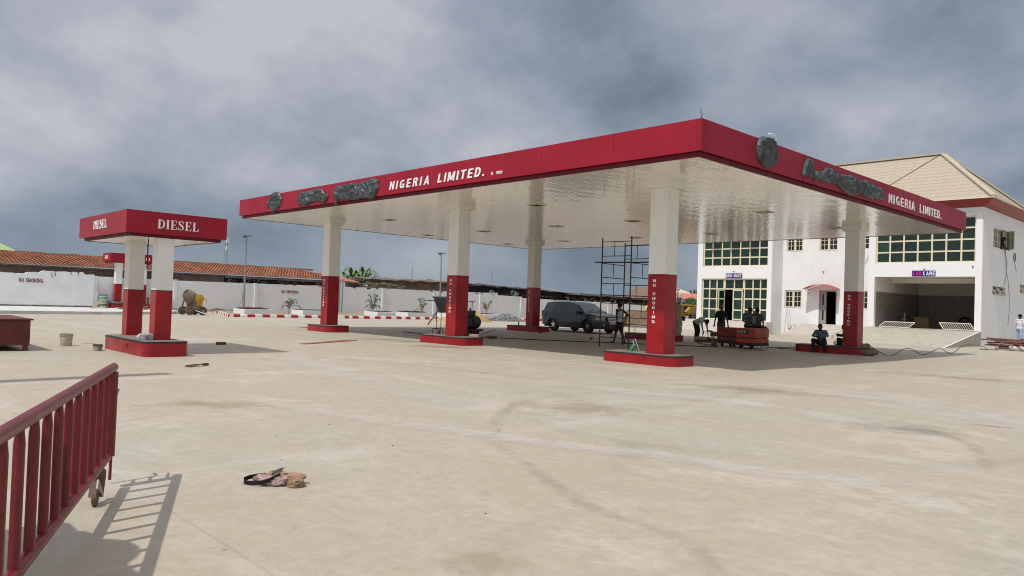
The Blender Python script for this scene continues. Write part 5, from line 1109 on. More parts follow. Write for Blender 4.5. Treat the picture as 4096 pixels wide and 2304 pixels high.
# ================================================================== UNDER THE CANOPY
# ------------------------------------------------------------------ parked car
def car():
    t = T('parked_car', 'grey blue estate style off road car parked beneath the canopy, nose to the right', 'car', (-18.95, 18.02, 0), rz=R(-4)); PAINT = mat('slate_blue_car_paint', (.018, .042, .052), .3, metal=.1, coat=.5); PLA = mat('car_plastic', (.025, .028, .03), .6); CH_ = mat('chrome', (.6, .62, .64), .2, metal=1); GL = mat('car_glass', (.008, .012, .014), .03, spec=1.0)
    def hw(x, z):
        w_ = .955
        if x > 1.55: w_ -= .22 * ((x - 1.55) / .85) ** 2
        if x < -1.9: w_ -= .10 * ((-1.9 - x) / .5) ** 2
        if z < .5: w_ -= .10 * (.5 - z)
        if z > 1.02: w_ -= (z - 1.02) * .34
        if .55 < z < .75: w_ += .008
        return w_
    def arch(cx, r, n=12): return [(cx + r * math.cos(a), .36 + r * math.sin(a)) for a in [math.pi * k / n for k in range(n + 1)]]
    wb = 1.372; r_ = .415
    low = [(2.30, .32), (2.37, .42), (2.38, .62), (2.34, .80), (2.27, .93), (2.10, 1.01), (1.7, 1.07), (1.25, 1.11), (.92, 1.15)]
    top = [(.25, 1.60), (.10, 1.66), (-.3, 1.70), (-1.0, 1.715), (-1.6, 1.70), (-1.98, 1.66), (-2.10, 1.60), (-2.30, 1.16), (-2.37, .95), (-2.40, .62), (-2.38, .42), (-2.30, .34)]
    bot = [(-wb - r_ - .02, .34)] + arch(-wb, r_)[::-1] + [(-wb + r_ + .02, .30), (wb - r_ - .02, .30)] + arch(wb, r_)[::-1] + [(wb + r_ + .02, .32)]
    outline = low + top + bot
    b = B(); bm = b.bm; b.prism([(x, -1, z) for x, z in outline], (0, 1, 0), 2)
    bmesh.ops.triangulate(bm, faces=[f for f in bm.faces if len(f.verts) > 4])
    for x in [-2.2 + .2 * k for k in range(23)]: bmesh.ops.bisect_plane(bm, geom=bm.verts[:] + bm.edges[:] + bm.faces[:], plane_co=(x, 0, 0), plane_no=(1, 0, 0))
    for z in (.45, .56, .66, .76, .9, 1.02, 1.2, 1.4, 1.6): bmesh.ops.bisect_plane(bm, geom=bm.verts[:] + bm.edges[:] + bm.faces[:], plane_co=(0, 0, z), plane_no=(0, 0, 1))
    for y in (-.86, -.5, 0, .5, .86): bmesh.ops.bisect_plane(bm, geom=bm.verts[:] + bm.edges[:] + bm.faces[:], plane_co=(0, y, 0), plane_no=(0, 1, 0))
    for v in bm.verts:
        k = abs(v.co.y); v.co.y *= hw(v.co.x, v.co.z)
        if v.co.x > 1.6: v.co.x -= .16 * k * k * ((v.co.x - 1.6) / .8)
        if v.co.z > 1.62 and k > .8: v.co.z -= .03
        if v.co.z > 1.0 and v.co.x > 1.0 and k > .9: v.co.z -= .03
    body = ob('body', b, PAINT, t, world=False, smooth=32)
    def side(poly, s, off, m, name, par=body, th=.012):
        b = B(); b.prism([(x, 0, z) for x, z in poly], (0, 1, 0), 1)
        bm = b.bm; bmesh.ops.triangulate(bm, faces=[f for f in bm.faces if len(f.verts) > 4])
        xs_ = [p[0] for p in poly]; x = min(xs_) + .2
        while x < max(xs_): bmesh.ops.bisect_plane(bm, geom=bm.verts[:] + bm.edges[:] + bm.faces[:], plane_co=(x, 0, 0), plane_no=(1, 0, 0)); x += .2
        for z in (1.02, 1.2, 1.4): bmesh.ops.bisect_plane(bm, geom=bm.verts[:] + bm.edges[:] + bm.faces[:], plane_co=(0, 0, z), plane_no=(0, 0, 1))
        for v in bm.verts: v.co.y = s * (hw(v.co.x, v.co.z) + off - (th if v.co.y > .5 else 0))
        return ob(name, b, m, par, world=False, smooth=30)
    for s in (-1, 1):
        side([(.98, 1.11), (.28, 1.57), (-.42, 1.60), (-.42, 1.08), (.9, 1.06)], s, .006, GL, 'window')
        side([(-.50, 1.08), (-.50, 1.60), (-1.28, 1.60), (-1.36, 1.08)], s, .006, GL, 'window'); side([(-1.44, 1.08), (-1.36, 1.60), (-1.95, 1.57), (-2.18, 1.10)], s, .006, mat('reflection_tinted_glass', (.06, .085, .10), .05, spec=1), 'window')  # quarter glass made paler, a bluish reflection put into its colour
        side([(.93, .58), (.93, .70), (-.95, .70), (-.95, .58)], s, .016, PAINT, 'door_trim', th=.02)
        for x, x2 in ((-.46, -.46), (-1.30, -1.0), (.93, .98)): side([(x, 1.06), (x + .012, 1.06), (x2 + .012, .36), (x2, .36)], s, .003, PLA, 'door_seam')
        for x in (-.28, -1.16): b = B(); b.cbox((x, s * (hw(x, .96) + .02), .965), (.16, .03, .035), bev=.008); ob('door_handle', b, PAINT, body, world=False)
        for cx in (wb, -wb):
            b = B(); ring0 = arch(cx, r_ + .0, 16); ring1 = arch(cx, r_ + .075, 16)
            for i in range(16):
                f = [ring0[i], ring0[i + 1], ring1[i + 1], ring1[i]]; b.face([b.v((x, s * (hw(x, z) + .022), z)) for x, z in f]); b.face([b.v((x, s * (hw(x, z) + q), z)) for (x, z), q in ((ring1[i], .022), (ring1[i + 1], .022), (ring1[i + 1], -.02), (ring1[i], -.02))]); b.face([b.v((x, s * (hw(x, z) + q), z)) for (x, z), q in ((ring0[i], .022), (ring0[i + 1], .022), (ring0[i + 1], -.12), (ring0[i], -.12))])
            ob('wheel_arch', b, PAINT, body, world=False, smooth=30)
        b = B(); b.cbox((.78, s * 1.04, 1.12), (.16, .22, .17), bev=.03); ob('mirror', b, PLA, t, world=False)
        b = B(); b.tube([(.1, s * .66, 1.70), (-.0, s * .66, 1.76), (-1.5, s * .66, 1.77), (-1.65, s * .66, 1.71)], .018, 6); ob('roof_rail', b, PLA, t, world=False)
        b = B(); b.prism([(2.26, s * .50, .72), (2.19, s * .88, .72), (1.90, s * .925, .76), (2.02, s * .90, .90), (2.20, s * .5, .94)], (1, s * .3, 0), .03); ob('headlight', b, mat('headlamp', (.42, .40, .38), .15, metal=.3), t, world=False)
        b = B(); b.cbox((1.93, s * .92, .79), (.16, .03, .10)); ob('indicator', b, mat('amber', (.5, .17, .02), .3), t, world=False)
        b = B(); b.cbox((-2.36, s * .82, .98), (.06, .16, .34), bev=.02); ob('tail_light', b, mat('tail_red', (.25, .02, .02), .2), t, world=False)
        b = B(); b.lathe([(0, 0), (.05, 0), (.05, .02)], (2.30, s * .62, .45), (1, 0, 0), 12); ob('fog_lamp', b, CH_, t, world=False)
    b = B(); b.quad((1.0, -.82, 1.135), (1.0, .82, 1.135), (.30, .68, 1.60), (.30, -.68, 1.60)); bmesh.ops.solidify(b.bm, geom=b.bm.faces[:], thickness=-.012)
    for v in b.bm.verts: v.co += Vector((.012, 0, .016))
    ob('windscreen', b, mat('windscreen', (.36, .44, .45), .15, spec=.9), t, world=False)  # pale bluish base colour paints the sky's reflection into the glass
    b = B(); b.box(-.0, .03, -.05, .05, 0, .01)
    b = B(); b.tube([(1.05, -.55, 1.15), (.86, .05, 1.26)], .012, 5); b.tube([(1.05, .1, 1.15), (.86, .65, 1.26)], .012, 5); ob('wiper', b, PLA, t, world=False)
    b = B(); b.box(2.30, 2.37, -.42, .42, .66, .88); gr_ = ob('grille', b, PLA, t, world=False)
    for z in (.70, .77, .84): b = B(); b.box(2.365, 2.395, -.40, .40, z - .014, z + .014); ob('grille_bar', b, CH_, gr_, world=False)
    b = B(); b.box(2.33, 2.405, -.45, .45, .36, .52); ob('air_intake', b, PLA, t, world=False)
    b = B(); b.box(2.40, 2.415, -.26, .26, .53, .64); ob('number_plate', b, mat('plate', (.6, .6, .58), .5), t, world=False)
    b = B(); b.box(-2.2, 2.1, -.84, .84, .24, .34); b.box(-1.9, 1.95, -.72, .72, .3, .8); ob('underbody', b, BLACK, t, world=False)
    for x in (wb, -wb):
        for s in (-1, 1):
            b = B(); b.lathe([(.20, -.11), (.33, -.11), (.365, -.08), (.368, 0), (.365, .08), (.33, .11), (.20, .11)], (x, s * .83, .366), (0, 1, 0), 30); w_ = ob('wheel', b, RUBBER, t, world=False, smooth=30)
            b = B(); b.lathe([(.205, -.06), (.225, -.105), (.225, .105), (.205, .06)], (x, s * .83, .366), (0, 1, 0), 30)
            for k in range(5):
                a = R(72 * k + 18); c_, s_ = math.cos(a), math.sin(a); yy = s * .925
                b.prism([(x + .05 * c_ - .035 * s_, yy, .366 + .05 * s_ + .035 * c_), (x + .21 * c_ - .028 * s_, yy, .366 + .21 * s_ + .028 * c_), (x + .21 * c_ + .028 * s_, yy, .366 + .21 * s_ - .028 * c_), (x + .05 * c_ + .035 * s_, yy, .366 + .05 * s_ - .035 * c_)], (0, -s, 0), .04)
            b.lathe([(0, 0), (.06, 0), (.06, .03)], (x, s * .90, .366), (0, s, 0), 14); ob('rim', b, CH_, w_, world=False)
            b = B(); b.lathe([(0, 0), (.2, 0), (.2, .01)], (x, s * .84, .366), (0, s, 0), 20); ob('brake_disc', b, BLACK, w_, world=False)
    return t
car()

# ------------------------------------------------------------------ scaffold tower
SCF = mat('scaffold_rust', (.075, .028, .024), .7, var=.5, vscale=9)
t = T('scaffold_tower', 'rusty tubular scaffold tower reaching to the soffit beside the nearest column', 'scaffold', (-8.2, 8.2, 0))
L1, L2, L3, L4 = (-8.85, 7.45), (-9.02, 9.03), (-7.58, 7.55), (-7.7, 9.1)
def PZ(L, z): return (L[0], L[1], z)
for L, tp in ((L1, 4.04), (L2, 3.98), (L3, 4.06), (L4, 3.95)): b = B(); b.tube([PZ(L, 0.02), PZ(L, tp)], .024, 8); lg = ob('leg', b, SCF, t); b = B(); b.lathe([(0, 0), (.055, 0), (.055, .012), (.02, .02), (0, .02)], PZ(L, 0), n=10); ob('base_plate', b, SCF, lg)
def frame(A, C, z0, z1, u=.42, rod=True):
    b = B(); b.tube([PZ(A, z1), PZ(C, z1)], .016, 6); b.tube([PZ(A, z0), PZ(C, z0)], .016, 6)
    if rod: m_ = [A[0] + (C[0] - A[0]) * u, A[1] + (C[1] - A[1]) * u]; b.tube([(*m_, z0), (*m_, z1)], .013, 6)
    ob('end_frame', b, SCF, t)
for (za, zb_, kind) in ((3.35, 3.88, 'x'), (2.57, 3.09, 'y'), (1.84, 2.33, 'x'), (1.09, 1.61, 'y'), (.35, .82, 'x')):
    if kind == 'x': frame(L1, L3, za, zb_, .43); frame(L2, L4, za, zb_, .43)
    else: frame(L1, L2, za, zb_, .5); frame(L3, L4, za, zb_, .5)
b = B(); b.beam((-9.5, 7.9, 3.16), (-6.9, 8.15, 3.14), .25, .035); ob('plank', b, mat('dark_plank', (.07, .045, .035), .9), t)
b = B(); b.beam((-9.0, 7.6, 1.92), (-7.4, 8.6, 1.90), .22, .03); ob('plank', b, mat('dark_plank', (.07, .045, .035), .9), t)

# ------------------------------------------------------------------ wheel loader
t = T('wheel_loader', 'dusty yellow wheel loader with a wide muddy bucket behind the scaffold', 'wheel loader', (-25.4, 36, 0))
MB_ = Matrix.Translation((-24.5, 31.2, 0)) @ Matrix.Rotation(R(18), 4, 'Z')
b = B(); b.M = MB_; pr = [(0, -.0), (-.05, .02), (.65, .10), (.95, .35), (1.0, .8), (.75, 1.28), (.68, 1.26), (.88, .78), (.84, .4), (.6, .18), (-.05, .06)]
b.prism([(-1.45, y, z + .02) for y, z in pr], (1, 0, 0), 2.9)
for x in (-1.5, 1.45): b.prism([(x, -.02, .02), (x, .62, .12), (x, .94, .36), (x, .98, .8), (x, .72, 1.28), (x, .15, .6)], (1, 0, 0), .05)
ob('bucket', b, MUD, t)
b = B(); b.M = MB_; b.box(-1.5, 1.5, -.06, .04, .0, .05)
for k in range(9): x = -1.4 + k * .35; b.box(x - .05, x + .05, -.22, -.03, .01, .06)
ob('bucket_teeth', b, STEEL, t)
b = B(); b.M = MB_; b.prism([(-1.5, .55, .1), (-1.5, .72, 1.27), (-1.5, .80, 1.27), (-1.5, 1.0, .8), (-1.5, .9, .3)], (1, 0, 0), 3.0); ob('bucket_back', b, MUD, t)
b = B()
for s in (-.45, .45):
    p = [(-24.7 + s, 32.1, .5), (-24.9 + s, 33.0, 1.55), (-25.1 + s, 34.4, 1.75), (-25.2 + s, 35.6, 1.6)]
    for q, r2 in zip(p, p[1:]): b.beam(q, r2, .14, .32)
b.beam((-24.8, 32.3, 1.1), (-25.0, 33.3, 1.75), .12, .12); b.beam((-25.0, 33.3, 1.9), (-25.15, 35.3, 1.5), .14, .14); b.beam((-24.85, 32.2, .7), (-25.0, 33.4, 1.95), .2, .24); ob('lift_arm', b, YEL, t)
b = B(); b.box(-25.95, -24.6, 34.2, 36.6, .75, 1.55, .05); b.box(-25.85, -24.75, 36.4, 38.9, .95, 1.88, .06); b.prism([(-25.95, 37.0, 1.3), (-25.95, 37.6, 1.7), (-25.95, 38.9, 1.7), (-25.95, 39.2, 1.1), (-25.95, 37.2, 1.1)], (1, 0, 0), 1.5); ob('body', b, YELD, t)
b = B(); b.box(-24.74, -24.70, 37.0, 38.2, 1.2, 1.75); b.box(-25.6, -25.0, 38.9, 38.96, 1.15, 1.7); ob('side_grille', b, DARK, t)
b = B(); CB = [(-25.75, 34.9), (-24.85, 34.9), (-24.85, 36.3), (-25.75, 36.3)]
for x, y in CB: b.tube([(x, y, 1.5), (x, y, 3.05)], .04, 6)
b.box(-25.85, -24.75, 34.8, 36.4, 3.02, 3.1, .02)
ob('cab_frame', b, MUD, t); b = B(); b.box(-25.6, -25.0, 35.6, 36.1, 1.5, 1.75); b.box(-25.6, -25.0, 36.0, 36.12, 1.75, 2.3); ob('driver_seat', b, BLACK, t)
b = B(); b.tube([(-25.2, 37.1, 1.85), (-25.2, 37.1, 2.15)], .09, 10); b.tube([(-25.2, 37.1, 2.15), (-25.2, 37.12, 2.42)], .12, 12); ob('exhaust', b, mat('exhaust_brown', (.09, .05, .045), .7), t); b = B(); b.lathe([(0, 2.42), (.14, 2.42), (.16, 2.68), (.1, 2.72), (0, 2.72)], (-25.2, 37.12, 0), n=16); ob('air_filter', b, mat('white_pail', (.6, .6, .55), .5), t)
def big_wheel(x, y):
    b = B(); b.lathe([(.3, -.24), (.52, -.25), (.60, -.18), (.62, 0), (.60, .18), (.52, .25), (.3, .24)], (x, y, .62), (1, 0, 0), 32)
    for k in range(22):
        a = R(360 / 22 * k)
        for s in (-1, 1): c = Vector((x + s * .13, y + .62 * math.cos(a + s * .06), .62 + .62 * math.sin(a + s * .06))); b.cbox(c, (.26, .075, .09), (a + math.pi / 2, 0, s * .35))
    w_ = ob('wheel', b, DUSTY, t, smooth=30); b = B(); b.lathe([(0, -.12), (.31, -.12), (.31, .12), (.1, .18), (0, .18)], (x, y, .62), (1, 0, 0), 18); ob('hub', b, YELD, w_)
for x in (-24.55, -26.05):
    for y in (35.0, 38.35): big_wheel(x, y)
# cartons stacked beside the column
random.seed(8)
for k in range(6):
    z = k * .29; jx = random.uniform(-.03, .03)
    for c, (dx_, dy_) in enumerate(((0, 0), (-.6, .1))):
        if k == 5 and c: continue
        b = B(); b.cbox((-13.42 + jx + dx_, 19.1 + dy_, z + .143), (.5, .5, .28), (0, 0, random.uniform(-.05, .05)), .008)
        t = mesh_thing('carton', b, CARD, f"brown carton, {['bottom', 'second', 'third', 'fourth', 'fifth', 'top'][k]} of the {['right', 'left'][c]} stack behind the nearest column", 'carton', 'cartons stacked behind the nearest column')
        b = B(); b.cbox((-13.42 + jx + dx_, 19.1 + dy_, z + .286), (.505, .07, .004)); ob('tape', b, mat('parcel_tape', (.32, .24, .16), .4), t)
for z, l in ((1.74, 'right'),): mesh_thing('carton', B().cbox((-13.6, 19.3, 1.6), (.5, .4, .26), (0, 0, .4), .008), CARD, 'small skewed carton lying on top of the carton stacks', 'carton', 'cartons stacked behind the nearest column')

# ------------------------------------------------------------------ the two welding generators
def generator(x0, x1, y0, y1, zt, m1, m2, label, panel=True):
    t = T('welding_generator', label, 'generator', ((x0 + x1) / 2, (y0 + y1) / 2, 0), 'orange welding generators under the canopy'); zm = zt * .52
    b = B(); b.box(x0, x1, y0, y1, .13, .24, .01); ob('chassis', b, mat('oily_black', (.03, .022, .02), .7, var=.4), t)
    b = B(); b.box(x0 + .01, x1 - .01, y0 + .01, y1 - .01, .24, zm, .02); lo = ob('lower_casing', b, m1, t); b = B(); b.box(x0, x1, y0, y1, zm + .008, zt, .035); up = ob('upper_casing', b, m2, t)
    if panel:
        b = B(); b.box(x0 + .06, x1 - .22, y0 - .006, y0 + .01, zt - .22, zt - .06); pn = ob('control_panel', b, mat('panel_black', (.03, .035, .03), .5), t)
        for k in range(3): b = B(); b.cbox((x0 + .13 + k * .13, y0 - .012, zt - .14), (.075, .012, .08)); b.lathe([(0, 0), (.028, 0), (.028, .014)], (x0 + .13 + k * .13, y0 - .018, zt - .13), (0, -1, 0), 12); ob('gauge', b, mat('gauge_face', (.5, .5, .48), .5), pn)
        b = B(); b.box(x1 - .003, x1 + .006, y1 - .62, y1 - .32, zt * .58, zt * .74); bd = ob('badge', b, mat('badge_maroon', (.12, .05, .06), .5), t)
        b = B(); b.beam((x1 + .008, y1 - .55, zt * .71), (x1 + .008, y1 - .40, zt * .71), .018, .003); b.beam((x1 + .008, y1 - .41, zt * .71), (x1 + .008, y1 - .54, zt * .61), .018, .003); b.beam((x1 + .008, y1 - .55, zt * .61), (x1 + .008, y1 - .40, zt * .61), .018, .003); ob('badge_mark', b, LETTER, bd)
        b = B(); b.lathe([(0, 0), (.03, 0), (.03, .01)], (x1 + .002, y1 - .3, .42), (1, 0, 0), 10); ob('cap', b, BLACK, t)
    else:
        b = B(); b.box(x0 + .28, x0 + .5, y0 - .008, y0 + .01, zt - .15, zt - .10); ob('lifting_slot', b, BLACK, t)
    b = B(); b.box(x0 + .02, x1 - .02, y0 - .006, y0 + .01, zm - .02, zm + .012); ob('casing_joint', b, BLACK, t)
    for x, y in ((x0 + .16, y0 + .12), (x1 - .2, y0 + .12), (x0 + .16, y1 - .15), (x1 - .2, y1 - .15)): b = B(); b.lathe([(0, -.03), (.07, -.03), (.08, 0), (.07, .03), (0, .03)], (x, y, .08), (1, 0, 0), 16); ob('wheel', b, RUBBER, t)
    return t
OR1 = mat('worn_red_casing', (.30, .028, .014), .55, col2=(.14, .018, .014), vscale=5); OR2 = mat('worn_orange_casing', (.50, .085, .018), .5, col2=(.36, .04, .015), vscale=3.5)
generator(-7.62, -6.72, 13.6, 14.55, .79, OR1, OR1, 'left, redder of the two orange welding generators, without a control panel', False)
generator(-6.38, -5.58, 12.9, 14.1, .82, OR2, OR2, 'right, brighter orange welding generator with gauges on its front')
bucket(-7.86, 13.75, 0, .12, .27, mat('cement_pink_pail', (.18, .11, .10), .8, var=.3), 'dull pinkish pail left of the redder generator', grp='pails under the canopy'); bucket(-5.2, 12.92, 0, .10, .17, mat('small_white_pail', (.55, .55, .52), .6, col2=(.25, .25, .22), vscale=14), 'small white pail at the right foot of the brighter generator', grp='pails under the canopy')
# open cartons and engine where the man bends down
t = T('open_carton', 'open brown carton with flaps in front of the bending man', 'carton', (-9.85, 16.3, 0)); b = B(); x0, x1, y0, y1, h = -10.25, -9.55, 16.05, 16.55, .24
for q in ((x0, x1, y0, y0 + .01), (x0, x1, y1 - .01, y1), (x0, x0 + .01, y0, y1), (x1 - .01, x1, y0, y1)): b.box(q[0], q[1], q[2], q[3], 0, h)
ob('box', b, CARD, t); b = B(); b.beam((-9.9, y0, h), (-9.9, y0 - .2, h - .12), .65, .01, up=(0, 0, 1)); b.beam((-9.56, 16.3, h), (-9.30, 16.3, .12), .48, .01); ob('flap', b, mat('cardboard_light', (.40, .29, .18), .9), t)
t = T('engine', 'small petrol engine with pale frame being lifted from a carton', 'engine', (-9.7, 16.6, 0)); b = B(); b.cbox((-9.62, 16.6, .37), (.26, .3, .22), (0, 0, .3), .04); b.lathe([(0, 0), (.1, 0), (.1, .12), (0, .12)], (-9.45, 16.5, .40), (1, -.3, 0), 14); b.tube([(-9.6, 16.6, .45), (-9.8, 16.6, .52), (-9.95, 16.65, .5)], .04, 7); ob('engine_block', b, mat('oily_metal', (.12, .12, .11), .5, metal=.4, var=.5, vscale=20), t)
b = B(); b.tube([(-10.1, 16.45, .25), (-10.1, 16.45, .5), (-9.82, 16.45, .5), (-9.82, 16.45, .25)], .02, 6); ob('frame', b, LETTER, t)

# ------------------------------------------------------------------ welding bench, frames and odds beyond the middle column
t = T('steel_trestle', 'thin steel trestle frame standing left of the middle front column', 'trestle', (-19.5, 9, 0))
STL = mat('dull_bar', (.12, .115, .11), .6, var=.3)
b = B(); b.tube([(-21.5, 9, 1.48), (-17.8, 9, 1.49)], .025, 6); ob('top_bar', b, STL, t)
for x in (-20.7, -20.33, -18.0): b = B(); b.tube([(x, 9, 1.48), (x, 9, .02)], .020, 6); ob('leg', b, STL, t)
b = B(); b.tube([(-20.7, 9, .98), (-20.33, 9, .98)], .014, 6); b.tube([(-18.0, 9, .9), (-18.4, 9, .9)], .014, 6); ob('rung', b, STL, t)
t = T('tipped_board', 'dark steel plate propped on edge behind the trestle', 'plate', (-27, 14.3, 0)); b = B(); b.prism([(-27, 13.64, 1.62), (-27, 15.0, 1.64), (-27, 15.0, .8), (-27, 14.05, .8)], (1, 0, 0), .03); b.prism([(-27.05, 13.6, 1.62), (-27.05, 15.0, 1.64), (-27.1, 15.0, 1.76), (-27.1, 13.6, 1.74)], (1, 0, 0), .03); ob('plate', b, mat('dark_plate', (.045, .055, .07), .5, var=.2), t)
b = B(); b.tube([(-27.05, 14.1, .95), (-27.3, 13.5, .02)], .04, 6); b.tube([(-27.05, 14.8, .9), (-27.2, 15.2, .02)], .04, 6); ob('leg', b, RUST, t)
t = T('air_compressor', 'black machine with round tank just right of the middle front column', 'compressor', (-11.6, 5.0, 0)); cx_, cy_ = -15.12, 6.55
t.location = (cx_, cy_, 0); BK = mat('sooty_machine', (.022, .02, .018), .6, var=.5, vscale=8)
b = B(); b.lathe([(.0, -.45), (.2, -.44), (.29, -.34), (.29, .34), (.2, .44), (0, .45)], (cx_, cy_, .62), (-.45, .89, 0), 22); ob('tank', b, BK, t, smooth=35)
b = B(); b.cbox((cx_ - .05, cy_, .99), (.28, .3, .24), (0, 0, .4), .03); b.tube([(cx_ - .1, cy_, 1.05), (cx_ - .1, cy_ - .05, 1.2)], .04, 6); b.tube([(cx_ + .12, cy_, 1.02), (cx_ + .13, cy_, 1.14)], .03, 6); ob('pump', b, BK, t)
b = B(); b.box(cx_ - .42, cx_ + .3, cy_ - .4, cy_ + .4, .25, .34, .01); b.box(cx_ - .3, cx_ + .15, cy_ - .3, cy_ + .3, .05, .25); ob('chassis', b, mat('scrap_mix', (.07, .05, .04), .8, var=.5, vscale=12), t)
mesh_thing('steel_bars', B().tube([(cx_ - .3, cy_ - 1.2, .03), (cx_ + 1.6, cy_ + .1, .05)], .02, 6).tube([(cx_ + .2, cy_ + .1, .04), (cx_ + .9, cy_ + .6, .36)], .014, 5).tube([(cx_ - 3.6, cy_ - 1.0, .03), (cx_ - .9, cy_ - 1.3, .05)], .02, 6), RUST, 'loose steel bars lying on the ground around the black machine', 'bars', kind='stuff')
b = B(); b.lathe([(0, .0), (.13, .01), (.24, .10), (.25, .10), (.25, .11), (.23, .11), (.12, .025), (0, .02)], (-13.9, 6.6, 0), n=20); mesh_thing('head_pan', b, mat('pale_pan', (.30, .28, .23), .7, var=.3), 'shallow dented metal head pan lying right of the black machine', 'pan', smooth=30)
t = T('welding_clamp_stool', 'small steel stool with a grey pot under it left of the middle column', 'stool', (-13.2, 3.3, 0)); b = B(); b.tube([(-13.45, 3.2, .0), (-13.5, 3.2, .42), (-13.05, 3.35, .47), (-13.02, 3.35, .0)], .014, 6); b.tube([(-13.4, 3.5, .0), (-13.4, 3.5, .42), (-13.5, 3.2, .42)], .014, 6); ob('frame', b, RUST, t); b = B(); b.lathe([(0, 0), (.09, 0), (.10, .2), (.06, .22), (0, .22)], (-13.25, 3.35, 0), n=14); ob('pot', b, mat('grey_pot', (.16, .15, .14), .7, var=.4), t, smooth=30)
mesh_thing('welding_torch', B().lathe([(0, 0), (.045, 0), (.045, .07), (.03, .15), (.015, .2), (0, .2)], (-12.15, 2.45, .28), n=10), mat('dark_flask', (.05, .045, .04), .5, var=.4), 'dark flask standing on the middle pump island', 'flask', smooth=40)
mesh_thing('flat_carton', B().cbox((-10.45, 2.72, .33), (.44, .16, .09), (0, 0, .1), .01), mat('red_white_print', (.35, .04, .04), .6, col2=(.5, .42, .35), vscale=10), 'flat red and white box on the right end of the middle pump island', 'box')
mesh_thing('glass_bottle', B().lathe([(0, 0), (.035, 0), (.038, .02), (.038, .17), (.014, .24), (.014, .31), (0, .31)], (-20.55, 14.6, .28), n=12), mat('bottle_glass', (.35, .36, .33), .1), 'clear bottle standing on the island left of the parked car', 'bottle', smooth=40)
t = T('paint_roller_bag', 'small green bottle with string loop on the nearest pump island', 'bottle', (-3.55, 2.45, .28)); b = B(); b.tube([(-3.58, 2.45, .285), (-3.56, 2.45, .33), (-3.50, 2.47, .44), (-3.46, 2.48, .47)], [.045, .055, .045, .02], 10); ob('bottle', b, mat('sea_green', (.06, .25, .19), .5, var=.3), t, smooth=40); ob('string', B().tube([(-3.50, 2.47, .45), (-3.58, 2.5, .55), (-3.5, 2.5, .62), (-3.44, 2.5, .5), (-3.35, 2.5, .30)], .006, 4), LETTER, t)
mesh_thing('small_pan', B().lathe([(0, 0), (.1, 0), (.13, .05), (0, .05)], (-17.9, 13.6, 0), n=12), BLACK, 'small black pan on the ground near the car rear wheel', 'pan'); mesh_thing('tin_can', B().lathe([(0, 0), (.06, 0), (.06, .09), (0, .09)], (-12.6, 11.4, 0), n=12), BLACK, 'small black can on the shaded concrete behind the scaffold', 'tin')
# flat steel sheets and puddles near the island
mesh_thing('steel_sheet', B().prism([(-12.1, -3.0, .004), (-11.9, -2.85, .004), (-13.4, -.1, .004), (-13.75, -.35, .004)], (0, 0, 1), .012), mat('red_oxide_sheet', (.30, .085, .06), .7, var=.3), 'long reddish steel strip lying flat on the sunny concrete', 'sheet')
def stain(name, label, cx, cy, rx, ry, rz, m, seed, z=.004):
    b = B(); b.face([b.v((cx + (rx * (1 + .35 * mn.noise(Vector((math.cos(a) * 2, math.sin(a) * 2, seed)))) * math.cos(a)) * math.cos(rz) - ry * math.sin(a) * math.sin(rz), cy + rx * math.cos(a) * math.sin(rz) + ry * (1 + .3 * mn.noise(Vector((a, 0, seed)))) * math.sin(a) * math.cos(rz), z)) for a in [R(9 * k) for k in range(40)]])
    return mesh_thing(name, b, m, label, 'stain')
def softmat(name, col, cx, cy, r, rz, rx, ry):
    m = bpy.data.materials.new(name); m.use_nodes = True; t_ = m.node_tree; bs_ = t_.nodes['Principled BSDF']; bs_.inputs['Base Color'].default_value = (*col, 1); bs_.inputs['Roughness'].default_value = .6
    mp = t_.nodes.new('ShaderNodeMapping'); mp.vector_type = 'TEXTURE'; mp.inputs['Location'].default_value = (cx, cy, 0); mp.inputs['Rotation'].default_value = (0, 0, rz); mp.inputs['Scale'].default_value = (rx, ry, 1)
    v_ = t_.nodes.new('ShaderNodeTexCoord').outputs['Object']; t_.links.new(v_, mp.inputs[0]); ln = vmath(t_, 'LENGTH', vmath(t_, 'MULTIPLY', mp.outputs[0], (1, 1, 0)).outputs[0]).outputs['Value']
    k = fmath(t_, 'SUBTRACT', 1, fmath(t_, 'ADD', ln, fmath(t_, 'MULTIPLY', fmath(t_, 'SUBTRACT', noisen(t_, v_, 2.2, 8, .75, .6), .5), 3.2)), clamp=True); t_.links.new(fmath(t_, 'MULTIPLY', fmath(t_, 'MULTIPLY', k, r, clamp=True), .28), bs_.inputs['Alpha']); return m
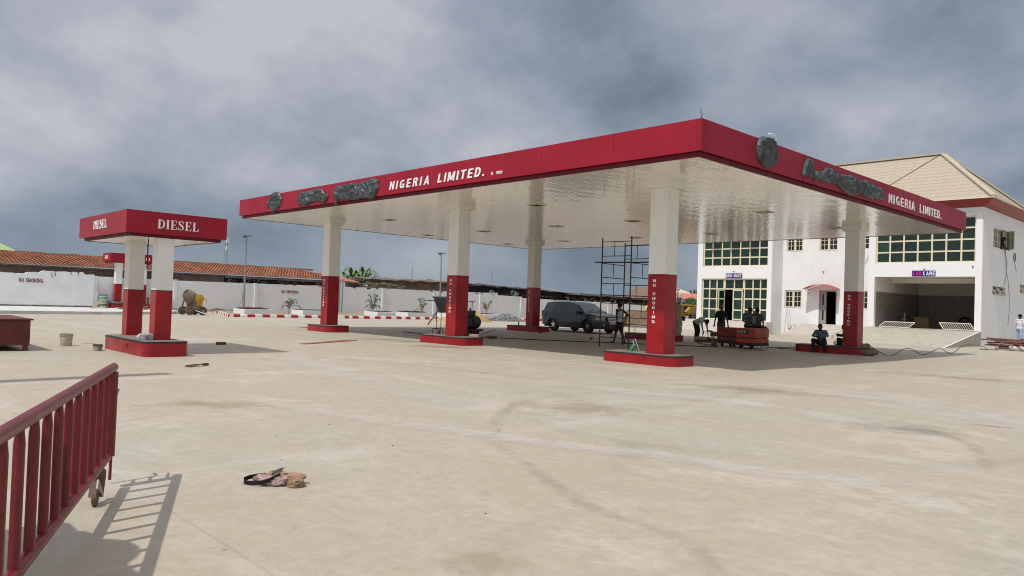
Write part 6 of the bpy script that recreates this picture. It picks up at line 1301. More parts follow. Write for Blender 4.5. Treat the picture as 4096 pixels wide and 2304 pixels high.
ST = [('rust_stain', 'red rust stain in front of the middle pump island', -9.9, .75, 1.1, .28, .5, (.26, .07, .04), 1.8), ('damp_patch', 'dark damp patch between the front pump islands', -13.9, 1.3, 1.4, .3, .9, (.16, .13, .09), 1.8),
      ('damp_patch', 'smaller dark damp patch left of the middle pump island', -12.4, 1.6, 1.1, .22, .7, (.18, .14, .10), 1.5), ('mud_stain', 'brown mud stain in the middle of the sunny yard', 1.9, -6.0, .9, .5, .75, (.30, .21, .12), 1.0),
      ('mud_stain', 'ochre mud stain just behind the gate end', -.9, -10.2, 1.0, .25, .95, (.32, .24, .12), 1.1), 
      ('mud_stain', 'reddish scuffs on the yard in front of the canopy shadow', 2.0, -1.1, 1.6, .45, .3, (.25, .14, .10), 1.0), ('paint_stain', 'small pinkish paint mark near the right edge', 6.17, -2.13, .3, .07, .3, (.42, .12, .10), 2.2),
      ('mud_stain', 'brown wet streak beyond the canopy shadow at the right', 3.0, 6.9, 2.2, .3, .15, (.30, .22, .13), 1.3), ('mud_stain', 'tan patch at the bottom centre of the picture', 5.85, -11.3, .35, .16, .8, (.30, .24, .15), 1.0), ('damp_patch', 'dark grey damp fan on the right of the yard', 5.5, -3.6, .9, .4, -.3, (.22, .20, .17), 1.0)]
for i, (nm, lab, cx_, cy_, rx, ry, rz, col, st) in enumerate(ST):
    ry *= 1.7; c_, s_ = math.cos(rz), math.sin(rz); b = B(); q = [(cx_ + u * rx * 1.6 * c_ - w * ry * 1.8 * s_, cy_ + u * rx * 1.6 * s_ + w * ry * 1.8 * c_, .004 + .0004 * i) for u, w in ((-1, -1), (1, -1), (1, 1), (-1, 1))]; b.quad(*q)
    mesh_thing(nm, b, softmat('m_' + nm, col, cx_, cy_, st, rz, rx, ry), lab, 'stain')
def strip(name, label, pts, w_, col, alpha, z=.009, br=3.0):
    P_ = [Vector((*p, z)) for p in pts]; out = []
    for i in range(len(P_) - 1):
        p0 = P_[max(i - 1, 0)]; p1 = P_[i]; p2 = P_[i + 1]; p3 = P_[min(i + 2, len(P_) - 1)]
        for k in range(6): u = k / 6; out.append(.5 * ((2 * p1) + (p2 - p0) * u + (2 * p0 - 5 * p1 + 4 * p2 - p3) * u * u + (3 * p1 - p0 - 3 * p2 + p3) * u ** 3))
    out.append(P_[-1]); b = B(); uvl = b.bm.loops.layers.uv.verify(); prev = None
    for i, p in enumerate(out):
        d = (out[min(i + 1, len(out) - 1)] - out[max(i - 1, 0)]).normalized(); n_ = Vector((-d.y, d.x, 0)) * w_ / 2; row = (b.v(p - n_), b.v(p + n_), i / (len(out) - 1))
        if prev:
            f = b.face([prev[0], row[0], row[1], prev[1]])
            for l, uv in zip(f.loops, ((prev[2], 0), (row[2], 0), (row[2], 1), (prev[2], 1))): l[uvl].uv = uv
        prev = row
    m = bpy.data.materials.new('m_' + name); m.use_nodes = True; t_ = m.node_tree; bs_ = t_.nodes['Principled BSDF']; bs_.inputs['Base Color'].default_value = (*col, 1); bs_.inputs['Roughness'].default_value = .7
    uvn = N(t_, 'ShaderNodeUVMap'); sp_ = N(t_, 'ShaderNodeSeparateXYZ'); t_.links.new(uvn.outputs[0], sp_.inputs[0])
    def bell(x): k_ = fmath(t_, 'MULTIPLY', fmath(t_, 'MULTIPLY', x, fmath(t_, 'SUBTRACT', 1, x)), 4); return k_
    a_ = fmath(t_, 'MULTIPLY', bell(sp_.outputs[1]), fmath(t_, 'POWER', bell(sp_.outputs[0]), .5)); v_ = t_.nodes.new('ShaderNodeTexCoord').outputs['Object']
    nz = ramp(t_, noisen(t_, v_, br, 7, .7), [(.36, (.1, .1, .1)), (.6, (1, 1, 1))]); t_.links.new(fmath(t_, 'MULTIPLY', fmath(t_, 'MULTIPLY', a_, nz), alpha), bs_.inputs['Alpha'])
    return mesh_thing(name, b, m, label, 'mark')
GRY = (.20, .19, .165); PAL = (.66, .64, .64)
strip('tyre_mark', 'long curved grey tyre mark sweeping to the bottom right', [(3.1, -8.75), (4.02, -9.21), (4.51, -9.47), (5.02, -9.73), (5.6, -9.95), (6.2, -10.0), (6.6, -10.2), (7.0, -10.7)], .2, GRY, .17)
strip('tyre_mark', 'short curved grey tyre mark in the centre of the yard', [(2.9, -8.5), (2.59, -8.24), (1.95, -7.55), (1.21, -6.6), (.88, -5.83), (.79, -4.81), (.94, -3.64)], .24, GRY, .15, .0095)
strip('tyre_mark', 'dark curved tyre mark at the right of the yard', [(5.0, -3.9), (5.42, -3.7), (5.7, -3.4), (6.06, -3.71), (6.42, -4.21), (6.73, -4.95), (6.99, -5.82)], .2, GRY, .2, .010)
strip('cement_streak', 'pale cement streak crossing the middle of the yard', [(-.8, -9.6), (.47, -9.33), (1.76, -8.99), (2.93, -8.61), (3.95, -8.28), (4.77, -7.86), (5.65, -7.73), (6.6, -7.1), (8, -6.6)], .45, PAL, .42, .0105, 1.6)
strip('cement_streak', 'pale cement streak in front of the canopy shadow', [(-1.5, -4.2), (1.16, -3.67), (2.73, -3.2), (4.35, -3.53), (5.42, -3.7)], .8, PAL, .45, .011, 1.2)
strip('cement_streak', 'broad pale cement bloom at the right of the yard', [(2.0, 1.4), (4.0, -.2), (6.0, -1.3), (7.6, -2.6)], 2.2, PAL, .38, .0115, .9)
strip('cement_streak', 'faint pale band across the left of the yard', [(-9, -5), (-5, -6.2), (-1.5, -7.0), (1.5, -7.4)], .9, PAL, .35, .012, 1.1)
strip('drag_mark', 'faint dark scrape between the DIESEL island and the broom', [(-7.5, -5.2), (-5.2, -4.2), (-3.0, -3.8), (-1.0, -3.6)], .35, GRY, .15, .0125, 1.8)
# small debris scattered on the concrete
b = B(); random.seed(21)
for i in range(70):
    u = random.random(); x, y = CP.x - 14 * random.random() ** .7 * (1.3 if u < .5 else .9), CP.y + 2.2 + 17 * random.random() ** 1.1; s_ = random.uniform(.004, .009); b.mi = random.randint(0, 2); b.cbox((x, y, s_ * .3), (s_ * random.uniform(.8, 2.4), s_, s_ * .7), (0, 0, random.random() * 3))
mesh_thing('debris', b, [mat('debris_brown', (.16, .09, .05), .9), mat('debris_dark', (.06, .05, .045), .9), mat('debris_grey', (.24, .21, .18), .9)], 'tiny chips and crumbs littering the open concrete', 'debris', kind='stuff')
# ------------------------------------------------------------------ cables on the ground
cable('power_cable', [(-13.7, 6.9, .03), (-12, 8.2, .02), (-10.2, 9.8, .02), (-8.4, 11.4, .02), (-7.0, 12.6, .02), (-9.0, 14.4, .02), (-9.9, 15.8, .02)], .017, 'long black cable across the shaded concrete behind the scaffold', grp='black cables on the shaded concrete')
cable('power_cable', [(-6.2, 14.6, .03), (-5.8, 16.0, .02), (-5.3, 17.6, .03), (-4.9, 18.4, .05), (-4.5, 17.6, .1), (-4.25, 15.3, .29)], .014, 'upper black cable from the generators to the seated man', grp='black cables on the shaded concrete')
cable('power_cable', [(-5.6, 14.9, .02), (-5.2, 15.2, .02), (-4.8, 15.0, .02), (-4.66, 14.6, .15), (-4.5, 14.7, .30)], .014, 'looped black cable on the ground left of the seated men', grp='black cables on the shaded concrete')
b = B()
for k in range(6): b.tube([(-3.1 + .03 * k + (.15 + .012 * k) * math.cos(a), 14.7 + .03 * k, .30 + (.085 + .012 * (k % 3)) * (1 + math.sin(a))) for a in [R(20 * q) for q in range(19)]], .010, 5)
mesh_thing('cable_coil', b, CABLE, 'black cable coil lying on the island between the seated men', 'cable coil', smooth=50)
cable('power_cable', [(-2.15, 15.0, .45), (-1.75, 15.6, .05), (-1.5, 15.9, .02), (-1.3, 16.8, .28), (-1.1, 18.0, .02), (-.9, 19.2, .25), (-.85, 20.6, .03), (-.9, 22.5, .35), (-1.0, 25.5, .25), (-1.3, 27.6, .02), (-1.9, 28.6, .02), (-1.0, 28.2, .02)], .013, 'springy black cable looping right from the island to the pipe pile')
t = T('burlap_rag', 'brown sacking rag slumped over the right end of the seated men island', 'rag', (-2.0, 14.7, 0)); b = B(); b.ball((-1.9, 14.55, .12), (.30, .24, .13), 4, jit=.6, js=5); b.ball((-2.05, 14.7, .30), (.16, .2, .12), 4, jit=.6, js=6); ob('sacking', b, mat('sacking', (.20, .14, .08), .95, var=.3, vscale=8, bump=.008, bscale=30), t, smooth=60)

# ------------------------------------------------------------------ around the building
random.seed(13)
PIPE = mat('pipe_oxide', (.17, .055, .045), .65, var=.3, vscale=5)
for i in range(26):
    a = R(random.uniform(-48, 40)) ; L_ = random.uniform(1.3, 2.4); cx_ = -.6 + random.uniform(-.45, .8); cy_ = 29.6 + random.uniform(-.5, .5); z = .05 + .50 * (i / 26); tl_ = random.uniform(-.3, .3) * (.3 + z)
    m_ = PIPE if i not in (2, 7) else LETTER; b = B(); b.tube([(cx_ - L_ / 2 * math.cos(a), cy_ - L_ / 2 * math.sin(a), max(.03, z - tl_ * .5)), (cx_ + L_ / 2 * math.cos(a), cy_ + L_ / 2 * math.sin(a), max(.03, z + tl_ * .5))], .035, 7)
    mesh_thing('steel_pipe', b, m_, 'maroon steel tube in the tangled pile at the building corner' if i not in (2, 7) else 'white painted tube in the tangled pile at the building corner', 'pipe', 'maroon tubes piled at the building corner' if i not in (2, 7) else 'white tubes in the pile at the corner')
mesh_thing('cement_bag', B().ball((-.35, 29.3, .14), (.45, .3, .15), 3, jit=.3, js=3), mat('white_bag', (.6, .6, .58), .8), 'pale bag half under the right end of the pipe pile', 'bag', smooth=60)
def gate_leaf(name, x0, x1, y0, y1, z0, z1, n, label, lean):
    t = T(name, label, 'gate panel', ((x0 + x1) / 2, (y0 + y1) / 2, z0)); A0, A1 = Vector((x0, y0, z0 + .03)), Vector((x1, y0, z0 + .03)); C0, C1 = Vector((x0 + lean, y1, z1)), Vector((x1 + lean, y1, z1)); W2 = mat('galv_white', (.62, .60, .54), .5)
    b = B(); b.tube([A0, A1], .03, 6); b.tube([C0, C1], .03, 6); b.tube([A0, C0], .03, 6); b.tube([A1, C1], .03, 6); ob('frame', b, W2, t)
    for k in range(1, n): u = k / n; b = B(); b.tube([A0.lerp(A1, u), C0.lerp(C1, u)], .016, 5); ob('bar', b, W2, t)
gate_leaf('barrier_panel', -8.7, -7.0, 34.0, 34.3, .82, 1.16, 11, 'pale steel barred panel leaning inside the wash bay, left side', .25); gate_leaf('barrier_panel', -5.1, -3.5, 34.0, 34.4, .82, 1.22, 14, 'white steel barred panel leaning inside the wash bay, right side', -.35)
t = T('wooden_desk', 'old brown wooden cabinet standing in the wash bay', 'cabinet', (-7.2, 37.5, .82)); b = B(); b.box(-7.75, -6.9, 37.2, 37.8, .84, 1.45, .01); ob('body', b, mat('brown_cabinet', (.25, .15, .08), .7), t); b = B(); b.box(-7.8, -6.85, 37.15, 37.85, 1.45, 1.5); ob('top', b, mat('brown_cabinet', (.25, .15, .08), .7), t)
mesh_thing('steel_post', B().tube([(-8.25, 37, .82), (-8.25, 37, 1.75)], .06, 8).box(-8.4, -8.1, 36.9, 37.1, 1.3, 1.36), STEEL, 'grey steel post stub beside the cabinet in the wash bay', 'post')
mesh_thing('tyre', B().lathe([(.25, -.08), (.38, -.08), (.4, 0), (.38, .08), (.25, .08)], (-5.8, 40.6, 1.22), (0, 1, 0), 24), RUBBER, 'old tyre leaning on the back wall of the wash bay', 'tyre', smooth=30)
def weed(x, y, label, h=.75, n=16):
    t = T('weed', label, 'plant', (x, y, 0)); b = B()
    for k in range(n):
        a = random.uniform(0, 6.28); L_ = h * random.uniform(.5, 1); d = Vector((math.cos(a) * .28, math.sin(a) * .28, 1)).normalized(); w_ = Vector((-math.sin(a), math.cos(a), 0)) * .03
        for q in range(3): p = Vector((x, y, L_ * q * .28)); e = p + d * L_ * .4 + Vector((math.cos(a + q), math.sin(a + q), .1)) * .14; b.quad(p - w_ * .3, (p + e) / 2 + w_, e, (p + e) / 2 - w_)
    ob('leaves', b, mat('dusty_leaf', (.20, .23, .16), .7, var=.3), t); ob('stem', B().tube([(x, y, 0), (x, y, h)], .012, 4), STEM, t)
weed(-14.6, 34.5, 'dusty weed growing where the shop block meets the middle block'); weed(-13.95, 33.9, 'dusty weed left of the middle entrance steps'); 
mesh_thing('white_sack', B().ball((-14.3, 33.9, .14), (.3, .25, .16), 3, jit=.5, js=5), mat('white_bag', (.6, .6, .58), .8), 'white sack of rubble left of the middle entrance steps', 'sack', smooth=60)
mesh_thing('thin_pole', B().tube([(-14.9, 34.2, .02), (-15.1, 34.95, 1.9)], .014, 5), GC, 'taller thin pole leaning in the corner beside the shop block', 'pole'); mesh_thing('thin_pole', B().tube([(-14.55, 34.1, .02), (-14.95, 34.95, 1.75)], .012, 5), GC, 'shorter, more slanted thin pole leaning in the corner beside the shop block', 'pole')
mesh_thing('rubble', B().cbox((-14.4, 33.3, .03), (1.2, .3, .06), (0, 0, .1), .02), mat('rubble_pale', (.5, .47, .42), .9, var=.4, vscale=10), 'pale rubble strip on the ground left of the entrance steps', 'rubble', kind='stuff')
mesh_thing('sack', B().ball((-18.95, 33.1, .98), (.3, .2, .17), 3, jit=.5, js=6), mat('white_bag', (.6, .6, .58), .8), 'white plastic sack lying at the shop door threshold', 'sack', smooth=60)

# ------------------------------------------------------------------ rags and belt in the foreground
t = T('rag_bundle', 'crumpled pink, white and tan rags tied with a black belt on the concrete', 'rag bundle', (3.5, -11.4, 0))
RG1 = mat('rag_pink', (.24, .10, .09), .95, col2=(.42, .35, .36), vscale=16, bump=.01, bscale=34, detail=8); RG2 = mat('rag_tan', (.30, .195, .115), .95, var=.3, vscale=12, bump=.008, bscale=34); RG3 = mat('rag_rose', (.20, .075, .065), .95, col2=(.32, .20, .16), vscale=18, bump=.01, bscale=40)
vx = Vector((.69, .72, 0)); vy = Vector((-.72, .69, 0)); O3 = Vector((3.55, -11.42, 0))
def crumple(name, c, size, m, seed, amp=.4, fr_=9.0, par=t):
    b = B(); g_ = bmesh.ops.create_icosphere(b.bm, subdivisions=5, radius=1)
    for v in g_['verts']:
        d = v.co.copy(); p = Vector((d.x * size[0], d.y * size[1], d.z * size[2])); n_ = mn.fractal(p * fr_ * .8 + Vector((seed, 1, 0)), .7, 2.1, 4) if True else mn.noise(p * fr_ + Vector((seed, 0, 0))); r_ = 1 - abs(mn.noise(p * fr_ * 2.1 + Vector((0, seed, 0)))) * 1.6; n3 = 1 - abs(mn.noise(Vector((p.x * 30, p.y * 30, p.z * 55)) + Vector((seed, seed, 0)))) * 2
        s_ = 1 + amp * n_ + .22 * r_ + .09 * n3; p *= s_; w = O3 + vx * (c[0] + p.x) + vy * (c[1] + p.y) + Vector((0, 0, max(.002, c[2] + p.z))); v.co = w
    return ob(name, b, m, par, smooth=70)
crumple('pink_rag', (.0, -.035, .03), (.10, .05, .040), RG1, 3.1, .55, 13); crumple('rose_rag', (-.09, .02, .04), (.075, .04, .032), RG3, 7.7, .5, 14); crumple('tan_rag', (.17, -.045, .03), (.05, .055, .04), RG2, 12.3, .5); crumple('tan_rag', (.08, .04, .05), (.10, .035, .03), RG2, 17.9, .5); crumple('rose_rag', (.02, .03, .07), (.07, .03, .03), RG2, 27.9, .5); crumple('printed_rag', (.12, .05, .06), (.045, .03, .025), mat('rag_print', (.5, .40, .36), .9, col2=(.45, .05, .08), vscale=30), 4.4, .5)
def ribbon(pts, w_, m, name, wv=None):
    b = B(); prev = None; P_ = [O3 + vx * p[0] + vy * p[1] + Vector((0, 0, p[2])) for p in pts]
    for i, p in enumerate(P_):
        d = (P_[min(i + 1, len(P_) - 1)] - P_[max(i - 1, 0)]).normalized(); up_ = Vector(wv(i / (len(P_) - 1))) if wv else Vector((0, 0, 1)); row = [b.v(p - up_ * w_ / 2), b.v(p + up_ * w_ / 2)]
        if prev: b.face([prev[0], row[0], row[1], prev[1]])
        prev = row
    bmesh.ops.solidify(b.bm, geom=b.bm.faces[:], thickness=.003); return ob(name, b, m, t, smooth=50)
BELT = mat('black_belt', (.022, .02, .022), .45, var=.3)
ribbon([(-.10, .06, .055), (-.17, .06, .045), (-.225, .045, .035), (-.25, .0, .028), (-.235, -.045, .022), (-.19, -.07, .020), (-.14, -.085, .024), (-.08, -.10, .032), (-.03, -.10, .048), (.01, -.08, .065), (.05, -.05, .085)], .034, BELT, 'belt'); ribbon([(-.01, -.07, .095), (.03, -.065, .115), (.07, -.06, .13)], .038, mat('studded_belt', (.04, .05, .06), .3, col2=(.45, .48, .5), vscale=70), 'belt_tip', lambda u: (.35, .1, .93))

# ================================================================== PEOPLE
def cap_(bm, p0, p1, r0, r1, n=10):
    b = B(); b.bm.free(); b.bm = bm; p0 = Vector(p0); p1 = Vector(p1); b.ball(p0, r0, 2); b.ball(p1, r1, 2); b.tube([p0, p1], [r0, r1], n)
def ell(bm, c, r, q=None): b = B(); b.bm.free(); b.bm = bm; b.ball(c, r, 3, rot=q)
def remesh(bm, name, m, parent, voxel=.011, sm=3):
    me = bpy.data.meshes.new('tmp'); bm.to_mesh(me); bm.free(); o = bpy.data.objects.new('tmp', me); SC.collection.objects.link(o)
    r_ = o.modifiers.new('r', 'REMESH'); r_.mode = 'VOXEL'; r_.voxel_size = voxel; s_ = o.modifiers.new('s', 'SMOOTH'); s_.iterations = sm; s_.factor = .5
    bpy.context.view_layer.update(); me2 = bpy.data.meshes.new_from_object(o.evaluated_get(bpy.context.evaluated_depsgraph_get())); me2.name = name; bpy.data.objects.remove(o); bpy.data.meshes.remove(me)
    me2.materials.clear(); me2.materials.append(m)
    for p in me2.polygons: p.use_smooth = True
    o = bpy.data.objects.new(name, me2); SC.collection.objects.link(o)
    if parent: o.parent = parent
    return o
def basis(f, u):
    f = Vector(f).normalized(); u = Vector(u); r = f.cross(u).normalized(); u2 = r.cross(f); return Matrix((r, f, u2)).transposed()
def person(label, loc, rz, J, shirt, trous, sleeve='short', legs='long', hat=None, shoes=BLACK, vest=False, group=None, stripes=None):
    """J: joints in the person's own frame (faces +y): pel, chest, neck, head, fwd (gaze); el/wr (L,R), kn/an (L,R), toe (L,R)"""
    t = T('person', label, 'person', loc, group, rz); V = {k: ([Vector(x) for x in v] if isinstance(v[0], (tuple, list)) else Vector(v)) for k, v in J.items()}
    pel, ch, nk, hd = V['pel'], V['chest'], V['neck'], V['head']; up = (nk - pel).normalized(); side = V.get('side', Vector((1, 0, 0))).normalized(); fw = up.cross(side).normalized() * -1; fw = side.cross(up) * -1 if False else up.cross(side); 
    if fw.dot(V['fwd']) < 0 and abs(fw.dot(V['fwd'])) > .2: fw = -fw
    Q = Matrix((side, fw, up)).transposed(); sh = [nk - up * .06 - side * .175, nk - up * .06 + side * .175]; hp = [pel - side * .09 - up * .03, pel + side * .09 - up * .03]
    bm = bmesh.new(); ell(bm, pel, (.155, .115, .12), Q); ell(bm, (pel + ch) / 2, (.135, .10, .16), Q); ell(bm, ch, (.165, .115, .17), Q); cap_(bm, sh[0], sh[1], .06, .06); cap_(bm, nk - up * .05, hd - up * .02, .058, .052)
    gz = V['fwd'].normalized(); hu = V.get('hup', (hd - nk)).normalized(); HQ = basis(gz, hu); hf = HQ @ Vector((0, 1, 0)); hz_ = HQ @ Vector((0, 0, 1)); hr = HQ @ Vector((1, 0, 0))
    ell(bm, hd + hz_ * .03 - hf * .008, (.076, .098, .105), HQ); ell(bm, hd - hz_ * .055 + hf * .025, (.056, .065, .058), HQ)
    ell(bm, hd + hf * .098 - hz_ * .012, (.016, .02, .026), HQ); ell(bm, hd + hf * .086 - hz_ * .055, (.026, .014, .012), HQ); ell(bm, hd + hf * .086 + hz_ * .028, (.05, .014, .012), HQ)
    for s in (-1, 1): ell(bm, hd + hr * .078 * s - hf * .005, (.012, .022, .032), HQ)
    wr = V['wr']; el = V['el']; kn = V['kn']; an = V['an']; toe = V['toe']
    for i in (0, 1):
        cap_(bm, sh[i], el[i], .052, .040); cap_(bm, el[i], wr[i], .040, .027)
        hdv = (V['hand'][i] if 'hand' in V else (wr[i] - el[i])).normalized(); hs = hdv.orthogonal().normalized() if abs(hdv.dot(side)) > .9 else (side - hdv * side.dot(hdv)).normalized(); hn = hdv.cross(hs)
        pc = wr[i] + hdv * .055; ell(bm, pc, (.036, .052, .018), Matrix((hs, hdv, hn)).transposed())
        curl = hn * (.35 if i else .35)
        for k, (o_, L_) in enumerate(((-.028, .058), (-.010, .07), (.009, .066), (.026, .052))): a = pc + hdv * .04 + hs * o_; m1 = a + (hdv + curl * .3).normalized() * L_ * .55; cap_(bm, a, m1, .0095, .0088, 6); cap_(bm, m1, m1 + (hdv + curl * 1.6).normalized() * L_ * .5, .0088, .0075, 6)
        sgn = -1 if i == 0 else 1; a = wr[i] + hdv * .03 - hs * sgn * .03; cap_(bm, a, a + (hdv * .6 - hs * sgn * .6).normalized() * .04, .012, .010, 6); cap_(bm, a + (hdv * .6 - hs * sgn * .6).normalized() * .04, a + (hdv * .6 - hs * sgn * .6).normalized() * .04 + hdv * .025, .010, .009, 6)
        cap_(bm, hp[i], kn[i], .085, .056); cap_(bm, kn[i], an[i], .054, .036); m_ = kn[i].lerp(an[i], .3); ell(bm, m_ - fw * .01, (.052, .056, .09))
        cap_(bm, an[i] - Vector((0, 0, .02)), toe[i], .038, .028)
    body = remesh(bm, 'body', SKIN, t, .009, 2)
    def eye(s): b = B(); b.ball(hd + hf * .085 + hr * .03 * s + hz_ * .012, (.013, .008, .009), 2, rot=HQ); return b
    for s in (-1, 1): ob('eye', eye(s), mat('eye_white', (.5, .48, .45), .3), t, world=False)
    bm = bmesh.new(); ell(bm, hd + hz_ * .042 - hf * .016, (.081, .100, .100), HQ)
    bmesh.ops.bisect_plane(bm, geom=bm.verts[:] + bm.edges[:] + bm.faces[:], plane_co=hd + hz_ * .03 + hf * .03, plane_no=(hz_ * .8 - hf * .6), clear_inner=True)
    b = B(); b.bm.free(); b.bm = bm; ob('hair', b, HAIRM, t, world=False, smooth=60)
    # shirt
    if shirt:
        bm = bmesh.new(); e = .016; ell(bm, pel + up * .02, (.165 + e, .125 + e, .11), Q); ell(bm, (pel + ch) / 2, (.15 + e, .112 + e, .17), Q); ell(bm, ch, (.17 + e, .12 + e, .175), Q)
        if vest: cap_(bm, sh[0] + side * .06 + up * .02, sh[1] - side * .06 + up * .02, .055, .055)
        else: cap_(bm, sh[0], sh[1], .074, .074)
        if not vest:
            for i in (0, 1):
                if sleeve == 'short': cap_(bm, sh[i], sh[i].lerp(el[i], .72), .072, .064)
                else: cap_(bm, sh[i], el[i], .070, .056); cap_(bm, el[i], el[i].lerp(wr[i], .9), .056, .042)
        so_ = remesh(bm, 'shirt', shirt, t, .013, 3)
    bm = bmesh.new(); e = .014; ell(bm, pel, (.16 + e, .12 + e, .115), Q)
    for i in (0, 1):
        cap_(bm, hp[i], kn[i] if legs == 'long' else hp[i].lerp(kn[i], .85), .10, .074 if legs == 'long' else .09)
        if legs == 'long': cap_(bm, kn[i], an[i] + (kn[i] - an[i]).normalized() * .03, .074, .060)
    remesh(bm, 'trousers' if legs == 'long' else 'shorts', trous, t, .013, 3)
    if shoes:
        for i in (0, 1): bm = bmesh.new(); cap_(bm, an[i] - Vector((0, 0, .035)), toe[i], .045, .036); remesh(bm, 'shoe', shoes, t, .012, 1)
    if hat:
        bm = bmesh.new(); ell(bm, hd + hz_ * .055 - hf * .008, (.09, .11, .095), HQ); bmesh.ops.bisect_plane(bm, geom=bm.verts[:] + bm.edges[:] + bm.faces[:], plane_co=hd + hz_ * .045, plane_no=hz_, clear_inner=True)
        b = B(); b.bm.free(); b.bm = bm; h_ = ob('cap', b, hat, t, world=False, smooth=60); b = B(); b.ball(hd + hz_ * .055 + hf * .12, (.07, .075, .01), 2, rot=HQ); ob('peak', b, hat, h_, world=False, smooth=60)
    return t
NAVY = mat('navy_cloth', (.012, .014, .022), .9, var=.2); BLKC = mat('black_cloth', (.012, .012, .013), .9, var=.2); GREYB = mat('grey_blue_cloth', (.10, .14, .19), .9, var=.15); WHT = mat('white_cloth', (.55, .58, .62), .9, var=.08); JEAN = mat('pale_jeans', (.22, .33, .52), .9, col2=(.42, .52, .66), vscale=9); KHA = mat('dusty_trousers', (.07, .06, .05), .9, var=.2); DSL = mat('slate_shirt', (.06, .075, .09), .9, var=.2)
def towards(dx, dy): return math.atan2(-dx, dy)      # rotation that turns +y to (dx,dy)
stand = dict(pel=(0, 0, .93), chest=(0, .01, 1.22), neck=(0, 0, 1.45), head=(0, .02, 1.58), fwd=(0, 1, -.05), el=((-.25, -.03, 1.13), (.25, -.03, 1.13)), wr=((-.28, .05, .88), (.28, .05, .88)), kn=((-.1, .02, .50), (.1, .02, .50)), an=((-.11, 0, .09), (.11, 0, .09)), toe=((-.13, .14, .04), (.13, .14, .04)))
def J_(**k): d = dict(stand); d.update(k); return d
# man in singlet walking left behind the scaffold, hands on hips, looking to the car
person('man in a white singlet and dark shorts, hands on hips, behind the scaffold', (-9.57, 9.55, 0), towards(-.72, -.05) , J_(pel=(0, 0, .90), chest=(0, .02, 1.18), neck=(.0, .02, 1.41), head=(0, .03, 1.53), fwd=(-.1, 1, 0), side=(.98, -.15, 0), el=((-.40, -.10, 1.16), (.40, -.12, 1.16)), wr=((-.19, .02, .98), (.19, .02, .98)), hand=((.6, .5, -.5), (-.6, .5, -.5)), kn=((-.08, .12, .49), (.08, -.02, .48)), an=((-.08, .22, .10), (.08, -.2, .13)), toe=((-.10, .35, .05), (.09, -.06, .04))), WHT, BLKC, legs='short', shoes=mat('sandal', (.03, .02, .015), .8), vest=True)
bm = bmesh.new()
# bending man
person('man in a white shirt and black trousers bending over an engine', (-10.52, 16.62, 0), towards(.85, -.1), J_(pel=(0, -.05, .90), chest=(0, .26, 1.02), neck=(0, .44, .98), head=(0, .56, .93), fwd=(0, .45, -1), hup=(0, 1, .3), el=((-.19, .42, .72), (.2, .44, .74)), wr=((-.12, .52, .50), (.13, .46, .50)), kn=((-.13, -.0, .50), (.12, .06, .50)), an=((-.16, -.1, .09), (.14, .02, .09)), toe=((-.17, .05, .04), (.15, .17, .04))), WHT, BLKC)
# man with cap
person('man in a black shirt and pink cap standing behind the redder generator', (-9.0, 16.2, 0), towards(.75, -1), J_(el=((-.25, -.02, 1.14), (.25, -.02, 1.14)), wr=((-.29, .03, .88), (.30, .04, .88))), BLKC, KHA, hat=mat('faded_pink_cap', (.20, .06, .07), .9))
# two men sitting on the far edge of the generators, backs to the camera
sit = dict(pel=(0, 0, .90), chest=(0, .02, 1.17), neck=(0, .03, 1.40), head=(0, .06, 1.52), fwd=(0, 1, -.15), el=((-.24, .08, 1.10), (.24, .08, 1.10)), wr=((-.16, .30, 1.0), (.16, .30, 1.0)), kn=((-.13, .42, .80), (.13, .42, .80)), an=((-.13, .44, .36), (.13, .44, .36)), toe=((-.14, .58, .32), (.14, .58, .32)))
STR = bpy.data.materials.new('striped_shirt'); STR.use_nodes = True; t_ = STR.node_tree; v_ = t_.nodes.new('ShaderNodeTexCoord').outputs['Object']; sp_ = t_.nodes.new('ShaderNodeSeparateXYZ'); t_.links.new(v_, sp_.inputs[0]); t_.links.new(mixc(t_, fmath(t_, 'LESS_THAN', fmath(t_, 'FRACT', fmath(t_, 'MULTIPLY', sp_.outputs[2], 19)), .28), (.035, .045, .06), (.22, .25, .27)), t_.nodes['Principled BSDF'].inputs['Base Color']); t_.nodes['Principled BSDF'].inputs['Roughness'].default_value = .9
person('man in a striped shirt sitting with his back turned, left of the pair', (-6.78, 14.62, .0), towards(-.35, 1), dict(sit, side=(1, .1, 0), head=(.05, .06, 1.53), fwd=(.8, .8, -.1)), STR, BLKC, group='pair of men sitting on the generators')
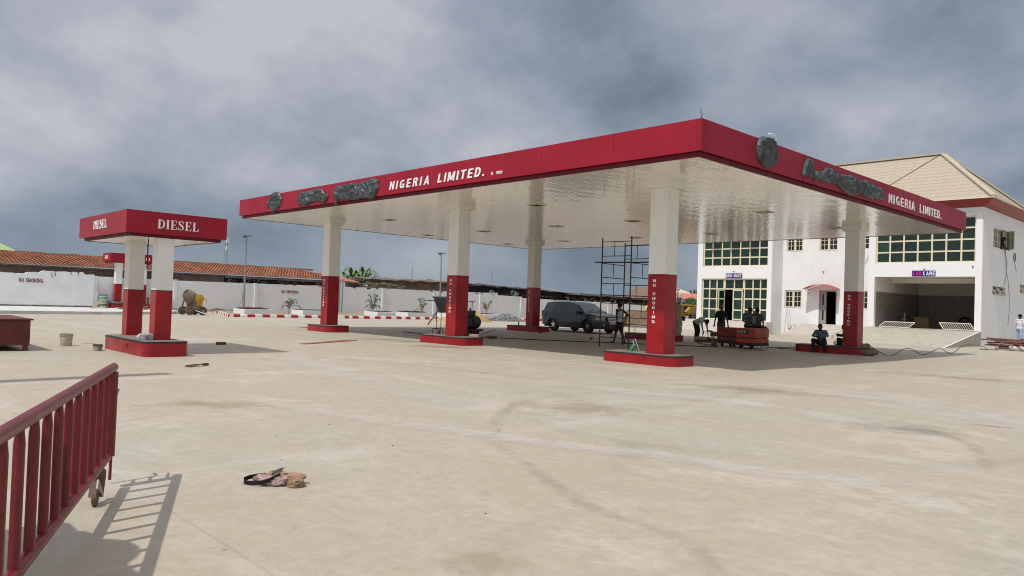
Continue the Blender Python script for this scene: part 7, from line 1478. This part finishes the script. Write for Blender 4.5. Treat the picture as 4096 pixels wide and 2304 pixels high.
d = dict(sit); d['el'] = ((-.24, .06, 1.10), (.27, -.02, 1.12)); d['wr'] = ((-.2, .3, 1.0), (.33, -.08, .87)); d['head'] = (-.06, .06, 1.52); d['fwd'] = (-.75, .8, -.1); d['neck'] = (-.02, .03, 1.40)
p = person('man in a slate shirt with grey patch leaning on his hand', (-6.22, 14.32, .0), towards(.1, 1), d, DSL, BLKC, group='pair of men sitting on the generators')
b = B(); b.box(-.15, .02, -.152, -.145, 1.0, 1.3); ob('back_print', b, mat('print_grey', (.25, .23, .25), .9), p, world=False)
# seated men on the island
seat = dict(pel=(0, 0, .40), chest=(0, .10, .66), neck=(0, .18, .86), head=(0, .24, .97), fwd=(0, 1, -.35), el=((-.27, .22, .66), (.27, .20, .64)), wr=((-.05, .42, .60), (.08, .40, .60)), hand=((.9, .4, -.1), (-.9, .4, -.1)), kn=((-.22, .40, .50), (.20, .42, .48)), an=((-.20, .36, .09), (.16, .42, .09)), toe=((-.24, .50, .04), (.18, .56, .04)))
person('man in a grey blue long sleeved top sitting on the island edge', (-3.62, 14.52, .0), towards(.1, -1), seat, GREYB, NAVY, sleeve='long')
d = dict(seat); d['wr'] = ((-.12, .48, .68), (.05, .44, .64))
person('man in dark clothes sitting half hidden behind the right rear column', (-2.84, 15.3, .02), towards(-1, -.15), d, NAVY, NAVY, sleeve='long')
# man standing by the pipes
person('man in a white shirt and pale jeans walking by the building at the right edge', (-1.28, 33.6, .13), towards(.5, 1), J_(kn=((-.1, .06, .50), (.1, -.0, .50)), an=((-.11, .1, .09), (.11, -.1, .09)), toe=((-.12, .24, .04), (.12, .04, .04)), el=((-.25, .0, 1.14), (.27, .0, 1.14)), wr=((-.2, .22, 1.05), (.18, .22, 1.08))), mat('white_shirt', (.62, .63, .66), .9, var=.1), JEAN, sleeve='long', hat=HAIRM)
# man in the upper window
person('man with dark clothes leaning out of the upper side window holding the cable', (-3.42, 38.05, 4.88), towards(1, -.1), J_(chest=(0, .1, 1.16), neck=(0, .2, 1.36), head=(0, .3, 1.46), fwd=(0, 1, -.5), wr=((-.1, .5, .85), (.1, .5, .85)), el=((-.24, .22, 1.05), (.24, .22, 1.05))), NAVY, NAVY)
